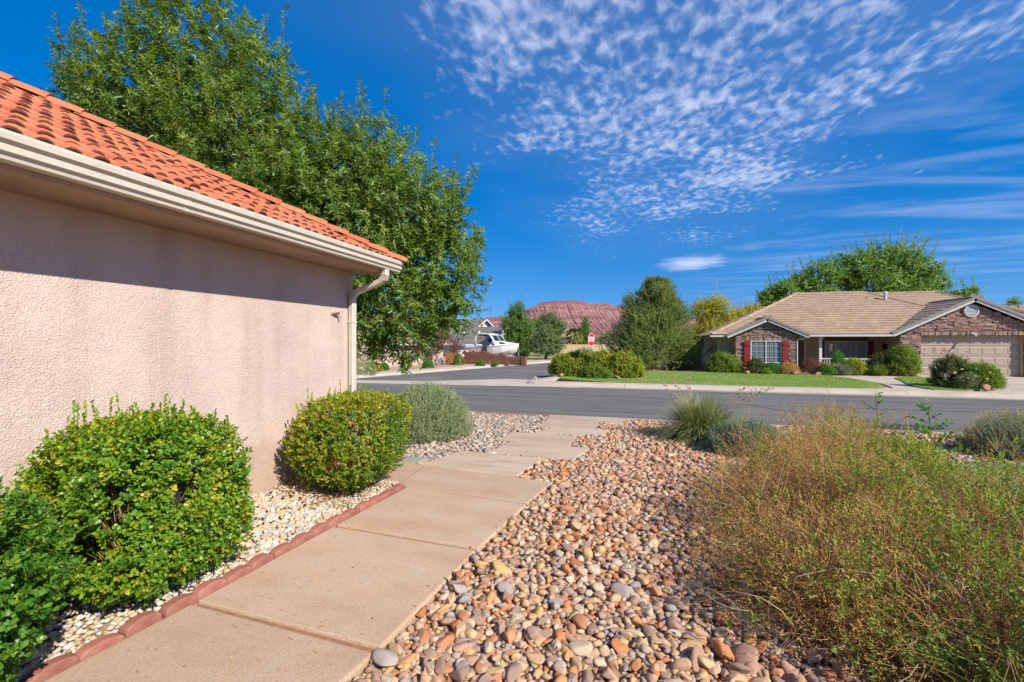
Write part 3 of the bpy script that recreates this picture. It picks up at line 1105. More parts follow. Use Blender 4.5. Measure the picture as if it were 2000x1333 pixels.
# brick edging between path and bed
edg = thing('path_edging', 'row of scalloped red concrete edging bricks along the left of the path', 'edging', (-2.6, 3.0, 0))
arc = [(-.094, -.06)] + [(.094 * math.cos(math.pi - math.pi * k / 10), .018 + .052 * math.sin(math.pi * k / 10)) for k in range(11)] + [(.094, -.06)]
eb = MB()
eb.prism(arc, 'x', -.036, .036)
eb_me = eb.mesh('edging_brick', M['edging_red'])
yb = .35
while yb < 4.42:
    xl = np.interp(yb, [.76, 2.06, 3.24, 4.34], [-2.68, -2.53, -2.452, -2.375]) - .055
    o = inst('edging_brick', eb_me, edg, (xl + random.uniform(-.006, .006), yb, ground_z(yb) + random.uniform(-.008, .004)), (random.uniform(-.05, .05), random.uniform(-.06, .06), -.06 + random.uniform(-.07, .07)), (1, random.uniform(.96, 1.03), random.uniform(.62, .80)))
    m = o.modifiers.new('bevel', 'BEVEL')
    m.width = .008
    m.segments = 2
    yb += .186


# ------------------------------------------------------------------ the near house (pale pink stucco, clay tile roof)
nh = thing('stucco_house', 'pale pink stucco house wall with orange clay tile roof beside the path', 'house', (-7.5, -2.0, 0))
b = MB()
b.box(-11.5, -3.5, -10, 5.01, -.35, 2.425)
part('wall', b, M['stucco'], nh, bevel=.02, seg=2)
b = MB()
b.prism([(-3.55, 2.42), (-3.06, 2.392), (-3.035, 2.40), (-3.03, 2.42), (-3.03, 2.565), (-3.55, 2.565)], 'y', -10, 5.16)
b.prism([(5.0, 2.42), (5.135, 2.42), (5.158, 2.43), (5.16, 2.45), (5.16, 2.565), (5.0, 2.565)], 'x', -12, -3.551)
part('eave_beam', b, M['stucco_beam'], nh)

TH = math.atan(.515)
EX, EY, EZ = -2.95, 5.2, 2.505
dk = MB()
zr = EZ + .515 * 4.55
dk.add([(EX, EY, EZ), (EX - 4.55, EY - 4.55, zr), (EX - 4.55, -10, zr), (EX, -10, EZ), (EX - 9.1, EY, EZ), (EX - 9.1, -10, EZ),
        (EX, EY, EZ - .02), (EX, -10, EZ - .02), (EX - 9.1, EY, EZ - .02), (EX - 9.1, -10, EZ - .02)],
       [(0, 1, 2, 3), (0, 4, 1), (4, 5, 2, 1), (6, 7, 9, 8), (0, 3, 7, 6), (0, 6, 8, 4), (4, 8, 9, 5), (3, 2, 5, 9, 7)])
roof = part('roof', dk, M['clay_tile'], nh)

# one S tile: hump and pan, closed brown end under the lip
TW, TL = .128, .34
tb = MB()
prof_t = []
for k in range(9):
    a = math.pi * (1 - k / 8)
    prof_t.append((-.016 + .047 * math.cos(a), .010 + .036 * math.sin(a)))
prof_t += [(.042, .003), (.060, .005), (.0655, .010)]
prof_t = [(-.0655, .007)] + prof_t
n = len(prof_t)
lift = .024
top0 = [(p, 0.0, h + lift) for p, h in prof_t]
top1 = [(p, TL, h) for p, h in prof_t]
bot0 = [(p, .0, h + lift - .013) for p, h in prof_t]
tb.add(top0 + top1 + bot0, [(i, i + 1, n + i + 1, n + i) for i in range(n - 1)])
tb.add(top0 + bot0, [(i, n + i, n + i + 1, i + 1) for i in range(n - 1)], 1)
# end plug of the hump, slightly set back
plug = [(p, .004, h + lift - .005) for p, h in prof_t[1:10]]
tb.add(plug + [(prof_t[9][0], .004, -.012), (prof_t[1][0], .004, -.012)], [tuple(range(11))], 1)
tile_me = tb.mesh('roof_tile', [M['clay_tile'], M['tile_core']], smooth=False, fix=False)
for p_ in tile_me.polygons:
    if p_.material_index == 0:
        p_.use_smooth = True
UP = Vector((-math.cos(TH), 0, math.sin(TH)))
NR = Vector((math.sin(TH), 0, math.cos(TH)))
AX = Vector((0, 1, 0))
expo = .262
cnt = 0
rest_tiles = []
for r in range(18):
    s0 = .045 + r * expo
    plan = s0 * math.cos(TH)
    ymax = EY - max(0, plan) - .03
    y = .35
    while y < ymax - .02:
        p0 = Vector((EX, y, EZ)) + UP * s0 + NR * (.012 + random.uniform(-.003, .004))
        m4 = Matrix.Identity(4)
        tl = random.uniform(-.012, .012)
        for i in range(3):
            m4[i][0] = AX[i] + UP[i] * tl
            m4[i][1] = UP[i] - AX[i] * tl
            m4[i][2] = NR[i]
            m4[i][3] = p0[i] + UP[i] * random.uniform(-.012, .012)
        rest_tiles.append(m4.copy())
        y += TW
rest_tiles.sort(key=lambda m: (m.translation - Vector((0, 0, EYE))).length + (4 if m.translation.y < 1.15 else 0))
tv, tf_, tm_ = [v.co.copy() for v in tile_me.vertices], [tuple(p.vertices) for p in tile_me.polygons], [p.material_index for p in tile_me.polygons]
upper = MB()
for i_, m4 in enumerate(rest_tiles):
    if i_ < 300:
        inst_m('roof_tile', tile_me, roof, m4)
    else:
        o_ = len(upper.v)
        upper.v.extend(tuple(m4 @ v) for v in tv)
        upper.f.extend(tuple(i + o_ for i in f) for f in tf_)
        upper.m.extend(tm_)
if upper.v:
    upper.shift(WL[roof.name])
    o_ = bpy.data.objects.new('upper_tiles', upper.mesh('upper_tiles', [M['clay_tile'], M['tile_core']], fix=False))
    link(o_, roof)
    o_['kind'] = 'stuff'
# hip caps
hb = MB()
HR = .092
rings = []
for t, rr, lf_ in ((0, HR, .018), (.05, HR * 1.0, .017), (.30, HR * .9, .0)):
    rings.append([(rr * math.cos(math.pi * k / 8), t, lf_ + rr * .80 * math.sin(math.pi * k / 8)) for k in range(9)])
hb.loft(rings, closed=False, caps=False)
hb.add([rings[0][k] for k in range(9)] + [(x * .8, t, z * .75 + .002) for x, t, z in rings[0]], [(k, k + 1, 9 + k + 1, 9 + k) for k in range(8)], 1)
hb.add([(x * .8, t + .015, z * .75 + .002) for x, t, z in rings[0]], [tuple(range(9))], 1)
hip_me = hb.mesh('hip_cap', [M['clay_tile'], M['tile_core']], smooth=True, fix=False)
hd = Vector((-1, -1, .515)).normalized()
hx = Vector((-1, 1, 0)).normalized()
hn = hx.cross(hd)
if hn.z < 0:
    hn = -hn
hx = hd.cross(hn)
s = -.03
while s < 4.4:
    p0 = Vector((EX - s, EY - s, EZ + .515 * s)) + hn * .045
    m4 = Matrix.Identity(4)
    for i in range(3):
        m4[i][0] = hx[i]
        m4[i][1] = hd[i]
        m4[i][2] = hn[i]
        m4[i][3] = p0[i]
    inst_m('hip_cap', hip_me, roof, m4)
    s += .168

gt = MB()
kst = [(-3.028, 2.43), (-2.955, 2.43), (-2.948, 2.455), (-2.93, 2.464), (-2.926, 2.50), (-2.905, 2.515), (-2.9, 2.542), (-2.9, 2.556), (-2.918, 2.556), (-2.92, 2.525), (-2.94, 2.51), (-2.945, 2.475), (-2.965, 2.446), (-3.018, 2.446), (-3.018, 2.55), (-3.028, 2.55)]
gt.prism(kst, 'y', -10, 5.215)
gt.prism([kst[i] for i in (0, 1, 2, 3, 4, 5, 6, 7)] + [(-3.028, 2.556)], 'y', 5.215, 5.221)
gut = part('gutter', gt, M['cream'], nh)
for yy in (2.35, 4.1):
    j = MB()
    j.prism([(x + .003 if i < 9 else x, z - .002 if i < 2 else z) for i, (x, z) in enumerate(kst)], 'y', yy, yy + .035)
    part('gutter_seam', j, M['cream'], gut)

# downspout: outlet, swan neck, strap and pipe


def rect_sweep(mb, pts, w, d, mi=0):
    rings = []
    k = len(pts)
    pts = [Vector(p) for p in pts]
    for i, p in enumerate(pts):
        t = (pts[min(i + 1, k - 1)] - pts[max(i - 1, 0)]).normalized()
        sx = Vector((0, 1, 0))
        sz = t.cross(sx).normalized()
        rings.append([p + sx * (w / 2 * a) + sz * (d / 2 * c) for a, c in ((-1, -1), (1, -1), (1, 1), (-1, 1))])
    mb.loft(rings)


ds = MB()
YD = 4.93
neck = [(-2.992, YD, 2.44), (-2.992, YD, 2.36), (-3.005, YD, 2.315), (-3.04, YD, 2.285), (-3.40, YD, 2.155), (-3.435, YD, 2.13), (-3.452, YD, 2.09), (-3.455, YD, 1.9), (-3.455, YD, .02)]
rect_sweep(ds, neck, .085, .062)
dsp = part('downspout', ds, M['cream'], nh, bevel=.006)
rb = MB()
for t in np.linspace(0, 1, 9):
    i0 = t * 3
    i = min(2, int(i0))
    f = i0 - i
    a, c = Vector(neck[1 + i]), Vector(neck[2 + i])
    p = a.lerp(c, f)
    d = (c - a).normalized()
    rect_sweep(rb, [p - d * .0035, p + d * .0035], .091, .068)
for t in np.linspace(0, 1, 7):
    i0 = t * 2
    i = min(1, int(i0))
    f = i0 - i
    a, c = Vector(neck[4 + i]), Vector(neck[5 + i])
    p = a.lerp(c, f)
    d = (c - a).normalized()
    rect_sweep(rb, [p - d * .0035, p + d * .0035], .091, .068)
part('elbow_crimp', rb, M['cream'], dsp)
j = MB()
rect_sweep(j, [(-3.455, YD, 1.80), (-3.455, YD, 1.776)], .093, .07)
part('pipe_joint', j, M['cream'], dsp)

# small plastered bracket left on the wall near the corner
br = MB()
cpos = Vector((-3.5, 4.62, 1.885))
br.box(-3.502, -3.485, 4.58, 4.66, 1.855, 1.90)
br.tube([cpos + Vector(q) for q in ((.01, -.02, -.01), (.05, -.01, .005), (.075, .015, .02), (.085, .045, .04))], [.018, .013, .014, .009], 6)
br.tube([cpos + Vector(q) for q in ((.01, .03, .005), (.045, .05, -.01), (.055, .075, -.035), (.06, .06, -.06))], [.016, .012, .013, .008], 6)
part('wall_bracket', br, M['stucco'], nh, smooth=True)

# ------------------------------------------------------------------ stones
bm_ = bmesh.new()
bmesh.ops.create_icosphere(bm_, subdivisions=1, radius=1.0)
ICO1_V = np.array([v.co[:] for v in bm_.verts])
ICO1_F = np.array([[v.index for v in f.verts] for f in bm_.faces])
bm_.free()
bm_ = bmesh.new()
bmesh.ops.create_icosphere(bm_, subdivisions=2, radius=1.0)
ICO2_V = np.array([v.co[:] for v in bm_.verts])
ICO2_F = np.array([[v.index for v in f.verts] for f in bm_.faces])
bm_.free()
bm_ = bmesh.new()
bmesh.ops.create_icosphere(bm_, subdivisions=3, radius=1.0)
ICO3_V = np.array([v.co[:] for v in bm_.verts])
ICO3_F = np.array([[v.index for v in f.verts] for f in bm_.faces])
bm_.free()


def pebble_variants(V0, n, angular):
    out = []
    for i in range(n):
        V = V0.copy()
        # chop with a few planes, then soften: river-worn cobbles have flats and blunt corners
        for k in range(int(RNG.integers(7, 13))):
            nrm = rand_unit(1)[0]
            d = RNG.uniform(.38, .72) if angular else RNG.uniform(.44, .84)
            s_ = V @ nrm
            over = np.maximum(s_ - d, 0)
            V = V - (over * (.95 if angular else .92))[:, None] * nrm[None]
        V = V * (1 + .06 * np.sin(V[:, :1] * 3 + i) * np.sin(V[:, 1:2] * 4 + 2 * i))
        out.append(V / np.abs(V).max())
    return out


def scatter_mesh(P, S, variants, Fc, rot=None):
    """stones at P with semi-axes S (n,3), random turn about z and small tilt"""
    n = len(P)
    k = len(variants[0])
    which = RNG.integers(0, len(variants), n)
    Vv = np.stack(variants)[which] * S[:, None, :]
    a = RNG.uniform(0, 6.28, n)
    tx = RNG.normal(0, .35, n)
    ca, sa = np.cos(a), np.sin(a)
    ct, st = np.cos(tx), np.sin(tx)
    x, y, z = Vv[..., 0], Vv[..., 1], Vv[..., 2]
    y, z = y * ct[:, None] - z * st[:, None], y * st[:, None] + z * ct[:, None]
    x, y = x * ca[:, None] - y * sa[:, None], x * sa[:, None] + y * ca[:, None]
    V = np.stack([x, y, z], 2) + P[:, None, :]
    F2 = (Fc[None] + (np.arange(n) * k)[:, None, None]).reshape(-1, 3)
    return V.reshape(-1, 3), F2, np.repeat(RNG.uniform(0, 1, n), k)


def hexgrid(x0, x1, y0, y1, p):
    nx, ny = int((x1 - x0) / p), int((y1 - y0) / (p * .87))
    X, Y = np.meshgrid(np.arange(nx), np.arange(ny))
    X = x0 + (X + .5 * (Y % 2)) * p
    Y = y0 + Y * p * .87
    X = X.ravel() + RNG.normal(0, p * .22, X.size)
    Y = Y.ravel() + RNG.normal(0, p * .22, Y.size)
    return X, Y


def gz(Y):
    return np.interp(Y, [4.2, 10.6], [0, -.22])


def off_slabs(X, Y, grow=0.0):
    k = np.ones(len(X), dtype=bool)
    for poly in SLABPOLY:
        cx, cy = np.mean([p[0] for p in poly]), np.mean([p[1] for p in poly])
        pl = [(p[0] + (grow if p[0] > cx else -grow), p[1] + (grow * .4 if p[1] > cy else -grow * .4)) for p in poly]
        k &= ~inside(pl, X, Y)
    return k


def in_view(X, Y, margin):
    xr = X * CA + Y * SA
    yf = -X * SA + Y * CA
    return (yf > .9) & (np.abs(xr) < yf * 1.13 + margin)


rb_bed = tag(bpy.data.objects.new('river_rock_bed', None), kind='structure')
COL.objects.link(rb_bed)
WL[rb_bed.name] = Vector((0, 0, 0))
base = MB()
base.add([(-2.9, -1.5, -.022), (12, -1.5, -.022), (12, 4.2, -.022), (-2.9, 4.2, -.022), (12, 10.58, -.245), (-2.9, 10.58, -.245)], [(0, 1, 2, 3), (3, 2, 4, 5)])
part('bed_soil', base, M['bed_soil'], rb_bed)
SHRUB = [(1.0, 1.6), (1.0, 3.6), (1.5, 5.3), (2.4, 6.4), (6, 6.6), (6, 1.6)]
NEARLAWN = [(2.55, 5.0), (3.05, 6.5), (3.55, 7.05), (4.4, 7.3), (12, 7.5), (12, 2.0), (2.8, 2.0)]
recs = []
for (pitch, rad, zoff, y0, y1) in ((.036, .019, .002, .6, 4.6), (.052, .025, .011, .6, 4.6), (.105, .034, .022, .6, 4.6), (.26, .043, .028, .6, 4.6), (.044, .022, .002, 4.6, 10.6), (.068, .031, .013, 4.6, 10.6), (.18, .042, .022, 4.6, 10.6)):
    X, Y = hexgrid(-1.9, 9.0, y0, y1, pitch)
    k = in_view(X, Y, .9) & off_slabs(X, Y, rad * .75) & ~inside(SHRUB, X, Y) & ~inside(NEARLAWN, X, Y)
    xl = np.interp(Y, [0, .74, 2.0, 3.17, 4.2, 5.0, 5.06, 10.6], [-1.6, -1.45, -1.26, -1.16, -1.03, -.93, -1.6, -1.6]) + rad * .7
    k &= (X > xl) & (Y < 10.55)
    X, Y = X[k], Y[k]
    n = len(X)
    s = rad * np.clip(RNG.lognormal(0, .22, n), .6, 1.55)
    S = np.stack([s * RNG.uniform(1.0, 1.55, n), s * RNG.uniform(.75, 1.05, n), s * RNG.uniform(.5, .85, n)], 1)
    Z = gz(Y) + zoff + S[:, 2] * .4 - .022 + .014 * lump(np.stack([X, Y, X * 0], 1), 1.3)
    recs.append((np.stack([X, Y, Z], 1), S))
P = np.concatenate([r[0] for r in recs])
S = np.concatenate([r[1] for r in recs])
dist = np.hypot(P[:, 0], P[:, 1])
vis = (P[:, 2] - gz(P[:, 1])) * 6 - dist + S[:, 0] * 30
xr, yf = view(P[:, 0], P[:, 1])
onscr = (np.abs(xr) < yf * 1.12) & (yf > (EYE - P[:, 2]) * 1.33)
score = np.where(onscr, S[:, 0] / dist * (1 + (P[:, 2] - gz(P[:, 1]) > .02)), -1)
big = np.argsort(-score)[:300]
mask_big = np.zeros(len(P), dtype=bool)
mask_big[big] = True
VAR2 = pebble_variants(ICO2_V, 16, False)
VAR1 = pebble_variants(ICO1_V, 16, False)
VAR3 = pebble_variants(ICO3_V, 14, False)
stone_meshes = [np_mesh('river_stone', v, ICO3_F, M['river_obj'], None, True) for v in VAR3]
for i in big:
    inst('river_stone', stone_meshes[int(RNG.integers(0, len(stone_meshes)))], rb_bed, P[i], (RNG.normal(0, .3), RNG.normal(0, .25), RNG.uniform(0, 6.28)), S[i])
rest = ~mask_big
nearr = rest & (dist < 3.1) & (S[:, 0] > .026)
V1, F1, R1 = scatter_mesh(P[nearr], S[nearr], VAR2, ICO2_F)
np_part('small_stones', V1, F1, M['river_attr'], rb_bed, R1, True, 'stuff')
farr = rest & ~nearr
V1, F1, R1 = scatter_mesh(P[farr], S[farr], VAR1, ICO1_F)
np_part('far_stones', V1, F1, M['river_attr'], rb_bed, R1, True, 'stuff')

# grey pebble bed left of the path
pb = tag(bpy.data.objects.new('pebble_bed', None), kind='structure')
COL.objects.link(pb)
WL[pb.name] = Vector((0, 0, 0))
base = MB()
base.add([(-9, 5.35, -.075), (-1.9, 5.35, -.075), (-1.9, 10.58, -.252), (-9, 10.58, -.252)], [(0, 1, 2, 3)])
part('bed_soil', base, M['bed_soil'], pb)
sets = []
for (pitch, rad, zoff) in ((.055, .028, 0.0), (.085, .036, .018)):
    X, Y = hexgrid(-7.5, -1.1, 5.35, 10.57, pitch)
    xmax = np.interp(Y, [5.3, 10.6], [-1.6, -1.3])
    k = (X < xmax) & off_slabs(X, Y, .03) & (X > -3.3 - (Y - 5.2) * .75)
    X, Y = X[k], Y[k]
    n = len(X)
    s = rad * np.clip(RNG.lognormal(0, .28, n), .55, 1.8)
    Sx = np.stack([s * RNG.uniform(1, 1.4, n), s * RNG.uniform(.7, 1, n), s * RNG.uniform(.4, .7, n)], 1)
    sets.append(scatter_mesh(np.stack([X, Y, gz(Y) + zoff - .012], 1), Sx, VAR1, ICO1_F))
V1, F1, R1 = merge(sets)
np_part('pebbles', V1, F1, M['pebble_attr'], pb, R1, False, 'stuff')
eg = MB()
eg.box(-3.9, -2.06, 10.50, 10.575, -.27, -.19)
part('edging_strip', eg, M['edging_red'], pb, bevel=.008)

# white rock bed between wall and path
wb = tag(bpy.data.objects.new('white_rock_bed', None), kind='structure')
COL.objects.link(wb)
WL[wb.name] = Vector((0, 0, 0))
base = MB()
base.add([(-3.5, -1, -.012), (-2.55, -1, -.012), (-2.43, 4.5, -.014), (-3.5, 5.0, -.016)], [(0, 1, 2, 3)])
part('bed_soil', base, M['bed_soil'], wb)


def broken_rock(name, mat, npts=15):
    """a flat-faced broken stone: hull of scattered points with worn edges"""
    b_ = bmesh.new()
    for q in rand_unit(npts) * RNG.uniform(.72, 1.0, (npts, 1)):
        b_.verts.new(q)
    r_ = bmesh.ops.convex_hull(b_, input=b_.verts)
    bmesh.ops.delete(b_, geom=[g_ for g_ in r_['geom_interior'] if isinstance(g_, bmesh.types.BMVert)], context='VERTS')
    bmesh.ops.dissolve_limit(b_, angle_limit=.30, verts=b_.verts, edges=b_.edges)
    bmesh.ops.bevel(b_, geom=list(b_.edges), offset=.06, segments=1, affect='EDGES')
    bmesh.ops.triangulate(b_, faces=b_.faces)
    me_ = bpy.data.meshes.new(name)
    b_.to_mesh(me_)
    b_.free()
    me_.materials.append(mat)
    return me_


wmeshes = [broken_rock('white_rock', M['white_rock_obj']) for _ in range(12)]
nw = 0
for pitch, rad, zoff in ((.088, .050, .0), (.12, .064, .028)):
    X, Y = hexgrid(-3.48, -2.5, 1.0, 4.5, pitch)
    xe = np.interp(Y, [.76, 2.06, 3.24, 4.34], [-2.80, -2.66, -2.58, -2.50])
    k = (X < xe) & (X > -3.46) & ((Y > 2.4) | (Y < 1.6)) & (Y < 4.3)
    k &= ~((Y > 3.55) & (RNG.uniform(0, 1, len(X)) < .75))
    for x, y in zip(X[k], Y[k]):
        if nw >= 300:
            break
        s_ = rad * RNG.uniform(.55, 1.15)
        bank = max(0, (-x - 2.9)) * .16
        inst('white_rock', wmeshes[nw % 12], wb, (x, y, zoff + bank + s_ * .3 - .01), (RNG.normal(0, .4), RNG.normal(0, .4), RNG.uniform(0, 6.28)), (s_ * 1.15, s_ * .9, s_ * .7))
        nw += 1
X, Y = hexgrid(-3.48, -2.5, .2, 4.5, .035)
xe = np.interp(Y, [.76, 2.06, 3.24, 4.34], [-2.79, -2.65, -2.57, -2.49])
k = X < xe
X, Y = X[k], Y[k]
s_ = .018 * RNG.uniform(.6, 1.3, len(X))
bank = np.maximum(0, -X - 2.9) * .16
V1, F1, R1 = scatter_mesh(np.stack([X, Y, bank + .004 + 0 * X], 1), np.stack([s_ * 1.2, s_, s_ * .6], 1), [ICO1_V], ICO1_F)
np_part('small_chips', V1, F1, M['white_rock_attr'], wb, R1, False, 'stuff')
# dry leaf litter under the shrubs
n = 1500
X = RNG.uniform(-3.45, -2.58, n)
Y = np.where(RNG.uniform(0, 1, n) < .55, RNG.uniform(3.55, 4.35, n), RNG.uniform(1.0, 1.6, n))
k = X < np.interp(Y, [.76, 2.06, 3.24, 4.34], [-2.79, -2.65, -2.57, -2.49])
X, Y = X[k], Y[k]
n = len(X)
Pn = np.stack([X, Y, np.maximum(0, -X - 2.9) * .16 + RNG.uniform(.015, .06, n)], 1)
Dn = unit(np.stack([RNG.normal(size=n), RNG.normal(size=n), RNG.normal(0, .3, n)], 1))
Nn = unit(np.stack([RNG.normal(0, .4, n), RNG.normal(0, .4, n), np.ones(n)], 1))
V1, F1, R1 = leaves(Pn, Dn, Nn, RNG.uniform(.02, .05, n), RNG.uniform(.008, .018, n), RNG.uniform(0, 1, n), 'leaf')
np_part('leaf_litter', V1, F1, M['litter'], wb, R1, False, 'stuff')
# a scatter of dry leaflets on the path and among the cobbles
fl = []
n = 240
X, Y = RNG.uniform(-2.5, 1.2, n), RNG.uniform(.9, 4.0, n)
onp = X < np.interp(Y, [.74, 2.0, 3.17, 4.2], [-1.45, -1.26, -1.16, -1.03])
Zz = np.where(onp, .016, .075)
keep = ~onp | (RNG.uniform(0, 1, n) < .35)
X, Y, Zz = X[keep], Y[keep], Zz[keep]
n = len(X)
Dn = unit(np.stack([RNG.normal(size=n), RNG.normal(size=n), np.zeros(n)], 1))
V1, F1, R1 = leaves(np.stack([X, Y, Zz], 1), Dn, np.tile([0, 0, 1.0], (n, 1)), RNG.uniform(.02, .045, n), .012, RNG.uniform(.3, 1, n), 'leaf', .2, -.1)
tag(np_part('fallen_leaves', V1, F1, M['litter'], None, R1), 'small dry yellow leaves scattered on path and cobbles', 'leaves', kind='stuff')

vb = thing('valve_box', 'green plastic irrigation valve box lid beside the path and third shrub', 'valve box', (-2.87, 5.42, -.05))
b = MB()
b.box(-3.02, -2.73, 5.33, 5.53, -.10, -.004)
part('lid', b, M['valve_green'], vb, bevel=.012, seg=2)
b = MB()
b.box(-3.04, -2.71, 5.31, 5.55, -.12, -.022)
part('rim', b, M['bed_soil'], vb, bevel=.008)
sp = thing('drip_stake', 'tiny black irrigation drip stake poking up at the path edge', 'drip stake', (-1.14, 2.68, 0))
b = MB()
b.box(-1.148, -1.139, 2.676, 2.686, -.02, .085)
b.box(-1.130, -1.121, 2.676, 2.686, -.02, .075)
b.box(-1.15, -1.119, 2.674, 2.688, .035, .048)
part('stake', b, M['dark_metal'], sp, bevel=.001)


# ------------------------------------------------------------------ planting close to the camera
def boxy(n, c, h, e=3.2, rmin=.8):
    d = rand_unit(n)
    q = (np.abs(d) ** e).sum(1) ** (1 / e)
    r = RNG.uniform(rmin ** 3, 1, n) ** (1 / 3)
    nrm = unit(np.sign(d) * np.abs(d / q[:, None]) ** (e - 1) / np.array(h))
    return np.array(c) + d / q[:, None] * np.array(h) * r[:, None], nrm, r


def clipped_shrub(label, x0, x1, y0, y1, z0, z1, nshoot, mat, sprigs, leafl=.030, leafw=.017, yellow=.25, taper=.0, e=3.0, group='clipped green shrubs along the house wall'):
    c = ((x0 + x1) / 2, (y0 + y1) / 2, (z0 + z1) / 2)
    h = ((x1 - x0) / 2, (y1 - y0) / 2, (z1 - z0) / 2)
    t = thing('clipped_shrub', label, 'shrub', (c[0], c[1], 0), group=group)
    P, N, r = boxy(nshoot, c, h, e, .78)
    # lumps and hollows
    k = lump(P, 6.0)
    P = P + N * (k * .035 + .045 * lump(P + 1.7, 2.3))[:, None]
    if taper:
        f = 1 - taper * np.clip((c[2] - P[:, 2]) / h[2], 0, 1)
        P[:, 0] = c[0] + (P[:, 0] - c[0]) * f
        P[:, 1] = c[1] + (P[:, 1] - c[1]) * f
    gap = lump(P + 3.1, 7.5)
    keep = (gap > -.52) & (P[:, 2] > .04) & (P[:, 0] > -3.485)
    P, N, k = P[keep], N[keep], k[keep]
    n = len(P)
    D = unit(N * .9 + np.array([0.05, 0, .55]) + RNG.normal(0, .35, (n, 3)))
    patch = lump(P, 2.6)
    rb_ = np.clip(.46 + .25 * patch + yellow * (N[:, 2] * .45 + .4 * lump(P + 9, 4.)) + RNG.normal(0, .28, n), 0, 1.35)
    sets = [shoots(P, D, .055, 9, leafl, leafw, .95, .0, 'leaf', .3, rb_, .0, .12, .2, .35)]
    if sprigs:
        xs_ = RNG.uniform(x0 + .08, x1 - .12, sprigs)
        ys_ = RNG.uniform(y0 + .1, y1 - .1, sprigs)
        Ps = np.stack([xs_, ys_, np.full(sprigs, z1 - .06)], 1)
        e = np.abs((xs_ - c[0]) / h[0]) ** 3 + np.abs((ys_ - c[1]) / h[1]) ** 3
        Ps[:, 2] -= .18 * e * h[2] / .5
        wallward = np.clip((c[0] - xs_) / h[0], -1, 1)
        Ls = RNG.uniform(.08, .20, sprigs) * (1 + .9 * np.maximum(wallward, 0))
        Ds = unit(np.stack([RNG.normal(0, .13, sprigs), RNG.normal(0, .13, sprigs), np.ones(sprigs)], 1))
        sets.append(shoots(Ps, Ds, Ls, 24, leafl * 1.0, leafw * 1.0, .8, 0, 'leaf', .12, RNG.uniform(.3, .9, sprigs), .0, .25, .2, .6))
    V, Fc, rr = merge(sets)
    np_part('foliage', V, Fc, mat, t, rr)
    m = 90
    A = np.tile([c[0] - .05, c[1], 0.0], (m, 1)) + RNG.normal(0, .05, (m, 3)) * [1, 2, 0]
    B, _, _ = boxy(m, c, h, 3, .5)
    B[:, 2] = np.maximum(B[:, 2], .15)
    B[:, 0] = np.maximum(B[:, 0], -3.46)
    V, Fc, rr = stems(A, B, RNG.uniform(.003, .008, m), .08, 5)
    np_part('branches', V, Fc, M['dry_stem'], t, rr)
    return t


clipped_shrub('clipped green shrub cut by the left edge, nearest the camera', -3.35, -2.26, .02, 1.43, .02, .95, 8200, G1a, 34)
clipped_shrub('big rounded clipped green shrub with upright sprigs, middle of three by the wall', -3.47, -2.52, 1.68, 2.62, .05, 1.01, 7400, G1, 84, yellow=.42, e=3.3)
clipped_shrub('yellowish clipped shrub at the house corner beside the downspout', -3.38, -2.42, 3.60, 4.72, .10, .95, 6200, G1b, 44, .026, .015, .6, .26, e=4.2)


def mound(name, label, cat, c, rx, ry, h, nshoot, mat, shoot_l, nleaf, ll, lw, kind='diamond', spread=.6, up=.7, twigs=200, group=None, z=None, gap=-.8, sag=0., lob=.12, lf=5.):
    z = ground_z(c[1]) if z is None else z
    t = thing(name, label, cat, (c[0], c[1], z), group=group)
    d = rand_unit(nshoot)
    d[:, 2] = np.abs(d[:, 2]) * 1.0 - .12
    r = RNG.uniform(.45, 1, nshoot) ** (1 / 2.2)
    P = np.stack([c[0] + d[:, 0] * rx * r, c[1] + d[:, 1] * ry * r, z + .16 * h + np.maximum(d[:, 2], -.1) * h * .84 * r], 1)
    lmp = lump(P, lf / max(rx, .3))
    P += d * (lmp * lob * rx)[:, None]
    P[:, 2] = np.maximum(P[:, 2], z + .02)
    k = lump(P + 5, 2.2 * lf / max(rx, .3)) > gap
    P, d = P[k], d[k]
    n = len(P)
    D = unit(d * .8 + np.array([0, 0, up]) + RNG.normal(0, .3, (n, 3)))
    rb_ = np.clip(.42 + .25 * lump(P + 2, lf / max(rx, .3)) + RNG.normal(0, .22, n) + .18 * d[:, 2], 0, 1)
    V, Fc, rr = shoots(P - D * shoot_l * .6, D, shoot_l * RNG.uniform(.7, 1.25, n), nleaf, ll, lw, spread, sag, kind, .2, rb_, 0.05, .05)
    np_part('foliage', V, Fc, mat, t, rr)
    if twigs:
        A = np.tile([c[0], c[1], z - .02], (twigs, 1)) + RNG.normal(0, .06 * rx, (twigs, 3)) * [1, 1, 0]
        idx = RNG.integers(0, n, twigs)
        V, Fc, rr = stems(A, P[idx] - D[idx] * .03, RNG.uniform(.002, .006, twigs) * max(1, rx), .06, 4)
        np_part('stems', V, Fc, M['dry_stem'], t, rr)
    return t


mound('sage_shrub', 'soft grey-green rounded shrub behind the yellowish shrub, before the street', 'shrub', (-3.55, 7.15), .80, .80, 1.0, 6500, M['sage_leaf'], .13, 16, .028, .007, 'diamond', .55, .9, 260, lob=.10)
mound('lavender_shrub', 'small silvery grey-green shrub tucked against the tall grass clump', 'shrub', (1.52, 7.45), .55, .5, .52, 3600, M['lavender_leaf'], .12, 16, .030, .006, 'diamond', .5, 1.0, 160)
mound('grey_shrub', 'greyish spiky shrub cut by the right edge, near the street kerb', 'shrub', (5.55, 8.5), .80, .70, .62, 3800, M['lavender_leaf'], .20, 20, .026, .007, 'diamond', .5, .9, 380, lob=.16, gap=-.6)
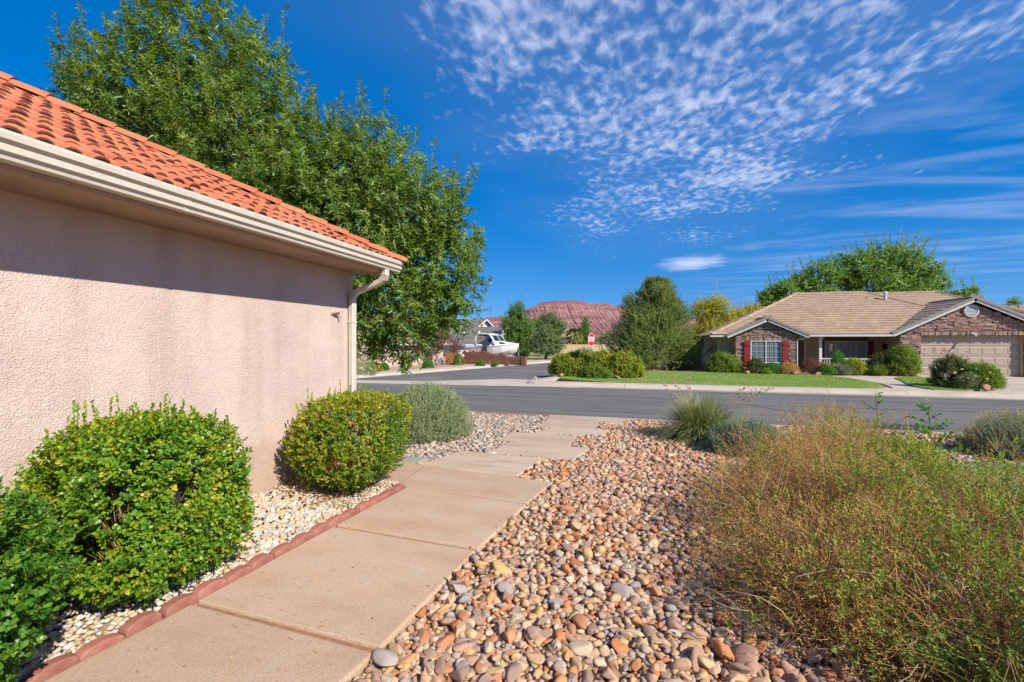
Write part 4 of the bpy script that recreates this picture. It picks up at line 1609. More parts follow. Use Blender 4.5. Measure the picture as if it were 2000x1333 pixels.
# its straw-coloured flower spikes
n = 420
gsh = [o for o in bpy.data.objects if o.name.startswith('grey_shrub')][0]
d = rand_unit(n)
d[:, 2] = np.abs(d[:, 2])
Pn = np.array([5.55, 8.5, ground_z(8.5) + .1]) + d * [.74, .64, .46]
V1, F1, R1 = shoots(Pn, unit(d + [0, 0, .9]), .17, 18, .014, .008, .5, 0, 'diamond', .2, RNG.uniform(.4, 1, n))
np_part('flower_spikes', V1, F1, M['dry_leaf'], gsh, R1)

# arching grass clump with dry seed stalks
gc = thing('grass_clump', 'arching clump of green and straw-tipped ornamental grass by the cobbles', 'grass clump', (1.02, 8.55, ground_z(8.55)))
n = 2600
az = RNG.uniform(0, 6.28, n)
lean = RNG.uniform(.12, 1.4, n)
Ls = RNG.uniform(.7, 1.08, n)
ro = RNG.uniform(0, .28, n)
P0 = np.stack([1.02 + ro * np.cos(az), 8.55 + ro * np.sin(az), np.full(n, ground_z(8.55) - .02)], 1)
k = 7
t = np.linspace(0, 1, k)[None, :]
hr = np.sin(lean)[:, None] * Ls[:, None] * (t * .75 + .35 * t ** 2.2)
vz = np.cos(lean)[:, None] * Ls[:, None] * t - (.10 + .45 * np.sin(lean))[:, None] * Ls[:, None] * t ** 2.6
cx = P0[:, :1] + hr * np.cos(az)[:, None]
cy = P0[:, 1:2] + hr * np.sin(az)[:, None]
cz = np.maximum(P0[:, 2:3] + vz, ground_z(8.55) + .01)
w = (.0065 * (1 - t ** 2.0 * .9)) * np.ones((n, 1))
sx, sy = -np.sin(az)[:, None] * w, np.cos(az)[:, None] * w
V = np.stack([np.stack([cx + sx, cy + sy, cz], 2), np.stack([cx - sx, cy - sy, cz], 2)], 2).reshape(-1, 3)
fs = []
for i in range(k - 1):
    fs += [[2 * i, 2 * i + 1, 2 * i + 3], [2 * i, 2 * i + 3, 2 * i + 2]]
Fc = (np.array(fs)[None] + (np.arange(n) * 2 * k)[:, None, None]).reshape(-1, 3)
rr = np.clip(RNG.uniform(.0, .55, n)[:, None] + .5 * (t ** 3), 0, 1)
np_part('blades', V, Fc, M['grass_clump'], gc, np.repeat(rr.reshape(-1), 2))
stalks = [((-.15, .05), (-.62, -.15, 1.02)), ((-.1, 0), (-.45, -.05, 1.08)), ((-.05, .1), (-.22, .0, 1.14)), ((.1, 0), (.75, -.1, 1.02)), ((.12, .05), (1.15, -.1, 1.0)), ((.05, 0), (.95, .05, .92))]
for (bx, by), (tx, ty, tz) in stalks:
    b0 = Vector((1.02 + bx, 8.55 + by, ground_z(8.55)))
    e0 = Vector((1.02 + tx, 8.55 + ty, ground_z(8.55) + tz * .93))
    mid_ = b0.lerp(e0, .6) + Vector((0, 0, .22))
    pts = [b0 * (1 - q) ** 2 + mid_ * 2 * q * (1 - q) + e0 * q * q for q in np.linspace(0, 1, 9)]
    sk = MB()
    sk.tube(pts, [.006] * 5 + [.005, .004, .003, .002], 5)
    for q in range(13):
        f = .58 + .42 * q / 12
        p = b0 * (1 - f) ** 2 + mid_ * 2 * f * (1 - f) + e0 * f * f
        sd_ = p + Vector((random.uniform(-.05, .05), random.uniform(-.05, .05), random.uniform(-.03, .05)))
        sk.tube([p, sd_], .002, 4)
        sk.lathe([(.003, -.013), (.011, -.006), (.012, .004), (.003, .013)], sd_, 6)
    part('seed_stalk', sk, surf('seed_stalk', [(.40, .28, .14), (.52, .38, .2)], 30, .8) if 'seed_stalk' not in bpy.data.materials else bpy.data.materials['seed_stalk'], gc, smooth=True)

# ---- the big half-dry shrub at lower right: many fine arching stems, straw tips, scattered green shoots
ds_t = thing('dry_shrub', 'large sprawling half-dry golden shrub with green shoots at lower right', 'shrub', (2.4, 3.9, 0))


def dome(n, inner=0.0):
    """points on the shrub's lumpy dome; returns P, out direction"""
    cen = np.array([[1.15, 3.0, .60], [1.25, 4.0, .68], [1.65, 5.0, .74], [2.15, 5.7, .74], [1.6, 2.5, .58], [2.2, 3.6, .74], [2.55, 4.4, .54], [2.8, 2.9, .50], [3.0, 3.6, .40], [2.4, 2.1, .5]])
    rad = np.array([[.82, .8], [.88, .9], [.85, .9], [.8, .75], [.8, .7], [1.0, 1.0], [.85, .9], [.9, .8], [.8, .8], [.8, .6]])
    i = RNG.choice(len(cen), n, p=np.array([1.5, 1.5, 1.2, .9, 1.3, 1.4, 1., 1.1, .8, .9]) / 11.6)
    d = rand_unit(n)
    d[:, 2] = np.abs(d[:, 2])
    r = RNG.uniform(.55, 1, n) if inner == 0 else RNG.uniform(inner, .8, n)
    P = np.stack([cen[i, 0] + d[:, 0] * rad[i, 0] * r, cen[i, 1] + d[:, 1] * rad[i, 1] * r, .06 + d[:, 2] * cen[i, 2] * r], 1)
    P = P + d * (.16 * lump(P, 3.4))[:, None]
    P[:, 2] = np.maximum(P[:, 2], .03)
    return P, d, i, cen


n = 11000
Q, d, i, cen = dome(n)
A = np.stack([cen[i, 0], cen[i, 1], np.zeros(n)], 1) + RNG.normal(0, .22, (n, 3)) * [1, 1, 0]
A = A + (Q - A) * RNG.uniform(0, .45, n)[:, None]
bd = np.tile([0, 0, 1.0], (n, 1)) * RNG.uniform(-.1, .9, n)[:, None] + RNG.normal(0, .4, (n, 3))
V, Fc, rr = stems(A, Q, RNG.uniform(.0010, .0026, n), .16, 5, np.clip(RNG.beta(2, 2, n), 0, 1), bd)
sets = [(V, Fc, rr)]
n2 = 900
Q2, d2, i2, cen = dome(n2, .45)
A2 = np.stack([cen[i2, 0], cen[i2, 1], np.zeros(n2)], 1) + RNG.normal(0, .2, (n2, 3)) * [1, 1, 0]
sets.append(stems(A2, Q2, RNG.uniform(.0025, .005, n2), .2, 6, RNG.uniform(.75, 1, n2)))
# pale weathered twigs that lie across the surface, forked
n3 = 520
Q3, d3, i3, cen = dome(n3)
keep = (RNG.uniform(0, 1, n3) < np.clip(.75 + .4 * lump(Q3 + 6, 2.2), .1, 1))
Q3, d3 = Q3[keep], d3[keep]
n3 = len(Q3)
tg = unit(np.cross(d3, RNG.normal(size=(n3, 3))) + d3 * .5 + np.array([0, 0, .25]))
ln3 = RNG.uniform(.14, .42, n3)[:, None]
E3 = Q3 + tg * ln3
E3[:, 2] = np.maximum(E3[:, 2], .03)
Q3[:, 2] = np.maximum(Q3[:, 2] - .05, .02)
sets.append(stems(Q3, E3, RNG.uniform(.0018, .004, n3), .12, 5, RNG.uniform(.6, 1, n3)))
M3 = Q3 * .5 + E3 * .5
for q_ in range(2):
    sets.append(stems(M3, M3 + unit(tg + RNG.normal(0, .6, (n3, 3))) * ln3 * .55, RNG.uniform(.0012, .0024, n3), .1, 4, RNG.uniform(.6, 1, n3)))
V, Fc, rr = merge(sets)
np_part('stems', V, Fc, M['dry_stem'], ds_t, rr)
# straw-coloured twiglets at the surface, mostly on the left and near side
n = 24000
Q, d, i, cen = dome(n)
keep = RNG.uniform(0, 1, n) < np.clip(.88 - .85 * (Q[:, 0] - .34 * Q[:, 1]) + .75 * lump(Q, 3), .05, 1)
Q, d = Q[keep], d[keep]
n = len(Q)
D = unit(d * [.8, .8, .3] + np.array([-.05, 0, .7]) + RNG.normal(0, .4, (n, 3)))
V, Fc, rr = shoots(Q - D * .05, D, .13, 10, .020, .0046, .45, 0, 'diamond', .3, np.clip(.45 + .3 * lump(Q, 2.5) + RNG.normal(0, .2, n), 0, 1))
np_part('straw_tips', V, Fc, M['dry_leaf'], ds_t, rr)
# green shoots: thick on the right and top, sparse elsewhere
n = 13000
Q, d, i, cen = dome(n)
keep = RNG.uniform(0, 1, n) < np.clip(.10 + .75 * (Q[:, 0] - .30 * Q[:, 1]) + .8 * lump(Q + 4, 4.2), .05, .95)
Q, d = Q[keep], d[keep]
n = len(Q)
D = unit(d * .6 + np.array([0, 0, .8]) + RNG.normal(0, .3, (n, 3)))
V, Fc, rr = shoots(Q - D * .02, D, .085, 11, .028, .0105, .75, 0, 'diamond', .25, np.clip(.5 + .3 * lump(Q, 3) + RNG.normal(0, .2, n), 0, 1))
np_part('green_shoots', V, Fc, leafmat('shrub_green', [(.045, .085, .014), (.095, .145, .022), (.16, .19, .035), (.24, .24, .07)], None, .3, .5, .3), ds_t, rr)
# few red blossoms
n = 26
Q, d, i, cen = dome(n)
Q = Q[Q[:, 0] > 1.6]
V, Fc, rr = shoots(Q + [0, 0, .03], np.tile([0, 0, 1.0], (len(Q), 1)), .02, 7, .016, .011, 1.0)
np_part('red_blossoms', V, Fc, M['red_flower'], ds_t, rr, kind='stuff')

# upright straw wisps and dark green leafy shoots standing above its back


def leafy_stalk(name, label, base, top, nbranch, nleaf, ll, lw, mat, z0=0.0, cat='plant', spread=.35, flowers=0, group=None):
    t = thing(name, label, cat, (base[0], base[1], z0), group=group)
    b0, e0 = Vector((base[0], base[1], z0 - .02)), Vector(top)
    sk = MB()
    pts = [b0.lerp(e0, f) + Vector((.015 * math.sin(f * 5), .01 * math.cos(f * 4), 0)) for f in np.linspace(0, 1, 8)]
    sk.tube(pts, [.007, .0065, .006, .005, .0045, .004, .003, .002], 5)
    Pb, Db, Lb = [], [], []
    for q in range(nbranch):
        f = .22 + .75 * q / nbranch
        p = b0.lerp(e0, f)
        a = q * 2.4 + random.uniform(-.4, .4)
        L_ = spread * (1.1 - f) * random.uniform(.6, 1.2) + .05
        dd = Vector((math.cos(a), math.sin(a), random.uniform(.15, .8))).normalized()
        sk.tube([p, p + dd * L_ * .5, p + dd * L_ + Vector((0, 0, .02))], [.003, .0025, .0015], 4)
        Pb.append(p)
        Db.append(dd)
        Lb.append(L_)
    Pb.append(b0.lerp(e0, .3))
    Db.append((e0 - b0).normalized())
    Lb.append((e0 - b0).length * .72)
    part('stem', sk, M['bark'], t, smooth=True)
    V, Fc, rr = shoots(np.array([p[:] for p in Pb]), np.array([p[:] for p in Db]), np.array(Lb), nleaf, ll, lw, .95, 0, 'leaf', .2)
    np_part('leaves', V, Fc, mat, t, rr)
    if flowers:
        idx = RNG.integers(0, len(Pb), flowers)
        Pf = np.array([(Pb[i] + Db[i] * Lb[i])[:] for i in idx])
        V, Fc, rr = shoots(Pf, np.tile([0, 0, 1.0], (flowers, 1)), .02, 8, .018, .012, 1.1)
        np_part('blossoms', V, Fc, M['red_flower'], t, rr, kind='stuff')
    return t


leafy_stalk('sapling', 'single upright leafy green sapling rising at the edge of the near grass', (3.18, 6.25), tuple(at(1815, 788, 5.15)), 13, 9, .06, .034, M['green_leaf'], spread=.42, cat='sapling')
leafy_stalk('leafy_stalk', 'tall thin dark-leaved stalk with red blossoms, tallest behind the dry shrub', (2.62, 6.1), tuple(at(1712, 765, 5.2)), 12, 10, .036, .018, M['green_leaf'], flowers=7, spread=.4, group='leafy stalks behind the dry shrub')
leafy_stalk('leafy_stalk', 'short dark-leaved stalk right of the tallest one behind the dry shrub', (2.85, 6.0), tuple(at(1748, 835, 5.1)), 12, 10, .034, .017, M['green_leaf'], flowers=4, spread=.35, group='leafy stalks behind the dry shrub')
leafy_stalk('leafy_stalk', 'bushy low dark-leaved stalk left of the tallest one behind the dry shrub', (2.35, 5.9), tuple(at(1680, 840, 5.2)), 13, 10, .034, .017, M['green_leaf'], flowers=3, spread=.4, group='leafy stalks behind the dry shrub')
mound('leafy_bush', 'low bright green leafy bush at the foot of the tall stalks', 'bush', (2.6, 5.6), .5, .45, .62, 1400, M['photinia_leaf'], .09, 10, .026, .012, 'leaf', .8, .7, 80, z=0)
ws = thing('straw_wisps', 'tuft of tall straw-coloured dry wisps standing above the dry shrub', 'dry grass', (2.1, 6.0, 0))
n = 130
A = np.stack([RNG.normal(2.05, .30, n), RNG.normal(5.9, .18, n), np.zeros(n)], 1)
B = A + np.stack([RNG.normal(0, .12, n), RNG.normal(0, .1, n), RNG.uniform(.55, .92, n)], 1)
V, Fc, rr = merge([stems(A, B, RNG.uniform(.0015, .0028, n), .05, 5, RNG.uniform(.3, .9, n)), shoots(A * .45 + B * .55, unit(B - A), .36, 26, .016, .005, .5, 0, 'diamond', .25, RNG.uniform(.3, 1, n))])
np_part('wisps', V, Fc, M['dry_leaf'], ws, rr)


# ------------------------------------------------------------------ trees
def crown(lobes, nshoot, sl, nleaf, ll, lw, mat, parent, up=.45, sag=.12, spread=.85, kind='diamond', gap=-.75, gapf=1.6, shade=.2, rmin=.35, updir=.5, tips=0):
    L = np.array(lobes, dtype=float)     # x y z rx ry rz
    wgt = (L[:, 3] * L[:, 4] * L[:, 5]) ** (2 / 3)
    i = RNG.choice(len(L), nshoot, p=wgt / wgt.sum())
    d = rand_unit(nshoot)
    r = RNG.uniform(rmin ** 2, 1, nshoot) ** .5
    P = L[i, :3] + d * L[i, 3:6] * r[:, None]
    P += d * (.10 * lump(P, 2.2 * gapf) * L[i, 3])[:, None]
    k = lump(P + 7, gapf * 1.5) > gap
    P, d, i = P[k], d[k], i[k]
    n = len(P)
    D = unit(d * .75 + np.array([0, 0, up]) + RNG.normal(0, .35, (n, 3)))
    zn = (P[:, 2] - L[i, 2]) / L[i, 5]
    rb_ = np.clip(.38 + .08 * zn + .22 * lump(P, gapf * 1.3) + RNG.normal(0, .2, n), 0, 1)
    V, Fc, rr = shoots(P - D * sl * .5, D, sl * RNG.uniform(.6, 1.3, n), nleaf, ll, lw, spread, sag, kind, .22, rb_, .05, 0)
    sets = [(V, Fc, rr)]
    if tips:
        # long upright leaders that break the outline
        j = RNG.choice(len(L), tips, p=wgt / wgt.sum())
        dd = rand_unit(tips)
        dd[:, 2] = np.abs(dd[:, 2])
        Pt = L[j, :3] + dd * L[j, 3:6] * .93
        Dt = unit(dd * .45 + np.array([0, 0, updir * 2]) + RNG.normal(0, .15, (tips, 3)))
        sets.append(shoots(Pt, Dt, sl * RNG.uniform(1.6, 2.9, tips), int(nleaf * 2.2), ll * .9, lw * .95, .75, sag * .4, kind, .2, RNG.uniform(.4, 1, tips), .05))
    V, Fc, rr = merge(sets)
    return np_part('crown', V, Fc, mat, parent, rr)


def limbs(parent, base, fork, ends, r0, mat, name='trunk', sub=2, twig=.25):
    b = MB()
    base, fork = Vector(base), Vector(fork)
    b.tube([base + Vector((0, 0, -.1)), base.lerp(fork, .3), base.lerp(fork, .7) + Vector((.03, .02, 0)), fork], [r0 * 1.35, r0, r0 * .9, r0 * .8], 9)
    for e in ends:
        e = Vector(e)
        q = fork.lerp(e, .5) + Vector((random.uniform(-.1, .1), random.uniform(-.1, .1), .08)) * (e - fork).length * .5
        b.tube([fork, fork.lerp(q, .5) + Vector((0, 0, .02)), q, e], [r0 * .62, r0 * .45, r0 * .32, r0 * .08], 7)
        for s_ in range(sub):
            f = q.lerp(e, random.uniform(0, .6))
            tip_ = f + Vector((random.uniform(-1, 1), random.uniform(-1, 1), random.uniform(-.1, .9))) * (e - fork).length * twig
            b.tube([f, f.lerp(tip_, .5) + Vector((0, 0, .03)), tip_], [r0 * .2, r0 * .12, r0 * .03], 5)
    return part(name, b, mat, parent, smooth=True)


def lobe(u, v, dep, r, rz=None, ry=None):
    p = at(u, v, dep)
    return (p.x, p.y, p.z, r, ry or r, rz or r)


# the ash behind the near house
ash = thing('ash_tree', 'tall leafy green ash tree rising behind the orange tiled roof', 'tree', (-7.6, 9.0, -.15))
AL = [lobe(250, 160, 10.5, 1.15), lobe(390, 90, 10.9, 1.45, 1.5), lobe(500, 150, 10.5, .95), lobe(180, 190, 10.2, .65), lobe(330, 260, 10.5, 1.75), lobe(490, 330, 10.3, 1.9), lobe(580, 235, 10.4, .45),
      lobe(660, 345, 10.3, 1.2), lobe(730, 310, 10.3, .95), lobe(640, 440, 10, 1.9), lobe(790, 420, 10.2, 1.25), lobe(850, 410, 10.1, .75), lobe(850, 520, 10, 1.05), lobe(905, 470, 10.1, .45), lobe(760, 550, 9.6, 1.35), lobe(880, 595, 9.8, .65),
      lobe(905, 600, 9.9, .4), lobe(720, 620, 9.2, .75), lobe(790, 640, 9.3, .65), lobe(850, 625, 9.5, .36), lobe(740, 665, 9.2, .35, .4), lobe(790, 690, 9.3, .22, .35), lobe(450, 380, 12.2, 2.4), lobe(640, 470, 12.2, 2.2), lobe(320, 270, 12.2, 1.5)]
crown(AL, 12500, .36, 15, .125, .040, M['ash_leaf'], ash, .35, .22, .9, 'diamond', -.42, 1.9, rmin=.45, tips=420, updir=.9)
ends = [Vector(l[:3]) + Vector((0, 0, .4)) for l in AL[:20]]
limbs(ash, (-7.6, 9.0, -.15), (-7.55, 9.0, 2.6), ends, .20, M['bark'], sub=4)


# ------------------------------------------------------------------ stone-fronted house across the street
GZ = -.27
fh = thing('stone_house', 'single-storey tan house with stone gables, red shutters and garage across street', 'house', (11, 33, GZ))
b = MB()
b.box(4.45, 8.2, 28.9, 38, GZ - .1, 1.93)
b.box(8.2, 13.1, 30.6, 38, GZ - .1, 1.95)
b.box(13.1, 19.15, 28.66, 38, GZ - .1, 1.93)
b.prism([(13.1, 1.86), (19.15, 1.86), (19.15, 1.93), (16.13, 3.46), (13.1, 1.93)], 'y', 28.40, 30)
b.box(13.1, 13.97, 28.40, 28.7, GZ - .1, 1.859)
b.box(18.17, 19.15, 28.40, 28.7, GZ - .1, 1.859)
b.box(5.2, 8.15, 28.06, 28.9, GZ - .1, 1.9)
b.prism([(5.2, 1.9), (8.15, 1.9), (6.7, 2.62)], 'y', 28.06, 29.5)
part('wall', b, M['tan_stucco'], fh)
b = MB()
zm = lambda y: 1.90 + .5 * (y - 28.2)
b.add([(3.9, 28.2, zm(28.2)), (12.6, 28.2, zm(28.2)), (15.6, 31.3, zm(31.3)), (13.6, 33.5, zm(33.5)), (9.72, 33.5, zm(33.5))], [(0, 1, 2, 3, 4)])
b.add([(3.9, 28.2, zm(28.2)), (9.72, 33.5, zm(33.5)), (3.9, 38.8, zm(28.2))], [(0, 1, 2)])
b.add([(9.72, 33.5, zm(33.5)), (13.6, 33.5, zm(33.5)), (22, 38.8, zm(28.2)), (3.9, 38.8, zm(28.2))], [(0, 1, 2, 3)])
b.add([(12.5, 31.0, 2.17), (22.9, 31.0, 2.17), (18.5, 36.0, 4.69), (12.5, 36.0, 4.69)], [(0, 1, 2, 3)])
b.add([(18.5, 36.0, 4.69), (22.9, 31.0, 2.17), (22.9, 40, 2.17)], [(0, 1, 2)])
# bay gable and garage gable
for (xc, zc_, hw, zl, y0, y1) in ((6.73, 2.80, 2.03, 1.86, 27.78, 30.3), (16.13, 3.70, 3.47, 1.92, 28.12, 33.6)):
    b.add([(xc - hw, y0, zl), (xc, y0, zc_), (xc, y1, zc_), (xc - hw, y1, zl), (xc + hw, y0, zl), (xc + hw, y1, zl)], [(0, 1, 2, 3), (1, 4, 5, 2)])
    b.add([(xc - hw, y0, zl - .02), (xc, y0, zc_ - .02), (xc, y1, zc_ - .02), (xc - hw, y1, zl - .02), (xc + hw, y0, zl - .02), (xc + hw, y1, zl - .02)], [(3, 2, 1, 0), (2, 5, 4, 1)])
b.add([(3.9, 28.2, 1.87), (12.6, 28.2, 1.87), (12.6, 30.7, 1.87), (3.9, 30.7, 1.87)], [(0, 1, 2, 3)])
froof = part('roof', b, M['flat_tile'], fh)

tiles = []


def tile_plane(O, U, W, poly, e=.325, w=.335):
    O, U, W = Vector(O), Vector(U).normalized(), Vector(W).normalized()
    N = U.cross(W)
    if N.z < 0:
        N = -N
    a0, a1 = min(p[0] for p in poly), max(p[0] for p in poly)
    b0, b1 = min(p[1] for p in poly), max(p[1] for p in poly)
    r = 0
    bb = b0
    while bb < b1 - .05:
        aa = a0 + (w / 2 if r % 2 else 0)
        while aa < a1:
            ca, cb = aa + w / 2, min(bb + e / 2, b1 - .02)
            if inside(poly, np.array([ca]), np.array([cb]))[0]:
                p = O + U * aa + W * bb + N * .01
                m4 = Matrix.Identity(4)
                for i in range(3):
                    m4[i][0], m4[i][1], m4[i][2], m4[i][3] = U[i], W[i], N[i], p[i] + N[i] * random.uniform(0, .006)
                tiles.append(m4)
            aa += w
        bb += e
        r += 1


sl = math.hypot(1, .5)
tile_plane((0, 28.16, zm(28.16) + .03), (1, 0, 0), (0, 1, .5), [(3.9, 0), (12.75, 0), (15.75, 3.1 * sl), (13.65, 5.34 * sl), (9.72, 5.34 * sl)])
tile_plane((0, 31.0, 2.20), (1, 0, 0), (0, 5, 2.52), [(13.9, 2.6), (21.0, 2.0), (18.5, 5.58), (13.4, 5.58)])
sg = math.hypot(1, .513)
tile_plane((12.64, 28.1, 1.94), (0, 1, 0), (1, 0, .513), [(0, 0), (.12, 0), (3.75, 3.47 * sg), (0, 3.47 * sg)])
sb = math.hypot(1, .463)
tile_plane((4.70, 27.75, 1.88), (0, 1, 0), (1, 0, .463), [(0, 0), (.4, 0), (2.3, 2.03 * sb), (0, 2.03 * sb)])
b = MB()
b.add([(.004, 0, .030), (.331, 0, .030), (.331, .40, .004), (.004, .40, .004), (.004, 0, .0), (.331, 0, .0)], [(0, 1, 2, 3), (4, 5, 1, 0), (4, 0, 3), (5, 2, 1), (4, 3, 2, 5)])
ft_me = b.mesh('roof_tile', M['flat_tile'])
camv = Vector((0, 0, EYE))
tiles.sort(key=lambda m: (m.translation - camv).length)
rest_t = MB()
for i, m4 in enumerate(tiles):
    if i < 300:
        inst_m('roof_tile', ft_me, froof, m4)
    else:
        rest_t.add([m4 @ v.co for v in ft_me.vertices], [tuple(p.vertices) for p in ft_me.polygons])
part('upper_tiles', rest_t, M['flat_tile'], froof, kind='stuff')

# ridge and hip caps, rake tiles


def caps(p, q, name, step=.34, r=.10, mat=None):
    p, q = Vector(p), Vector(q)
    d = (q - p).normalized()
    up = Vector((0, 0, 1))
    sx_ = d.cross(up).normalized()
    nn = sx_.cross(d)
    key = '%s_%.2f' % (name, r)
    me = bpy.data.meshes.get(key)
    if me is None:
        c_ = MB()
        c_.loft([[(r * k_, t_, z_) for k_, z_ in ((-1, -.045), (-.55, .03), (0, .055), (.55, .03), (1, -.045))] for t_ in (0, .39)], closed=False, caps=False)
        c_.add([(r, 0, -.045), (r * .55, 0, .03), (0, 0, .055), (-r * .55, 0, .03), (-r, 0, -.045)], [(0, 1, 2, 3, 4)])
        me = c_.mesh(key, mat or M['flat_tile'], fix=False)
        me.name = key
    s_ = 0
    L_ = (q - p).length
    while s_ < L_ - .1:
        o_ = p + d * s_ + nn * .05
        m4 = Matrix.Identity(4)
        dd = (d * .39 + nn * -.02).normalized()
        for i in range(3):
            m4[i][0], m4[i][1], m4[i][2], m4[i][3] = sx_[i], dd[i], nn[i], o_[i]
        inst_m(name, me, froof, m4)
        s_ += step


caps((3.95, 28.15, zm(28.2) + .02), (9.72, 33.5, zm(33.5) + .02), 'hip_cap')
caps((9.6, 33.5, zm(33.5) + .02), (13.7, 33.5, zm(33.5) + .02), 'ridge_cap')
caps((15.6, 31.35, zm(31.35) + .03), (13.6, 33.5, zm(33.5) + .02), 'hip_cap')
caps((14.2, 36, 4.72), (18.6, 36, 4.72), 'ridge_cap')
caps((22, 32.0, 2.7), (18.5, 36, 4.72), 'hip_cap')
caps((16.13, 28.1, 3.72), (16.13, 31.9, 3.72), 'ridge_cap')
caps((6.73, 27.73, 2.82), (6.73, 30.0, 2.82), 'ridge_cap')
for (xc, zc_, hw, zl, y0) in ((6.73, 2.80, 2.03, 1.86, 27.78), (16.13, 3.70, 3.47, 1.92, 28.12)):
    for sgn in (-1, 1):
        lo, hi = Vector((xc + sgn * (hw + .02), y0, zl)), Vector((xc, y0, zc_))
        d = (hi - lo).normalized()
        L_ = (hi - lo).length
        up = Vector((-d.z, 0, d.x)) if d.x > 0 else Vector((d.z, 0, -d.x))
        # trim board under the rake tiles
        fb = MB()
        fb.add([lo + up * -.16, hi + up * -.16, hi + up * -.02, lo + up * -.02] + [p_ + Vector((0, .04, 0)) for p_ in (lo + up * -.16, hi + up * -.16, hi + up * -.02, lo + up * -.02)], [(0, 1, 2, 3), (7, 6, 5, 4), (0, 4, 5, 1), (3, 2, 6, 7), (0, 3, 7, 4), (1, 5, 6, 2)])
        part('rake_board', fb, M['fascia'], froof)
        key = 'rake_tile_me'
        me = bpy.data.meshes.get(key)
        if me is None:
            c_ = MB()
            c_.prism([(-.03, -.07), (.0, -.07), (.0, .035), (.17, .035), (.17, .055), (-.03, .055)], 'x', 0, .40)
            me = c_.mesh(key, M['flat_tile_grey'])
            me.name = key
        s_ = 0
        while s_ < L_ - .05:
            o_ = lo + d * s_ + up * (.02) + Vector((0, -.012, 0))
            m4 = Matrix.Identity(4)
            dd = (d * .4 + up * -.03).normalized()
            for i in range(3):
                m4[i][0], m4[i][1], m4[i][2], m4[i][3] = dd[i], (0, 1, 0)[i], up[i], o_[i] + up[i] * .025
            inst_m('rake_tile', me, froof, m4)
            s_ += .345
b = MB()
b.box(8.80, 12.62, 28.05, 28.17, 1.79, 1.90)
b.box(3.86, 4.72, 28.05, 28.17, 1.78, 1.88)
b.tube([(8.72, 28.1, 1.80), (8.62, 28.06, 1.74), (8.28, 28.0, 1.62), (8.22, 27.98, 1.55), (8.22, 27.98, GZ)], .035, 6)
b.tube([(4.0, 28.15, 1.78), (4.1, 28.5, 1.68), (4.42, 28.86, 1.6), (4.42, 28.86, GZ)], .035, 6)
part('gutter', b, M['fascia'], froof)
b = MB()
b.lathe([(.075, -.5), (.075, .32), (.11, .32), (.11, .42), (.03, .47)], (14.15, 32.3, 4.05), 10)
part('flue_pipe', b, M['fascia'], froof, smooth=False)
b = MB()
b.lathe([(.03, -.2), (.03, .18)], (13.3, 32.55, 4.1), 8)
b.lathe([(.03, -.2), (.03, .35)], (9.3, 33.2, 4.45), 8)
part('vent_pipe', b, M['galv'], froof)
b = MB()
b.box(8.2, 13.05, 28.45, 30.7, GZ - .05, -.18)
part('porch_floor', b, M['driveway'], fh)

# ledge stone facing
stones_l = []


def ledge(x0, x1, z0, z1, y, ok, holes=()):
    z = z0
    while z < z1 - .03:
        h = random.choice((.065, .085, .10, .125))
        x = x0 - random.uniform(0, .2)
        while x < x1:
            L_ = random.uniform(.16, .46)
            a, c_ = max(x, x0), min(x + L_, x1)
            x += L_
            if c_ - a < .04:
                continue
            segs = [(a, c_)]
            for (hx0, hx1, hz0, hz1) in holes:
                if z + h > hz0 and z < hz1:
                    ns = []
                    for (s0, s1) in segs:
                        if s1 <= hx0 or s0 >= hx1:
                            ns.append((s0, s1))
                        else:
                            if s0 < hx0:
                                ns.append((s0, hx0))
                            if s1 > hx1:
                                ns.append((hx1, s1))
                    segs = ns
            for (s0, s1) in segs:
                if s1 - s0 > .035 and ok((s0 + s1) / 2, z + h):
                    stones_l.append((s0 + .006, s1 - .006, y, z + .005, z + h - .005, random.uniform(.04, .10)))
        z += h


okb = lambda x, z: z < 1.88 or z < 2.66 - abs(x - 6.7) * .463 - .05
ledge(5.17, 8.19, GZ, 2.62, 28.06, okb, [(5.90, 7.50, .28, 1.74)])
okg = lambda x, z: z < 1.9 or z < 3.52 - abs(x - 16.13) * .513 - .05
ledge(13.07, 19.2, GZ, 3.5, 28.40, okg, [(13.97, 18.17, -1, 2.03)])
x = 5.90
while x < 7.48:
    w_ = random.uniform(.07, .13)
    stones_l.append((x + .004, min(x + w_, 7.5) - .004, 28.06, 1.585, 1.735, random.uniform(.06, .1)))
    x += w_
x = 13.97
while x < 18.15:
    w_ = random.uniform(.07, .14)
    stones_l.append((x + .004, min(x + w_, 18.17) - .004, 28.40, 1.84, 2.025, random.uniform(.06, .1)))
    x += w_
b = MB()
b.box(-.5, .5, -.5, .5, -.5, .5)
lst = b.mesh('facing_stone', M['ledge_obj'])
bmm = bmesh.new()
bmm.from_mesh(lst)
bmesh.ops.bevel(bmm, geom=[e for e in bmm.edges], offset=.09, segments=1, affect='EDGES')
bmm.to_mesh(lst)
bmm.free()
stones_l.sort(key=lambda s_: -(s_[1] - s_[0]) * (s_[4] - s_[3]))
rest_s, rcol = MB(), []
face = part('stone_facing', MB().box(5.19, 8.17, 28.03, 28.055, GZ - .05, 1.6), M['mortar'], fh)
face_g = part('stone_facing', MB().box(13.09, 13.97, 28.37, 28.395, GZ - .05, 2.0), M['mortar'], fh)
part('stone_facing', MB().box(18.17, 19.17, 28.37, 28.395, GZ - .05, 2.0), M['mortar'], fh)
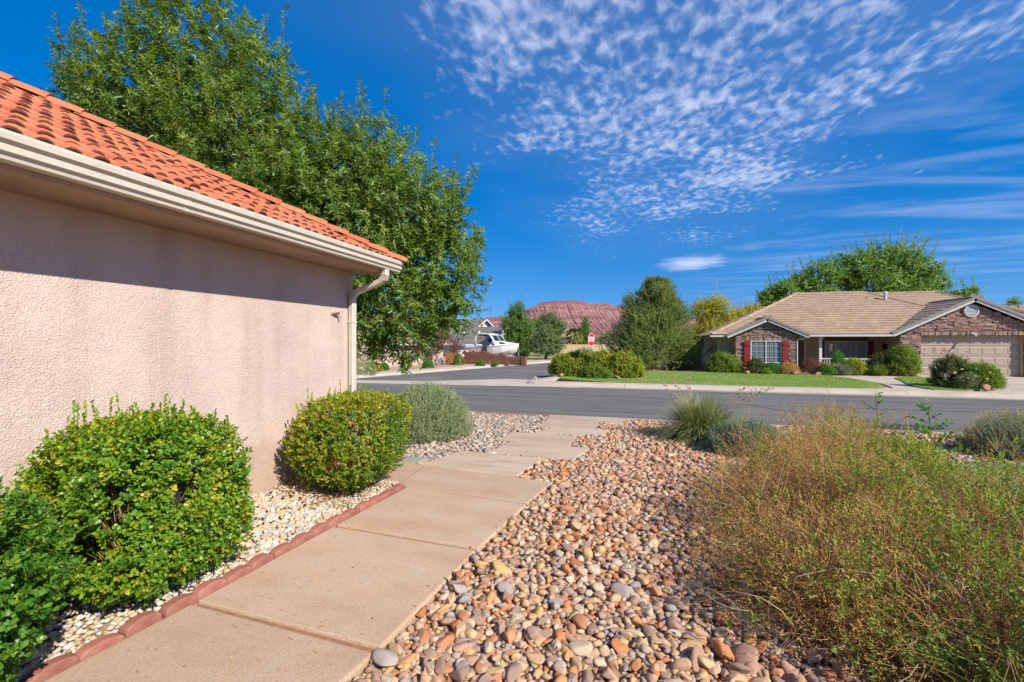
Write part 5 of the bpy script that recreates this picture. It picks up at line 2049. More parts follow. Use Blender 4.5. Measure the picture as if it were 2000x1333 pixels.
for i, (x0, x1, y, z0, z1, dep) in enumerate(stones_l):
    if i < 300:
        inst('facing_stone', lst, face if x0 < 10 else face_g, ((x0 + x1) / 2, y - dep / 2 + .01, (z0 + z1) / 2), (0, 0, random.uniform(-.03, .03)), (x1 - x0, dep + .02, z1 - z0))
    else:
        rest_s.box(x0, x1, y - dep, y, z0, z1)
        rcol += [random.random()] * 8
me = rest_s.shift(WL[face.name]).mesh('small_facing_stones', M['ledge_attr'])
at_ = me.attributes.new('rnd', 'FLOAT', 'POINT')
at_.data.foreach_set('value', rcol)
o = bpy.data.objects.new('small_facing_stones', me)
link(o, face)
o['kind'] = 'stuff'


def window(parent, x0, x1, z0, z1, y, mull, grid=None, cur='curtain', glass='glass', fr=.045, mat='white'):
    """framed window facing -y at plane y, set in a dark reveal with a curtain behind the panes"""
    f = MB()
    f.box(x0, x1, y - .05, y + .01, z0, z0 + fr)
    f.box(x0, x1, y - .05, y + .01, z1 - fr, z1)
    f.box(x0, x0 + fr, y - .049, y + .011, z0 + fr, z1 - fr)
    f.box(x1 - fr, x1, y - .049, y + .011, z0 + fr, z1 - fr)
    w_ = part('window', f, M[mat], parent)
    xs_ = [x0 + fr] + list(mull) + [x1 - fr]
    for m_ in mull:
        part('mullion', MB().box(m_ - .02, m_ + .02, y - .047, y + .012, z0 + fr, z1 - fr), M[mat], w_)
    for a, c_ in zip(xs_[:-1], xs_[1:]):
        part('pane', MB().box(a + .012, c_ - .012, y - .022, y - .016, z0 + fr, z1 - fr), M[glass], w_)
        if grid:
            gb = MB()
            for k_ in range(1, grid[0]):
                xx = a + (c_ - a) * k_ / grid[0]
                gb.box(xx - .006, xx + .006, y - .030, y - .023, z0 + fr, z1 - fr)
            for k_ in range(1, grid[1]):
                zz_ = z0 + (z1 - z0) * k_ / grid[1]
                gb.box(a + .012, c_ - .012, y - .032, y - .0235, zz_ - .006, zz_ + .006)
            part('glazing_bars', gb, M[mat], w_)
    # pleated curtain
    cb = MB()
    n_ = int((x1 - x0) / .05)
    pts_ = [(x0 + fr + (x1 - x0 - 2 * fr) * k_ / n_, y + .0 + (.006 if k_ % 2 else -.006)) for k_ in range(n_ + 1)]
    for k_ in range(n_):
        (xa, ya), (xb, yb_) = pts_[k_], pts_[k_ + 1]
        cb.add([(xa, ya, z0 + fr), (xb, yb_, z0 + fr), (xb, yb_, z1 - fr), (xa, ya, z1 - fr)], [(0, 1, 2, 3)])
    part('curtain', cb, M[cur], w_)
    return w_


def shutter(parent, x0, x1, z0, z1, y):
    s_ = MB()
    n_ = 3
    for k_ in range(n_):
        a = x0 + (x1 - x0) * k_ / n_
        s_.box(a + .002, a + (x1 - x0) / n_ - .002, y - .03, y, z0, z1)
    o_ = part('shutter', s_, M['shutter_red'], parent)
    for zz_ in (z0 + (z1 - z0) * .14, z0 + (z1 - z0) * .80):
        part('batten', MB().box(x0 + .01, x1 - .01, y - .055, y - .031, zz_, zz_ + .09), M['shutter_red'], o_)


window(fh, 5.93, 7.47, .33, 1.57, 28.03, [6.70], (3, 4), 'curtain_blue', 'glass')
shutter(fh, 5.60, 5.90, .20, 1.58, 27.95)
shutter(fh, 7.50, 7.80, .20, 1.58, 27.95)
window(fh, 10.41, 12.52, .25, 1.54, 30.585, [10.94, 11.97], None, 'curtain', 'glass')
shutter(fh, 10.17, 10.39, .20, 1.58, 30.59)
shutter(fh, 12.54, 12.84, .20, 1.58, 30.59)
part('lintel_board', MB().box(10.40, 12.53, 30.54, 30.598, 1.565, 1.76), M['brown_wood'], fh)
dr = part('door', MB().box(8.55, 9.33, 30.54, 30.59, -.18, 1.60), M['oak_door'], fh)
part('door_frame', MB().box(8.47, 8.545, 30.53, 30.595, -.18, 1.68).box(9.335, 9.41, 30.53, 30.595, -.18, 1.68).box(8.546, 9.334, 30.53, 30.595, 1.605, 1.68), M['white'], dr)
for k_ in range(3):
    for c_ in (8.62, 8.98):
        part('door_panel', MB().box(c_, c_ + .28, 30.525, 30.541, -.08 + k_ * .56, .38 + k_ * .56), M['oak_door'], dr, bevel=.01)
part('door_handle', MB().lathe([(.01, 0), (.03, -.03), (.03, -.05), (.012, -.06)], (9.26, 30.53, .75), 8, axis='y'), M['dark_metal'], dr)
# garage door with raised panels
gd = part('garage_door', MB().box(13.98, 18.16, 28.60, 28.655, GZ + .02, 1.84), M['garage_door'], fh)
part('door_frame', MB().box(13.93, 14.005, 28.46, 28.64, GZ + .02, 1.83).box(18.135, 18.21, 28.46, 28.64, GZ + .02, 1.83), M['tan_stucco'], gd)
zz_ = GZ + .03
rows = np.linspace(GZ + .03, 1.83, 5)
pm = MB()
pm.add([(0, 0, 0), (1, 0, 0), (1, 0, 1), (0, 0, 1), (.06, -1, .12), (.94, -1, .12), (.94, -1, .88), (.06, -1, .88), (.10, -.55, .2), (.90, -.55, .2), (.90, -.55, .8), (.10, -.55, .8)],
       [(0, 1, 5, 4), (1, 2, 6, 5), (2, 3, 7, 6), (3, 0, 4, 7), (4, 5, 9, 8), (5, 6, 10, 9), (6, 7, 11, 10), (7, 4, 8, 11), (8, 9, 10, 11)])
pm_me = pm.mesh('door_panel', M['garage_door'])
for r_ in range(4):
    sec = part('door_section', MB().box(14.01, 18.13, 28.575, 28.599, rows[r_] + .008, rows[r_ + 1] - .008), M['garage_door'], gd, bevel=.008)
    for k_ in range(8):
        inst('door_panel', pm_me, sec, (14.01 + .06 + k_ * .515, 28.576, rows[r_] + .09), (0, 0, 0), (.40, .016, (rows[r_ + 1] - rows[r_]) - .18))
# round gable vent with louvres
gv = part('gable_vent', MB().lathe([(.31, .0), (.31, -.14), (.25, -.15), (.25, -.05)], (16.05, 28.40, 3.06), 24, axis='y'), M['fascia'], fh)
for k_ in range(7):
    zz_ = -.21 + k_ * .07
    hw_ = math.sqrt(max(.001, .25 ** 2 - zz_ ** 2))
    part('louvre', MB().box(16.05 - hw_, 16.05 + hw_, 28.27, 28.31, 3.06 + zz_ - .014, 3.06 + zz_ + .03), M['fascia'], gv)
fl_ = part('flood_light', MB().lathe([(.05, 0), (.05, -.02)], (16.1, 28.30, 1.93), 10, axis='y'), M['white'], fh)
part('lamp_head', MB().tube([(16.1, 28.28, 1.93), (16.14, 28.20, 1.86), (16.16, 28.14, 1.80)], [.03, .045, .055], 8), M['white'], fl_)
# porch post and railing
part('porch_post', MB().box(9.42, 9.55, 28.44, 28.57, -.18, 1.80).box(9.39, 9.58, 28.41, 28.60, -.18, -.08).box(9.39, 9.58, 28.41, 28.60, 1.70, 1.80), M['white'], fh, bevel=.008)
rl = part('porch_railing', MB().box(9.55, 13.05, 28.46, 28.55, .56, .62).box(9.55, 13.05, 28.48, 28.53, -.12, -.07), M['white'], fh)
bal = MB().box(-.018, .018, -.018, .018, -.07, .56).mesh('baluster', M['white'])
x = 9.68
while x < 13.0:
    inst('baluster', bal, rl, (x, 28.505, 0))
    x += .125
wc = thing('wind_chime', 'small orange wind chime hanging from the porch eave', 'wind chime', (9.95, 28.4, 1.79))
part('cord', MB().tube([(9.95, 28.4, 1.79), (9.95, 28.4, 1.45)], .008, 5), M['dark_metal'], wc)
part('body', MB().lathe([(.02, .12), (.08, .08), (.10, 0), (.06, -.09), (.015, -.14)], (9.95, 28.4, 1.36), 10), M['terracotta'], wc, smooth=True)
for k_ in range(5):
    a = k_ * 1.257
    part('tube', MB().tube([(9.95 + .05 * math.cos(a), 28.4 + .05 * math.sin(a), 1.25), (9.95 + .05 * math.cos(a), 28.4 + .05 * math.sin(a), .95 + .03 * k_)], .01, 5), M['galv'], wc)
wl_ = thing('wall_lantern', 'dark lantern on the tan wall at the end of the porch', 'lantern', (13.08, 29.7, 1.2))
part('bracket', MB().box(13.02, 13.10, 29.66, 29.74, 1.10, 1.38), M['dark_metal'], wl_)
part('lamp', MB().lathe([(.03, -.18), (.07, -.16), (.09, .06), (.11, .07), (.02, .17), (.008, .25)], (12.94, 29.7, 1.24), 6), M['dark_metal'], wl_)

# planting in front of it (label, x, y, rx, h, material, leaf)
GRP = 'shrubs along the front of the stone house'
mound('foundation_shrub', 'big lime-green shrub at the left corner of the stone house', 'shrub', (4.55, 27.9), 1.0, .75, 1.25, 1700, M['lime_leaf'], .18, 10, .07, .03, 'diamond', .8, .6, 60, GRP, -.22)
mound('foundation_shrub', 'reddish-green shrub below the left shutter of the front window', 'shrub', (6.05, 27.35), .5, .42, .98, 700, M['rose_leaf'], .15, 10, .055, .025, 'diamond', .8, .7, 50, GRP, -.22)
mound('foundation_shrub', 'dark green low shrub under the middle of the front window', 'shrub', (6.85, 27.3), .5, .42, .68, 700, M['green_leaf'], .13, 10, .05, .022, 'diamond', .8, .6, 40, GRP, -.22)
mound('foundation_shrub', 'small yellow-green shrub left of the dry brown one under the window', 'shrub', (6.45, 26.95), .34, .3, .34, 350, M['lime_leaf'], .1, 9, .045, .02, 'diamond', .8, .6, 20, GRP, -.22)
mound('foundation_shrub', 'dry brown feathery shrub below the right shutter', 'shrub', (7.6, 27.1), .5, .42, .74, 800, M['dry_leaf'], .18, 12, .04, .010, 'diamond', .5, .8, 90, GRP, -.22)
mound('foundation_shrub', 'dark purplish twiggy shrub between the front window and the door', 'shrub', (8.75, 27.5), .55, .45, .98, 650, M['plum_leaf'], .18, 9, .045, .018, 'diamond', .7, .8, 110, GRP, -.22)
ob = mound('flower_bush', 'low bush with orange blossoms beside the porch post', 'bush', (9.3, 27.15), .48, .4, .62, 600, M['green_leaf'], .12, 9, .05, .025, 'diamond', .8, .6, 30, None, -.22)
n = 40
Qf = np.stack([RNG.normal(9.25, .22, n), RNG.normal(27.05, .2, n), RNG.uniform(.26, .42, n)], 1)
V1, F1, R1 = shoots(Qf, np.tile([0, 0, 1.0], (n, 1)), .03, 8, .05, .035, 1.0)
np_part('blossoms', V1, F1, M['orange_flower'], ob, R1, kind='stuff')
mound('porch_shrub', 'tall pale green spindly plant growing against the porch railing', 'plant', (10.15, 28.0), .42, .3, 1.3, 500, M['green_leaf'], .2, 10, .06, .025, 'diamond', .7, 1.0, 40, 'plants along the porch railing', -.2)
mound('porch_shrub', 'yellow-green rounded shrub in front of the porch railing', 'shrub', (10.75, 27.7), .60, .45, .95, 1000, M['photinia_leaf'], .16, 10, .055, .024, 'diamond', .8, .6, 50, 'plants along the porch railing', -.2)
mound('porch_shrub', 'silvery arching agave-like clump low before the porch railing', 'plant', (10.05, 27.4), .42, .36, .50, 260, M['lavender_leaf'], .30, 8, .16, .02, 'diamond', .35, .6, 0, 'plants along the porch railing', -.2)
mound('porch_shrub', 'dark reddish rose bush before the porch window', 'rose bush', (12.0, 28.0), .62, .4, 1.25, 900, M['rose_leaf'], .18, 10, .055, .026, 'diamond', .8, .7, 60, 'plants along the porch railing', -.2)
mound('porch_shrub', 'tall bright green bush at the end of the porch by the stone pier', 'bush', (12.9, 27.75), .80, .5, 1.72, 1700, M['lime_leaf'], .2, 10, .065, .03, 'diamond', .8, .7, 60, 'plants along the porch railing', -.2)
mound('porch_shrub', 'small tuft of thin green blades before the dark rose bush', 'plant', (11.7, 27.35), .35, .25, .42, 260, M['lime_leaf'], .3, 8, .14, .010, 'diamond', .2, 1.6, 0, 'plants along the porch railing', -.2)

ISY = 20.9
mound('rose_bush', 'dark leggy rose bush with red blooms on the lawn island by the driveway', 'rose bush', (11.5, 21.3), .74, .6, 1.32, 1300, M['rose_leaf'], .18, 10, .06, .030, 'diamond', .8, .7, 120, None, -.2, gap=-.5, lob=.2)
rbs = [o for o in bpy.data.objects if o.name.startswith('rose_bush')][0]
n = 12
Qf = np.stack([RNG.normal(11.3, .5, n), RNG.normal(21.2, .3, n), RNG.uniform(1.0, 1.32, n)], 1)
V1, F1, R1 = merge([shoots(Qf, np.tile([0, 0, 1.0], (n, 1)), .04, 9, .05, .04, 1.0), stems(Qf - [0, 0, .4], Qf, .006, .03, 3)])
np_part('blooms', V1, F1, M['red_flower'], rbs, R1, kind='stuff')
mound('lime_bush', 'bright yellow-green bush right of the dark rose bush by driveway', 'bush', (12.05, 20.75), .64, .55, 1.02, 1700, M['lime_leaf'], .2, 11, .06, .024, 'diamond', .6, .9, 60, None, -.2)
pr = mound('peach_rose_bush', 'pale thin rose bush with peach blooms in front of the lime bush', 'rose bush', (11.45, 20.35), .42, .36, .68, 450, M['olive_leaf'], .15, 8, .045, .02, 'diamond', .8, .8, 120, None, -.2, gap=-.4)
n = 14
Qf = np.stack([RNG.normal(11.45, .28, n), RNG.normal(20.2, .15, n), RNG.uniform(.1, .58, n)], 1)
V1, F1, R1 = shoots(Qf, np.tile([0, -.3, .9], (n, 1)), .03, 9, .05, .04, 1.0)
np_part('blooms', V1, F1, M['peach_flower'], pr, R1, kind='stuff')


def boulder(label, c, s, group=None, mat='rock_red'):
    i = int(RNG.integers(0, 12))
    o_ = bpy.data.objects.new('boulder', broken_rock('boulder', M[mat], 22))
    link(o_)
    o_.location = c
    o_.scale = s
    o_.rotation_euler = (RNG.normal(0, .15), RNG.normal(0, .15), RNG.uniform(0, 6.28))
    return tag(o_, label, 'boulder', group)


boulder('reddish boulder at the foot of the lime bush by the driveway', (11.75, 19.98, -.1), (.22, .16, .15))
boulder('flat orange boulder at the base of the stone pier by the porch', (13.3, 27.6, -.15), (.38, .26, .16))
boulder('square orange-pink boulder on the grass below the right shutter', (7.75, 26.75, -.12), (.34, .2, .16))
boulder('small orange boulder beside the lime shrub at the house corner', (5.55, 26.95, -.14), (.2, .16, .14))
boulder('small tan boulder next to the orange-flowered bush', (8.85, 26.85, -.14), (.2, .16, .12))


# ------------------------------------------------------------------ the corner: stop sign, round bushes, pine
sg_c = at(1155, 664, 22.4)
sgn_t = thing('stop_sign', 'red octagonal stop sign on a grey post among the corner bushes', 'stop sign', (sg_c.x - .08, sg_c.y, -.22))
va = YAW + R(52)                     # the face looks down the main road
nrm = Vector((math.sin(va), -math.cos(va), 0))
rt = Vector((math.cos(va), math.sin(va), 0))
R8 = .32 / math.cos(math.pi / 8)


def octo(r, off, th, mi=0):
    mb = MB()
    pts = []
    for k in range(8):
        a = math.pi / 8 + k * math.pi / 4
        pts.append(sg_c + rt * (r * math.cos(a)) + Vector((0, 0, r * math.sin(a))) + nrm * off)
    mb.add(pts + [p_ - nrm * th for p_ in pts], [tuple(range(8)), tuple(range(15, 7, -1))] + [(i, (i + 1) % 8, 8 + (i + 1) % 8, 8 + i) for i in range(8)])
    return mb


plate = part('sign_plate', octo(R8, .0, .004), M['white'], sgn_t)
part('red_face', octo(R8 * .94, .003, .0025), M['sign_red'], plate)
cu = bpy.data.curves.new('stop_text', 'FONT')
cu.body = 'STOP'
cu.align_x = 'CENTER'
cu.align_y = 'CENTER'
cu.size = .34
cu.extrude = .001
cu.offset = .012
tmp = bpy.data.objects.new('stop_text_tmp', cu)
COL.objects.link(tmp)
bpy.context.view_layer.update()
tm = bpy.data.meshes.new_from_object(tmp.evaluated_get(bpy.context.evaluated_depsgraph_get()))
bpy.data.objects.remove(tmp)
tm.materials.clear()
tm.materials.append(M['white'])
txt = bpy.data.objects.new('lettering', tm)
link(txt, plate)
m4 = Matrix.Identity(4)
pos = sg_c + nrm * .006 - WL[sgn_t.name]
for i in range(3):
    m4[i][0], m4[i][1], m4[i][2], m4[i][3] = rt[i] * .72, (0, 0, 1)[i] * .92, nrm[i], pos[i]
txt.matrix_local = m4
pb_ = Vector((sg_c.x - .02, sg_c.y, -.3))
ptop = sg_c - nrm * .03 + Vector((0, 0, .28))
pm_ = MB()
pm_.tube([pb_ - nrm * .03, ptop], .026, 8)
part('post', pm_, M['galv'], sgn_t)

GB = 'rounded yellow-green bushes at the street corner'
mound('corner_bush', 'leftmost yellow-green bush of the corner group, darkest at its back', 'bush', (-3.45, 23.3), 1.12, .9, 1.35, 2800, M['photinia_leaf'], .18, 11, .075, .034, 'diamond', .85, .5, 60, GB, -.24)
mound('corner_bush', 'middle corner bush with the stop sign post in front', 'bush', (-2.05, 23.25), 1.15, .85, 1.45, 3000, M['photinia_leaf'], .18, 11, .075, .034, 'diamond', .85, .5, 60, GB, -.24)
mound('corner_bush', 'rightmost rounded corner bush beside the lawn and pine', 'bush', (-.78, 22.9), 1.0, .85, 1.38, 2800, M['photinia_leaf'], .18, 11, .075, .034, 'diamond', .85, .5, 60, GB, -.24)
mound('corner_bush', 'small low leafy bush at the foot of the stop sign post', 'bush', (-2.0, 22.0), .75, .5, .62, 1100, M['lime_leaf'], .16, 11, .07, .030, 'diamond', .8, .5, 30, GB, -.22)
mound('corner_bush', 'thin pale bush rising behind the leftmost corner bush', 'bush', (-2.9, 25.2), .9, .7, 1.6, 900, M['olive_leaf'], .2, 11, .06, .022, 'diamond', .7, .8, 40, GB, -.24)
boulder('pinkish boulder at the left foot of the corner bushes', (-3.75, 22.3, -.16), (.2, .16, .14))
boulder('tan boulder on the grass before the rightmost corner bush', (-1.05, 21.75, -.16), (.24, .18, .13))
boulder('small grey boulder on the concrete corner of the side street', (-4.75, 20.9, -.2), (.17, .13, .12), mat='gutter_pan')


def conifer(name, label, base, h, rad, nshoot, mat, group=None, ndl=.16, w=.010, cone=.8, lean=(0, 0), bare=.06, cat='pine tree', nper=16, shl=.34, bush=.5):
    t = thing(name, label, cat, base, group=group)
    b_ = Vector(base)
    tk = MB()
    tk.tube([b_ + Vector((0, 0, -.1)), b_ + Vector((lean[0] * .4, lean[1] * .4, h * .5)), b_ + Vector((lean[0], lean[1], h * .96))], [h * .028, h * .018, h * .004], 8)
    P, D = [], []
    nb = int(26 + h * 5)
    for i in range(nb):
        f = bare + (1 - bare) * (i / nb) ** .95
        rr_ = rad * (1 - f ** (1.0 / cone)) ** .75 * random.uniform(.72, 1.12) * (min(1, (f - bare) * 7 + .62)) + .06
        a = i * 2.399 + random.uniform(-.4, .4)
        o_ = b_ + Vector((lean[0] * f, lean[1] * f, h * f))
        rise = .10 + .75 * f
        tip_ = o_ + Vector((math.cos(a) * rr_, math.sin(a) * rr_, rr_ * rise + .1))
        md = o_.lerp(tip_, .5) - Vector((0, 0, rr_ * .10))
        tk.tube([o_, md, tip_], [h * .006 * (1.15 - f), h * .004 * (1.1 - f), .006], 5)
        m_ = max(6, int(nshoot * rr_ / (rad * nb * .55)))
        for s_ in range(m_):
            q = random.uniform(.22, 1) ** .7
            c_ = o_ * (1 - q) ** 2 + md * 2 * q * (1 - q) + tip_ * q * q
            sp_ = rr_ * .34 * (1.15 - q * .65)
            c_ = c_ + Vector((random.gauss(0, sp_), random.gauss(0, sp_), random.gauss(0, sp_ * .7)))
            P.append(c_[:])
            dd = (tip_ - o_).normalized() * .8 + Vector((random.gauss(0, .5), random.gauss(0, .5), random.uniform(.1, 1.1)))
            D.append(dd[:])
    part('trunk', tk, M['bark'], t, smooth=True)
    P, D = np.array(P), np.array(D)
    rb_ = np.clip(.35 + .25 * lump(P, 2.0) + RNG.normal(0, .22, len(P)), 0, 1)
    V, Fc, r_ = shoots(P, D, shl, nper, ndl, w, .62, 0, 'needle', .18, rb_, .0, .05)
    np_part('crown', V, Fc, mat, t, r_)
    return t


conifer('pine_tree', 'full bushy pine tree in the lawn between corner bushes and stone house', (.95, 30.6, -.27), 5.5, 2.95, 9500, M['pine_leaf'], cone=1.05, bare=.02, ndl=.17, w=.030, nper=14, shl=.36)
conifer('pine_tree', 'slim far pine left of the stop sign against the red hill', at(1144, 690, 72)[:2] + (-.3,), 5.2, 1.25, 1500, M['pine_leaf_b'], 'pines down the side street', ndl=.24, w=.045, cone=1.4, bare=.1, nper=10, shl=.45)


def round_tree(name, label, base, h, lobes, nshoot, mat, cat='tree', group=None, ll=.09, lw=.045, nleaf=10, r0=.10, bark='bark', sl=.35, kind='diamond', gap=-.7, tips=0, sub=2, trunk_h=.3, up=.4, sag=.08):
    t = thing(name, label, cat, base, group=group)
    crown(lobes, nshoot, sl, nleaf, ll, lw, mat, t, up, sag, .9, kind, gap, 1.6, rmin=.3, tips=tips)
    b_ = Vector(base)
    limbs(t, b_, b_ + Vector((0, 0, h * trunk_h)), [Vector(l[:3]) for l in lobes], r0, M[bark], sub=sub)
    return t


p1 = at(1012, 700, 49)
round_tree('pine_tree', 'tall dense pine behind the white boat', (p1.x, p1.y, -.3), 6.5, [lobe(1010, 610, 49, .95, 1.0), lobe(1000, 635, 49, 1.2, 1.1), lobe(1022, 640, 49, 1.3, 1.1), lobe(1008, 665, 49, 1.6, 1.2), lobe(1030, 670, 49, 1.0, .9), lobe(1018, 688, 49, 1.3, .6)], 2600, M['pine_leaf_b'], 'pine tree', 'pines down the side street', ll=.26, lw=.05, nleaf=13, r0=.16, sl=.45, kind='needle', tips=40, up=.9, sag=0)
p2 = at(1072, 697, 55)
round_tree('pine_tree', 'grey-green pine behind the round tree down the side street', (p2.x, p2.y, -.3), 6, [lobe(1072, 625, 55, 1.1, .9), lobe(1056, 640, 55, 1.2, 1.0), lobe(1088, 640, 55, 1.2, 1.0), lobe(1072, 655, 55, 1.8, 1.2)], 1700, M['olive_leaf'], 'pine tree', 'pines down the side street', ll=.26, lw=.05, nleaf=13, r0=.14, sl=.45, kind='needle', tips=30, up=.9, sag=0)
rtb = at(1066, 702, 45)
round_tree('shade_tree', 'round dark green tree on a short trunk down the side street', (rtb.x, rtb.y, -.27), 4.4, [lobe(1066, 668, 45, 1.5, 1.1), lobe(1050, 675, 45, 1.1, .9), lobe(1084, 676, 45, 1.1, .9), lobe(1066, 648, 45, 1.0, .8), lobe(1066, 684, 44.5, 1.5, .6)], 2200, M['olive_leaf'], ll=.13, lw=.06, r0=.13, trunk_h=.25)
ptb = at(852, 711, 34)
round_tree('plum_tree', 'purple-leaved plum tree in front of the pink house', (ptb.x, ptb.y, -.26), 3, [lobe(838, 672, 34, 1.0, .7), lobe(872, 668, 34, .95, .75), lobe(888, 680, 34, .65, .5), lobe(858, 656, 34, .7, .5), lobe(822, 682, 34, .6, .4)], 1300, M['plum_leaf'], ll=.08, lw=.035, r0=.09, bark='bark_pale', trunk_h=.28, gap=-.45, sub=6, sl=.3, nleaf=9)
# trees behind the stone house
mb_ = at(1690, 620, 42)
ML = [lobe(1560, 560, 42, 1.3, 1.0), lobe(1600, 545, 42, 1.9, 1.6), lobe(1650, 530, 42, 1.8, 1.7), lobe(1700, 520, 42, 2.0, 1.9), lobe(1750, 510, 42, 1.9, 1.8), lobe(1790, 530, 42, 1.9, 1.7), lobe(1825, 555, 42, 1.3, 1.2), lobe(1700, 560, 42, 3.0, 1.3), lobe(1770, 570, 42, 2.4, 1.0), lobe(1590, 575, 42, 2.2, .9)]
round_tree('mulberry_tree', 'wide leafy green tree rising behind the stone house roof', (mb_.x, mb_.y, -.3), 9, ML, 4600, M['mulberry_leaf'], ll=.20, lw=.12, nleaf=10, r0=.25, tips=130, trunk_h=.3, sl=.6, gap=-.38)
m2 = at(1515, 600, 40)
round_tree('mulberry_tree', 'smaller green tree just left of the roof peak behind stone house', (m2.x, m2.y, -.3), 6, [lobe(1500, 585, 40, .9, .8), lobe(1530, 570, 40, 1.2, 1.0), lobe(1545, 590, 40, 1.2, .9), lobe(1515, 600, 40, 1.2, .8)], 1300, M['mulberry_leaf'], ll=.17, lw=.10, r0=.14, tips=16, sl=.5)
m3 = at(1885, 620, 42)
round_tree('mulberry_tree', 'loose leafy branches showing above the garage gable', (m3.x, m3.y, -.3), 7, [lobe(1870, 578, 42, .8, .45), lobe(1895, 570, 42, .6, .45), lobe(1885, 590, 42, 1.0, .5), lobe(1980, 590, 44, .6, .35)], 420, M['mulberry_leaf'], ll=.17, lw=.10, r0=.1, tips=10, sl=.5)
w1 = at(1400, 700, 34)
round_tree('yellow_tree', 'loose yellow-green tree between the pine and the stone house', (w1.x, w1.y, -.3), 5, [lobe(1375, 610, 34, 1.0, 1.0), lobe(1400, 600, 34, .9, .9), lobe(1390, 650, 34, 1.3, 1.1), lobe(1420, 630, 34, 1.1, .9), lobe(1445, 620, 34, .8, .7), lobe(1365, 660, 34, 1.0, 1.0), lobe(1420, 675, 34, 1.1, .8), lobe(1470, 610, 35, .7, .6)], 4200, M['willow_leaf'], ll=.12, lw=.045, nleaf=12, r0=.12, tips=40, sl=.45, gap=-.6)
# bare purple-grey twiggy tree top
bt = at(1452, 640, 37)
bare = thing('bare_tree', 'bare twiggy treetop showing above the yellow-green tree', 'tree', (bt.x, bt.y, -.3))
b = MB()
b.tube([(bt.x, bt.y, -.4), (bt.x, bt.y, 2.0)], [.09, .06], 7)
part('trunk', b, M['bark'], bare, smooth=True)
n = 240
A = np.tile([bt.x, bt.y, 1.9], (n, 1)) + RNG.normal(0, .15, (n, 3))
B = A + np.stack([RNG.normal(0, .62, n), RNG.normal(0, .5, n), RNG.uniform(1.2, 3.2, n)], 1)
V1, F1, R1 = stems(A, B, RNG.uniform(.008, .016, n), .06, 5)
np_part('twigs', V1, F1, leafmat('grey_twig', [(.10, .085, .08), (.19, .16, .15)], None, 0, .9), bare, R1)
dkb = at(1372, 705, 35)
mound('dark_shrub', 'dark green shrub in the shade between trailer and stone house', 'shrub', (dkb.x + .3, dkb.y), .9, .8, 2.4, 900, M['green_leaf'], .3, 10, .11, .05, 'diamond', .8, .5, 20, None, -.3)

# white box trailer
tr0 = at(1347, 700, 36)
trl = thing('box_trailer', 'white enclosed box trailer parked between the pine and the stone house', 'trailer', (tr0.x, tr0.y, -.28))
part('body', MB().box(tr0.x - .75, tr0.x + .55, tr0.y - .9, tr0.y + 1.8, .02, 1.22), M['white'], trl, bevel=.05)
part('corner_trim', MB().box(tr0.x + .551, tr0.x + .57, tr0.y - .92, tr0.y - .87, .02, 1.20).box(tr0.x - .77, tr0.x - .751, tr0.y - .92, tr0.y - .87, .02, 1.20), M['fascia'], trl)
for sx_ in (-.62, .42):
    wh = part('wheel', MB().lathe([(.10, -.09), (.27, -.09), (.30, -.05), (.30, .05), (.27, .09), (.10, .09)], (tr0.x + sx_ - .1, tr0.y - .95, .03), 18, axis='x'), M['rubber'], trl)
    part('hub', MB().lathe([(.15, -.095), (.15, .095)], (tr0.x + sx_ - .1, tr0.y - .95, .03), 12, axis='x'), M['white'], wh)
part('mudguard', MB().box(tr0.x - .85, tr0.x - .6, tr0.y - 1.3, tr0.y - .6, .34, .38), M['white'], trl, bevel=.01)
tw = at(1379, 712, 31)
ut = thing('utility_stand', 'small white stand at the left corner of the stone house', 'stand', (tw.x, tw.y, GZ))
part('top', MB().box(tw.x - .14, tw.x + .14, tw.y - .14, tw.y + .14, .18, .23), M['white'], ut)
for sx_ in (-.12, .12):
    for sy_ in (-.12, .12):
        part('leg', MB().box(tw.x + sx_ - .018, tw.x + sx_ + .018, tw.y + sy_ - .018, tw.y + sy_ + .018, GZ, .18), M['white'], ut)
lw0 = at(1345, 718, 30)
lw = thing('block_kerb', 'low pinkish block wall at the back of the lawn', 'low wall', (lw0.x, lw0.y, -.27))
for k_ in range(6):
    part('block', MB().box(lw0.x - 1.3 + k_ * .42, lw0.x - .89 + k_ * .42, lw0.y - .1, lw0.y + .1, -.32, -.06), M['pink_gravel'], lw, bevel=.01)

# ------------------------------------------------------------------ pink house on the far left lot


def courses(mb, O, U, W, La, Lb, rows, cut0=0.0, cut1=0.0, lip=.05):
    """a slope laid in overlapping courses; cut0/cut1 narrow the top at either end (hips)"""
    O, U, W = Vector(O), Vector(U).normalized(), Vector(W).normalized()
    N = U.cross(W)
    if N.z < 0:
        N = -N
    for r_ in range(rows):
        b0, b1 = Lb * r_ / rows, Lb * (r_ + 1.15) / rows
        b1 = min(b1, Lb)
        f0, f1 = b0 / Lb, b1 / Lb
        a0, a1, c0_, c1_ = cut0 * f0, La - cut1 * f0, cut0 * f1, La - cut1 * f1
        mb.add([O + U * a0 + W * b0 + N * lip, O + U * a1 + W * b0 + N * lip, O + U * c1_ + W * b1 + N * .004, O + U * c0_ + W * b1 + N * .004, O + U * a0 + W * b0, O + U * a1 + W * b0], [(0, 1, 2, 3), (4, 5, 1, 0)])


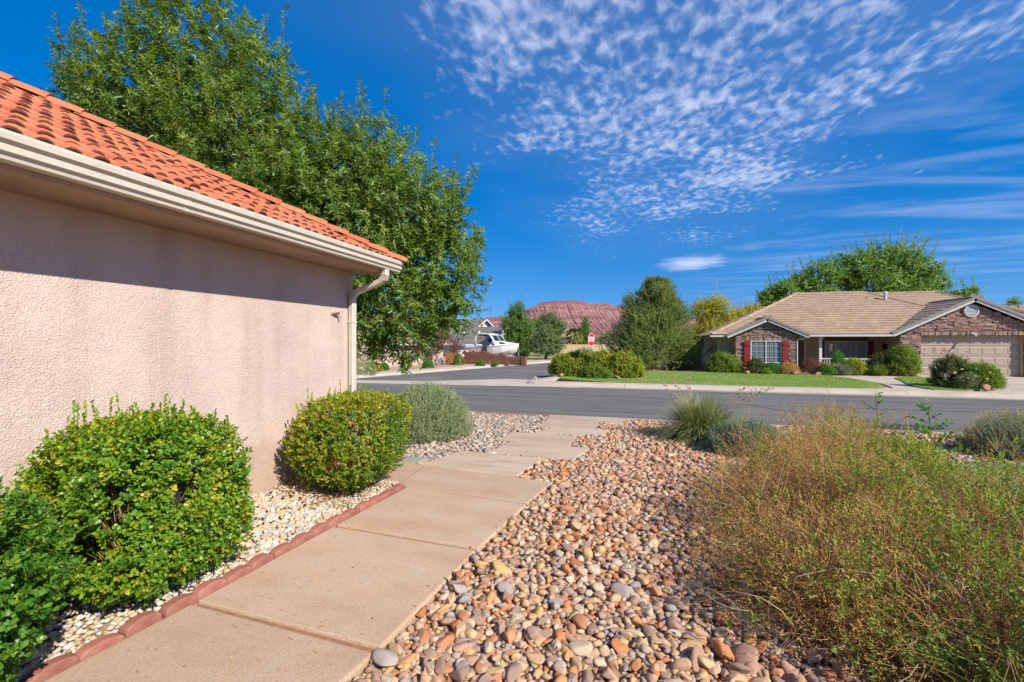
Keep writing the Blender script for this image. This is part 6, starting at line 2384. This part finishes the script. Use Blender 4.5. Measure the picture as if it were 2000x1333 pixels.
ph = thing('pink_house', 'pink stucco house with pink tile roof seen below the ash branches', 'house', (-15.0, 33.2, 0), R(64.1))
part('wall', MB().box(-14, 0, 0, 8, -.35, 1.48).prism([(0, 1.48), (8, 1.48), (4, 3.4)], 'x', -.3, 0).box(-10.4, -5.7, -1.3, 0, -.35, 1.48).prism([(-10.4, 1.48), (-5.7, 1.48), (-8.05, 2.55)], 'y', -1.3, 0), M['pink_stucco'], ph)
b = MB()
for (O_, U_, W_, La_, Lb_, rw_) in (((-14.4, -.5, 1.38), (1, 0, 0), (0, 4.5, 2.2), 14.9, 5.0, 14), ((.5, 8.5, 1.38), (-1, 0, 0), (0, -4.5, 2.2), 14.9, 5.0, 6)):
    courses(b, O_, U_, W_, La_, Lb_, rw_)
courses(b, (-5.3, -1.7, 1.32), (0, 1, 0), (-2.75, 0, 1.25), 5.0, 3.02, 8)
courses(b, (-10.8, 3.3, 1.32), (0, -1, 0), (2.75, 0, 1.25), 5.0, 3.02, 8)
prf = part('roof', b, M['pink_tile'], ph)
part('fascia', MB().box(-5.2, .5, -.56, -.5, 1.24, 1.40).add([(-5.3, -1.72, 1.18), (-8.05, -1.72, 2.43), (-8.05, -1.72, 2.58), (-5.3, -1.72, 1.33), (-5.3, -1.68, 1.18), (-8.05, -1.68, 2.43), (-8.05, -1.68, 2.58), (-5.3, -1.68, 1.33)], [(0, 1, 2, 3), (7, 6, 5, 4), (0, 4, 5, 1), (3, 2, 6, 7), (0, 3, 7, 4), (1, 5, 6, 2)]), M['fascia'], prf)


def screen_window(parent, x0, x1, z0, z1, y, mull=()):
    f = MB()
    for (a0, a1, c0_, c1_) in ((x0, x1, z0, z0 + .05), (x0, x1, z1 - .05, z1), (x0, x0 + .05, z0 + .05, z1 - .05), (x1 - .05, x1, z0 + .05, z1 - .05)):
        f.box(a0, a1, y - .06, y - .002, c0_, c1_)
    w_ = part('window', f, M['white'], parent)
    xs_ = [x0 + .05] + list(mull) + [x1 - .05]
    for m_ in mull:
        part('mullion', MB().box(m_ - .025, m_ + .025, y - .058, y - .003, z0 + .05, z1 - .05), M['white'], w_)
    for a, c_ in zip(xs_[:-1], xs_[1:]):
        part('pane', MB().box(a + .03, c_ - .03, y - .03, y - .006, z0 + .05, z1 - .05), M['screen'], w_)
    return w_


screen_window(ph, -8.9, -6.2, .10, 1.15, -1.3, (-7.9, -6.9))
screen_window(ph, -4.0, -3.1, .25, 1.1, 0)
screen_window(ph, -2.0, -1.1, .25, 1.1, 0)
part('window_sill', MB().box(-4.1, -3.0, -.1, 0, .16, .245).box(-2.1, -1.0, -.1, 0, .16, .245), M['pink_stucco'], ph)

GL = 'small shrubs dotted along the gravel yard'
for lb, u, v, dep, rx, h, mt in (('large grey-green shrub at the left end of the gravel yard by the kerb', 712, 733, 24.6, .75, .80, 'sage_leaf'),
                                 ('yellowish shrub behind the grey-green one by the pink house', 730, 722, 27.0, .5, .62, 'willow_leaf'),
                                 ('small bright green shrub near the kerb left in the gravel yard', 750, 724, 28.2, .30, .48, 'green_leaf'),
                                 ('small yellow-brown shrub close to the pink house wall', 795, 718, 31.0, .34, .52, 'willow_leaf'),
                                 ('rounded green shrub left of the plum tree in the gravel yard', 836, 721, 30.0, .38, .62, 'green_leaf'),
                                 ('lime-green young bush before the wooden gate', 896, 711, 34.5, .45, .92, 'lime_leaf'),
                                 ('low green shrub in front of the brick wall', 938, 716, 32.8, .32, .42, 'green_leaf'),
                                 ('tiny flat green shrub near the low end of the brick wall', 966, 715.5, 33.4, .24, .2, 'green_leaf'),
                                 ('yellow-green shrub at the boat bow end of the brick wall', 1012, 697, 40, .62, .50, 'lime_leaf')):
    p = at(u, v, dep)
    mound('yard_shrub', lb, 'shrub', (p.x, p.y), rx, rx * .9, h, 420, M[mt], .12, 9, .07, .03, 'diamond', .8, .5, 15, GL, -.26)

# brick retaining wall with stepped, notched top
w0, w1_ = Vector((-13.55, 33.75, 0)), Vector((-8.75, 33.2, 0))
wd = (w1_ - w0).normalized()
wa = math.atan2(wd.y, wd.x)
bw = thing('brick_wall', 'low reddish-brown block wall with notched top in front of the boat', 'wall', (w0.x, w0.y, -.27), wa)
Lw = (w1_ - w0).length
blk = MB().box(0, .388, -.1, .1, 0, .188).mesh('block', M['block_red'])
half = MB().box(0, .185, -.1, .1, 0, .10).mesh('half_block', M['block_red'])
k_ = 0
x = 0
while x < Lw - .1:
    rows_ = 5 if x < 2.1 else (4 if x < 3.5 else 3)
    for r_ in range(rows_):
        o_ = bpy.data.objects.new('block', blk)
        link(o_, bw)
        o_.location = (x + (.2 if r_ % 2 else 0), random.uniform(-.006, .006), r_ * .192)
    if k_ % 2 == 0:
        o_ = bpy.data.objects.new('half_block', half)
        link(o_, bw)
        o_.location = (x + .1, 0, rows_ * .192)
    x += .392
    k_ += 1
o_ = part('end_pier', MB().box(Lw + .18, Lw + .55, -.16, .16, -.02, .62), M['block_red'], bw, bevel=.01)

gw0 = at(872, 711, 35.5)
gate = thing('wooden_gate', 'small honey-coloured wooden fence panel beside the brick wall', 'gate', (gw0.x, gw0.y, -.27), R(-4))
bd_ = MB().box(0, .13, -.012, .012, .03, .92).mesh('board', M['cedar'])
for k_ in range(8):
    o_ = bpy.data.objects.new('board', bd_)
    link(o_, gate)
    o_.location = (-.1 + k_ * .138, 0, random.uniform(-.01, .01))
part('rail', MB().box(-.1, 1.0, .013, .05, .18, .26).box(-.1, 1.0, .013, .05, .68, .76), M['cedar'], gate)

# white vinyl fence behind the wall
vf0 = at(905, 690, 41)
vf = thing('vinyl_fence', 'short white vinyl fence behind the brick wall left of the boat', 'fence', (vf0.x, vf0.y, -.27), YAW)
for k_ in range(12):
    part('picket', MB().box(-.5 + k_ * .15, -.38 + k_ * .15, -.015, .015, .05, 1.0), M['white'], vf)
part('rail', MB().box(-.5, 1.3, .016, .05, .2, .3).box(-.5, 1.3, .016, .05, .8, .9), M['white'], vf)

# ------------------------------------------------------------------ boat on its trailer
bo0 = at(962, 700, 41)
BZ = .38
boat = thing('motor_boat', 'white cabin motor boat with dark canvas cover parked behind the brick wall', 'boat', (bo0.x, bo0.y, -.3), YAW - R(24))
st = [(-2.35, .92, .10, .32, .92), (-1.6, 1.0, .04, .30, .93), (-.6, 1.04, .0, .32, .97), (.5, 1.02, .0, .38, 1.03), (1.3, .86, .06, .50, 1.12), (1.95, .56, .24, .70, 1.20), (2.35, .26, .52, .92, 1.25), (2.56, .03, .95, 1.10, 1.28)]
rings = []
for (x, hb_, kz, cz_, gz_) in st:
    rings.append([(x, -hb_, BZ + gz_), (x, -hb_ * .97, BZ + (cz_ + gz_) / 2 + .06), (x, -hb_ * .86, BZ + cz_), (x, -hb_ * .45, BZ + (kz + cz_) / 2 - .02), (x, 0, BZ + kz), (x, hb_ * .45, BZ + (kz + cz_) / 2 - .02), (x, hb_ * .86, BZ + cz_), (x, hb_ * .97, BZ + (cz_ + gz_) / 2 + .06), (x, hb_, BZ + gz_)])
hull = part('hull', MB().loft(rings), M['white_gloss'], boat, smooth=False, bevel=.01)
rub = MB()
rub.tube([(x, -hb_ - .01, BZ + gz_ - .03) for (x, hb_, kz, cz_, gz_) in st], .028, 6)
rub.tube([(x, hb_ + .01, BZ + gz_ - .03) for (x, hb_, kz, cz_, gz_) in st], .028, 6)
part('rub_rail', rub, M['fascia'], hull)
part('swim_platform', MB().box(-2.95, -2.34, -.8, .8, BZ + .28, BZ + .36), M['white_gloss'], boat, bevel=.03)
# foredeck and cabin
cab = []
for (x, hw, z0_, z1_) in ((.15, .92, 1.0, 1.62), (.55, .88, 1.02, 1.60), (1.05, .72, 1.08, 1.46), (1.6, .50, 1.14, 1.36), (2.2, .22, 1.2, 1.29)):
    cab.append([(x, -hw, BZ + z0_), (x, -hw * .82, BZ + z1_ - .08), (x, -hw * .5, BZ + z1_), (x, hw * .5, BZ + z1_), (x, hw * .82, BZ + z1_ - .08), (x, hw, BZ + z0_)])
cabin = part('cabin', MB().loft(cab), M['white_gloss'], boat)
part('cabin_window', MB().add([(1.0, -.70, BZ + 1.22), (1.55, -.525, BZ + 1.24), (1.4, -.50, BZ + 1.345), (1.0, -.635, BZ + 1.40)], [(0, 1, 2, 3)]), M['dark_glass'], cabin)
ws_ = MB()
ws_.add([(.55, -.80, BZ + 1.55), (1.0, -.5, BZ + 1.50), (.62, -.45, BZ + 1.98), (.30, -.74, BZ + 1.98), (1.0, .5, BZ + 1.50), (.62, .45, BZ + 1.98), (.55, .80, BZ + 1.55), (.30, .74, BZ + 1.98), (-.1, -.84, BZ + 1.5), (-.1, .84, BZ + 1.5)],
        [(0, 1, 2, 3), (1, 4, 5, 2), (4, 6, 7, 5), (8, 0, 3), (6, 9, 7)])
wsp = part('windshield', ws_, M['dark_glass'], boat)
fr_ = MB()
for a, c_ in (((.55, -.80, 1.55), (.30, -.74, 1.99)), ((1.0, -.5, 1.50), (.62, -.45, 1.99)), ((1.0, .5, 1.5), (.62, .45, 1.99)), ((.55, .8, 1.55), (.30, .74, 1.99)), ((.30, -.74, 1.99), (.62, -.45, 1.99)), ((.62, -.45, 1.99), (.62, .45, 1.99)), ((.62, .45, 1.99), (.30, .74, 1.99))):
    fr_.tube([Vector(a) + Vector((0, 0, BZ)), Vector(c_) + Vector((0, 0, BZ))], .025, 5)
part('windshield_frame', fr_, M['white_gloss'], wsp)
cov = []
for (x, hw, z1_) in ((-1.75, .78, 1.02), (-1.3, .88, 1.22), (-.5, .90, 1.62), (.1, .88, 1.80), (.32, .80, 1.92)):
    cov.append([(x, -hw - .06, BZ + .97), (x, -hw * .85, BZ + z1_ - .1), (x, 0, BZ + z1_), (x, hw * .85, BZ + z1_ - .1), (x, hw + .06, BZ + .97)])
part('canvas_cover', MB().loft(cov), M['canvas'], boat)
part('cockpit_box', MB().box(-2.3, -.55, -.93, .93, BZ + .9, BZ + 1.18), M['white_gloss'], boat, bevel=.05)
part('side_vent', MB().box(-.52, -.02, -1.07, -1.035, BZ + .52, BZ + 1.0), M['canvas'], boat)
ar = MB()
for s_ in (-1, 1):
    ar.tube([(-1.15, s_ * .95, BZ + 1.1), (-1.25, s_ * .92, BZ + 1.75), (-1.1, s_ * .86, BZ + 2.08), (-.6, s_ * .84, BZ + 2.16), (.1, s_ * .86, BZ + 2.05), (.45, s_ * .9, BZ + 1.65), (.7, s_ * .92, BZ + 1.15)], [.05, .05, .055, .055, .06, .07, .08], 7)
ar.tube([(-1.1, -.86, BZ + 2.08), (-1.1, .86, BZ + 2.08)], .05, 6)
ar.tube([(.1, -.86, BZ + 2.05), (.1, .86, BZ + 2.05)], .05, 6)
arch = part('radar_arch', ar, M['white_gloss'], boat, smooth=True)
part('folded_top', MB().tube([(-1.0, -.8, BZ + 2.0), (-1.0, 0, BZ + 2.03), (-1.0, .8, BZ + 2.0)], .07, 6).box(-1.0, .1, -.8, .8, BZ + 2.0, BZ + 2.04), M['canvas'], arch)
bt_ = part('boat_trailer', MB().box(-2.2, 2.6, -.75, -.67, .28, .36).box(-2.2, 2.6, .67, .75, .28, .36).box(-1.6, -1.5, -.75, .75, .25, .32).box(1.2, 1.3, -.75, .75, .25, .40).box(2.5, 2.58, -.05, .05, .0, 1.3), M['galv'], boat)
for s_ in (-.95, .95):
    part('wheel', MB().lathe([(.12, -.1), (.27, -.1), (.3, -.06), (.3, .06), (.27, .1), (.12, .1)], (-.9, s_, .30), 16, axis='y'), M['rubber'], bt_)

# ------------------------------------------------------------------ grey-roofed neighbour and the houses beyond


def simple_house(name, label, loc, rot, L_, Wd_, eave, ridge, wallm, roofm, rows=12, over=.5, vents=0):
    t = thing(name, label, 'house', loc, rot)
    hw = Wd_ / 2
    part('wall', MB().box(-L_, 0, -hw, hw, -.1, eave).prism([(-hw, eave), (hw, eave), (0, ridge - .12)], 'x', -.25, 0), M[wallm], t)
    b_ = MB()
    k_ = (ridge - eave) / hw
    slope = math.hypot(hw + over, k_ * (hw + over))
    courses(b_, (-L_ - .3, -hw - over, eave - k_ * over), (1, 0, 0), (0, 1, k_), L_ + .8, slope, rows, lip=.06)
    courses(b_, (.5, hw + over, eave - k_ * over), (-1, 0, 0), (0, -1, k_), L_ + .8, slope, rows, lip=.06)
    r_ = part('roof', b_, M[roofm], t)
    fb = MB()
    for s_ in (-1, 1):
        a, c_ = Vector((.5, s_ * (hw + over), eave - k_ * over)), Vector((.5, 0, ridge))
        fb.add([a + Vector((0, 0, -.2)), c_ + Vector((0, 0, -.2)), c_, a, a + Vector((-.06, 0, -.2)), c_ + Vector((-.06, 0, -.2)), c_ + Vector((-.06, 0, 0)), a + Vector((-.06, 0, 0))], [(0, 1, 2, 3), (7, 6, 5, 4), (0, 4, 5, 1), (3, 2, 6, 7), (0, 3, 7, 4), (1, 5, 6, 2)])
    fb.box(-L_ - .3, .5, -hw - over - .05, -hw - over, eave - k_ * over - .22, eave - k_ * over)
    part('fascia', fb, M['fascia'], r_)
    for v_ in range(vents):
        x_ = -2.5 - 2.2 * v_
        part('roof_vent', MB().box(x_ - .12, x_ + .12, -hw * .5, -hw * .5 + .25, eave + k_ * hw * .45, eave + k_ * hw * .5 + .38), M['white'], r_)
    return t


h1 = at(984, 667, 53)
simple_house('grey_house', 'white gabled house with grey tile roof behind the boat', (h1.x, h1.y, -.3), YAW - R(32), 12, 6.6, 1.78, 3.55, 'pale_siding', 'grey_tile', 14, .5, 2)
h2 = at(945, 667, 60)
simple_house('grey_house', 'taller grey-roofed wing with white gable peeking above the lower roof', (h2.x, h2.y, -.3), YAW - R(32), 14, 8, 2.5, 4.75, 'pale_siding', 'grey_tile', 14, .5, 1)
h3 = at(1118, 690, 74)
simple_house('tan_house', 'far tan-roofed house between the round tree and the palm', (h3.x, h3.y, -.4), YAW - R(20), 7, 7, 1.7, 3.9, 'tan_stucco', 'flat_tile', 10)
h4 = at(1205, 690, 82)
simple_house('tan_house', 'far low house right of the stop sign below the red hill', (h4.x, h4.y, -.4), YAW - R(10), 5, 7, 1.9, 3.0, 'pink_stucco', 'pink_tile', 8)
h5 = at(1045, 690, 62)
simple_house('tan_house', 'pale far roof showing between the two pines', (h5.x, h5.y, -.4), YAW - R(20), 4, 6, 2.2, 3.7, 'tan_stucco', 'flat_tile_grey', 8)
h6 = at(2010, 640, 46)
simple_house('grey_house', 'neighbouring house roof at the right edge behind the garage', (h6.x + 6, h6.y + 2, -.3), YAW - R(15), 9, 8, 3.8, 5.6, 'tan_stucco', 'flat_tile', 12)
fw = at(1090, 692, 60)
tf = thing('block_fence', 'long tan block fence far down the side street', 'fence', (fw.x, fw.y, -.3), YAW)
for k_ in range(10):
    part('panel', MB().box(-4.5 + k_ * 1.42, -3.1 + k_ * 1.42, -.08, .08, -.05, 1.35), M['tan_stucco'], tf)
part('coping', MB().box(-4.6, 9.8, -.11, .11, 1.351, 1.42), M['tan_stucco'], tf)

# palm
pl0 = at(1122, 690, 70)
palm = thing('fan_palm', 'short fan palm left of the stop sign with yellowish skirt', 'palm', (pl0.x, pl0.y, -.35))
part('trunk', MB().tube([(pl0.x, pl0.y, -.4), (pl0.x, pl0.y, 1.2), (pl0.x + .05, pl0.y, 2.3)], [.28, .24, .2], 8), M['bark'], palm)
P_, D_ = [], []
for k_ in range(46):
    a = k_ * 2.4
    e_ = 1.15 - 1.9 * (k_ / 46)
    dd = Vector((math.cos(a) * math.cos(e_), math.sin(a) * math.cos(e_), math.sin(e_)))
    c_ = Vector((pl0.x, pl0.y, 2.35)) + dd * .9
    for q in range(13):
        an = (q - 6) / 6 * 1.15
        s_ = dd.cross(Vector((0, 0, 1))).normalized()
        P_.append(c_[:])
        D_.append((dd * math.cos(an) + s_ * math.sin(an))[:])
P_, D_ = np.array(P_), np.array(D_)
V1, F1, R1 = leaves(P_, D_, np.tile([0, 0, 1.0], (len(P_), 1)), RNG.uniform(.5, .8, len(P_)), .09, np.clip(np.repeat(np.linspace(.1, .95, 46), 13) + RNG.normal(0, .1, len(P_)), 0, 1), 'diamond', .1, .35)
np_part('fronds', V1, F1, M['palm_leaf'], palm, R1)
tr1 = at(1176, 690, 62)
round_tree('far_tree', 'feathery green tree just right of the stop sign', (tr1.x, tr1.y, -.35), 3.2, [lobe(1165, 672, 62, .9, .9), lobe(1182, 664, 62, 1.0, .8), lobe(1175, 682, 62, 1.1, .7)], 700, M['olive_leaf'], ll=.14, lw=.05, r0=.1)
vc = at(1199, 690, 66)
car = thing('parked_car', 'far parked car roof showing above the corner bushes', 'car', (vc.x, vc.y, -.35), YAW)
part('body', MB().prism([(-2.0, .25), (2.0, .25), (2.05, .8), (1.3, .92), (.7, 1.42), (-.9, 1.45), (-1.6, .98), (-2.05, .85)], 'y', -.85, .85), M['white_gloss'], car, bevel=.08)
for s_ in (-1.25, 1.25):
    for q in (-.86, .86):
        part('wheel', MB().lathe([(.1, -.1), (.3, -.1), (.32, 0), (.3, .1), (.1, .1)], (s_, q, .32), 14, axis='y'), M['rubber'], car)
part('windows', MB().prism([(-1.35, .98), (1.1, .98), (.62, 1.36), (-.82, 1.38)], 'y', -.856, .856), M['dark_glass'], car)

# ------------------------------------------------------------------ red hill
HD = 2600.0
sil = [(300, 660), (700, 650), (850, 640), (925, 627), (950, 620), (1000, 617), (1022, 610), (1032, 603), (1045, 597), (1062, 590), (1085, 587.5), (1110, 587), (1138, 588.5), (1156, 593.5), (1172, 593), (1183, 592), (1192, 595), (1200, 598.5), (1212, 597), (1222, 596), (1240, 600), (1300, 612), (1400, 630), (1600, 650), (2000, 662)]
us = np.concatenate([np.linspace(300, 920, 30), np.linspace(925, 1260, 260), np.linspace(1270, 2000, 40)])
top = (667 - np.interp(us, [s_[0] for s_ in sil], [s_[1] for s_ in sil])) / FOC * HD
fr = np.linspace(0, 1, 60)
Vh = []
for iu, u in enumerate(us):
    for f in fr:
        dep = HD - 900 * (1 - f)
        X_ = (u - 1000) / FOC * HD
        # talus below, cliff band above
        prof_h = np.interp(f, [0, .35, .60, .70, .82, .90, 1.0], [0, .16, .42, .60, .86, .93, 1.0])
        gul = .10 * math.sin(u * .13 + 5 * math.sin(u * .041)) + .05 * math.sin(u * .41 + f * 4) + .035 * math.sin(u * 1.07 + 7 * f + 3 * math.sin(u * .3))
        dep += 62 * gul * math.sin(math.pi * min(1, f * 1.02)) ** .6
        hgt = top[iu] * (prof_h + .03 * math.sin(u * .9 + f * 18) * f * (1 - f) * 2)
        hgt += top[iu] * .012 * math.sin(u * 2.3) * f
        Vh.append((X_ * CA - dep * SA, X_ * SA + dep * CA, hgt - 6 * (1 - f) - .5))
nf = len(fr)
Fh = []
for i in range(len(us) - 1):
    for j in range(nf - 1):
        Fh.append((i * nf + j, (i + 1) * nf + j, (i + 1) * nf + j + 1, i * nf + j + 1))
# back slope so that it is a body, not a sheet
nb0 = len(Vh)
for iu, u in enumerate(us):
    X_ = (u - 1000) / FOC * HD
    Vh.append((X_ * CA - (HD + 700) * SA, X_ * SA + (HD + 700) * CA, -8))
for i in range(len(us) - 1):
    Fh.append((i * nf + nf - 1, (i + 1) * nf + nf - 1, nb0 + i + 1, nb0 + i))
hm, nt, p, out = new_mat('hazed_red_rock')
v = coords(nt, (.004, .004, .02))
c = ramp(nt, [(.185, .088, .092), (.265, .128, .120), (.31, .165, .148)], noise(nt, v, 1.0, 6, .6, .8), [.35, .5, .68])  # red rock with the distance haze painted in as a mauve cast
st_ = ramp(nt, [(.62, .58, .66), (1.06, 1.03, 1.0)], noise(nt, coords(nt, (.05, .05, .006)), 1.0, 4, .6), [.38, .56])
c = mixf(nt, 1.0, c, st_, 'MULTIPLY')
lay = ramp(nt, [(.70, .66, .70), (1.06, 1.04, 1.02)], noise(nt, coords(nt, (.0035, .0035, .055)), 1.0, 4, .65, .6), [.40, .56])
c = mixf(nt, .8, c, lay, 'MULTIPLY')
nt.links.new(c, p.inputs['Base Color'])
p.inputs['Roughness'].default_value = .95
bump(nt, p, noise(nt, coords(nt, (.03, .03, .02)), 1, 5, .6), .8, 14)
hill = np_part('hill', np.array(Vh), np.array(Fh), hm)
tag(hill, kind='structure')
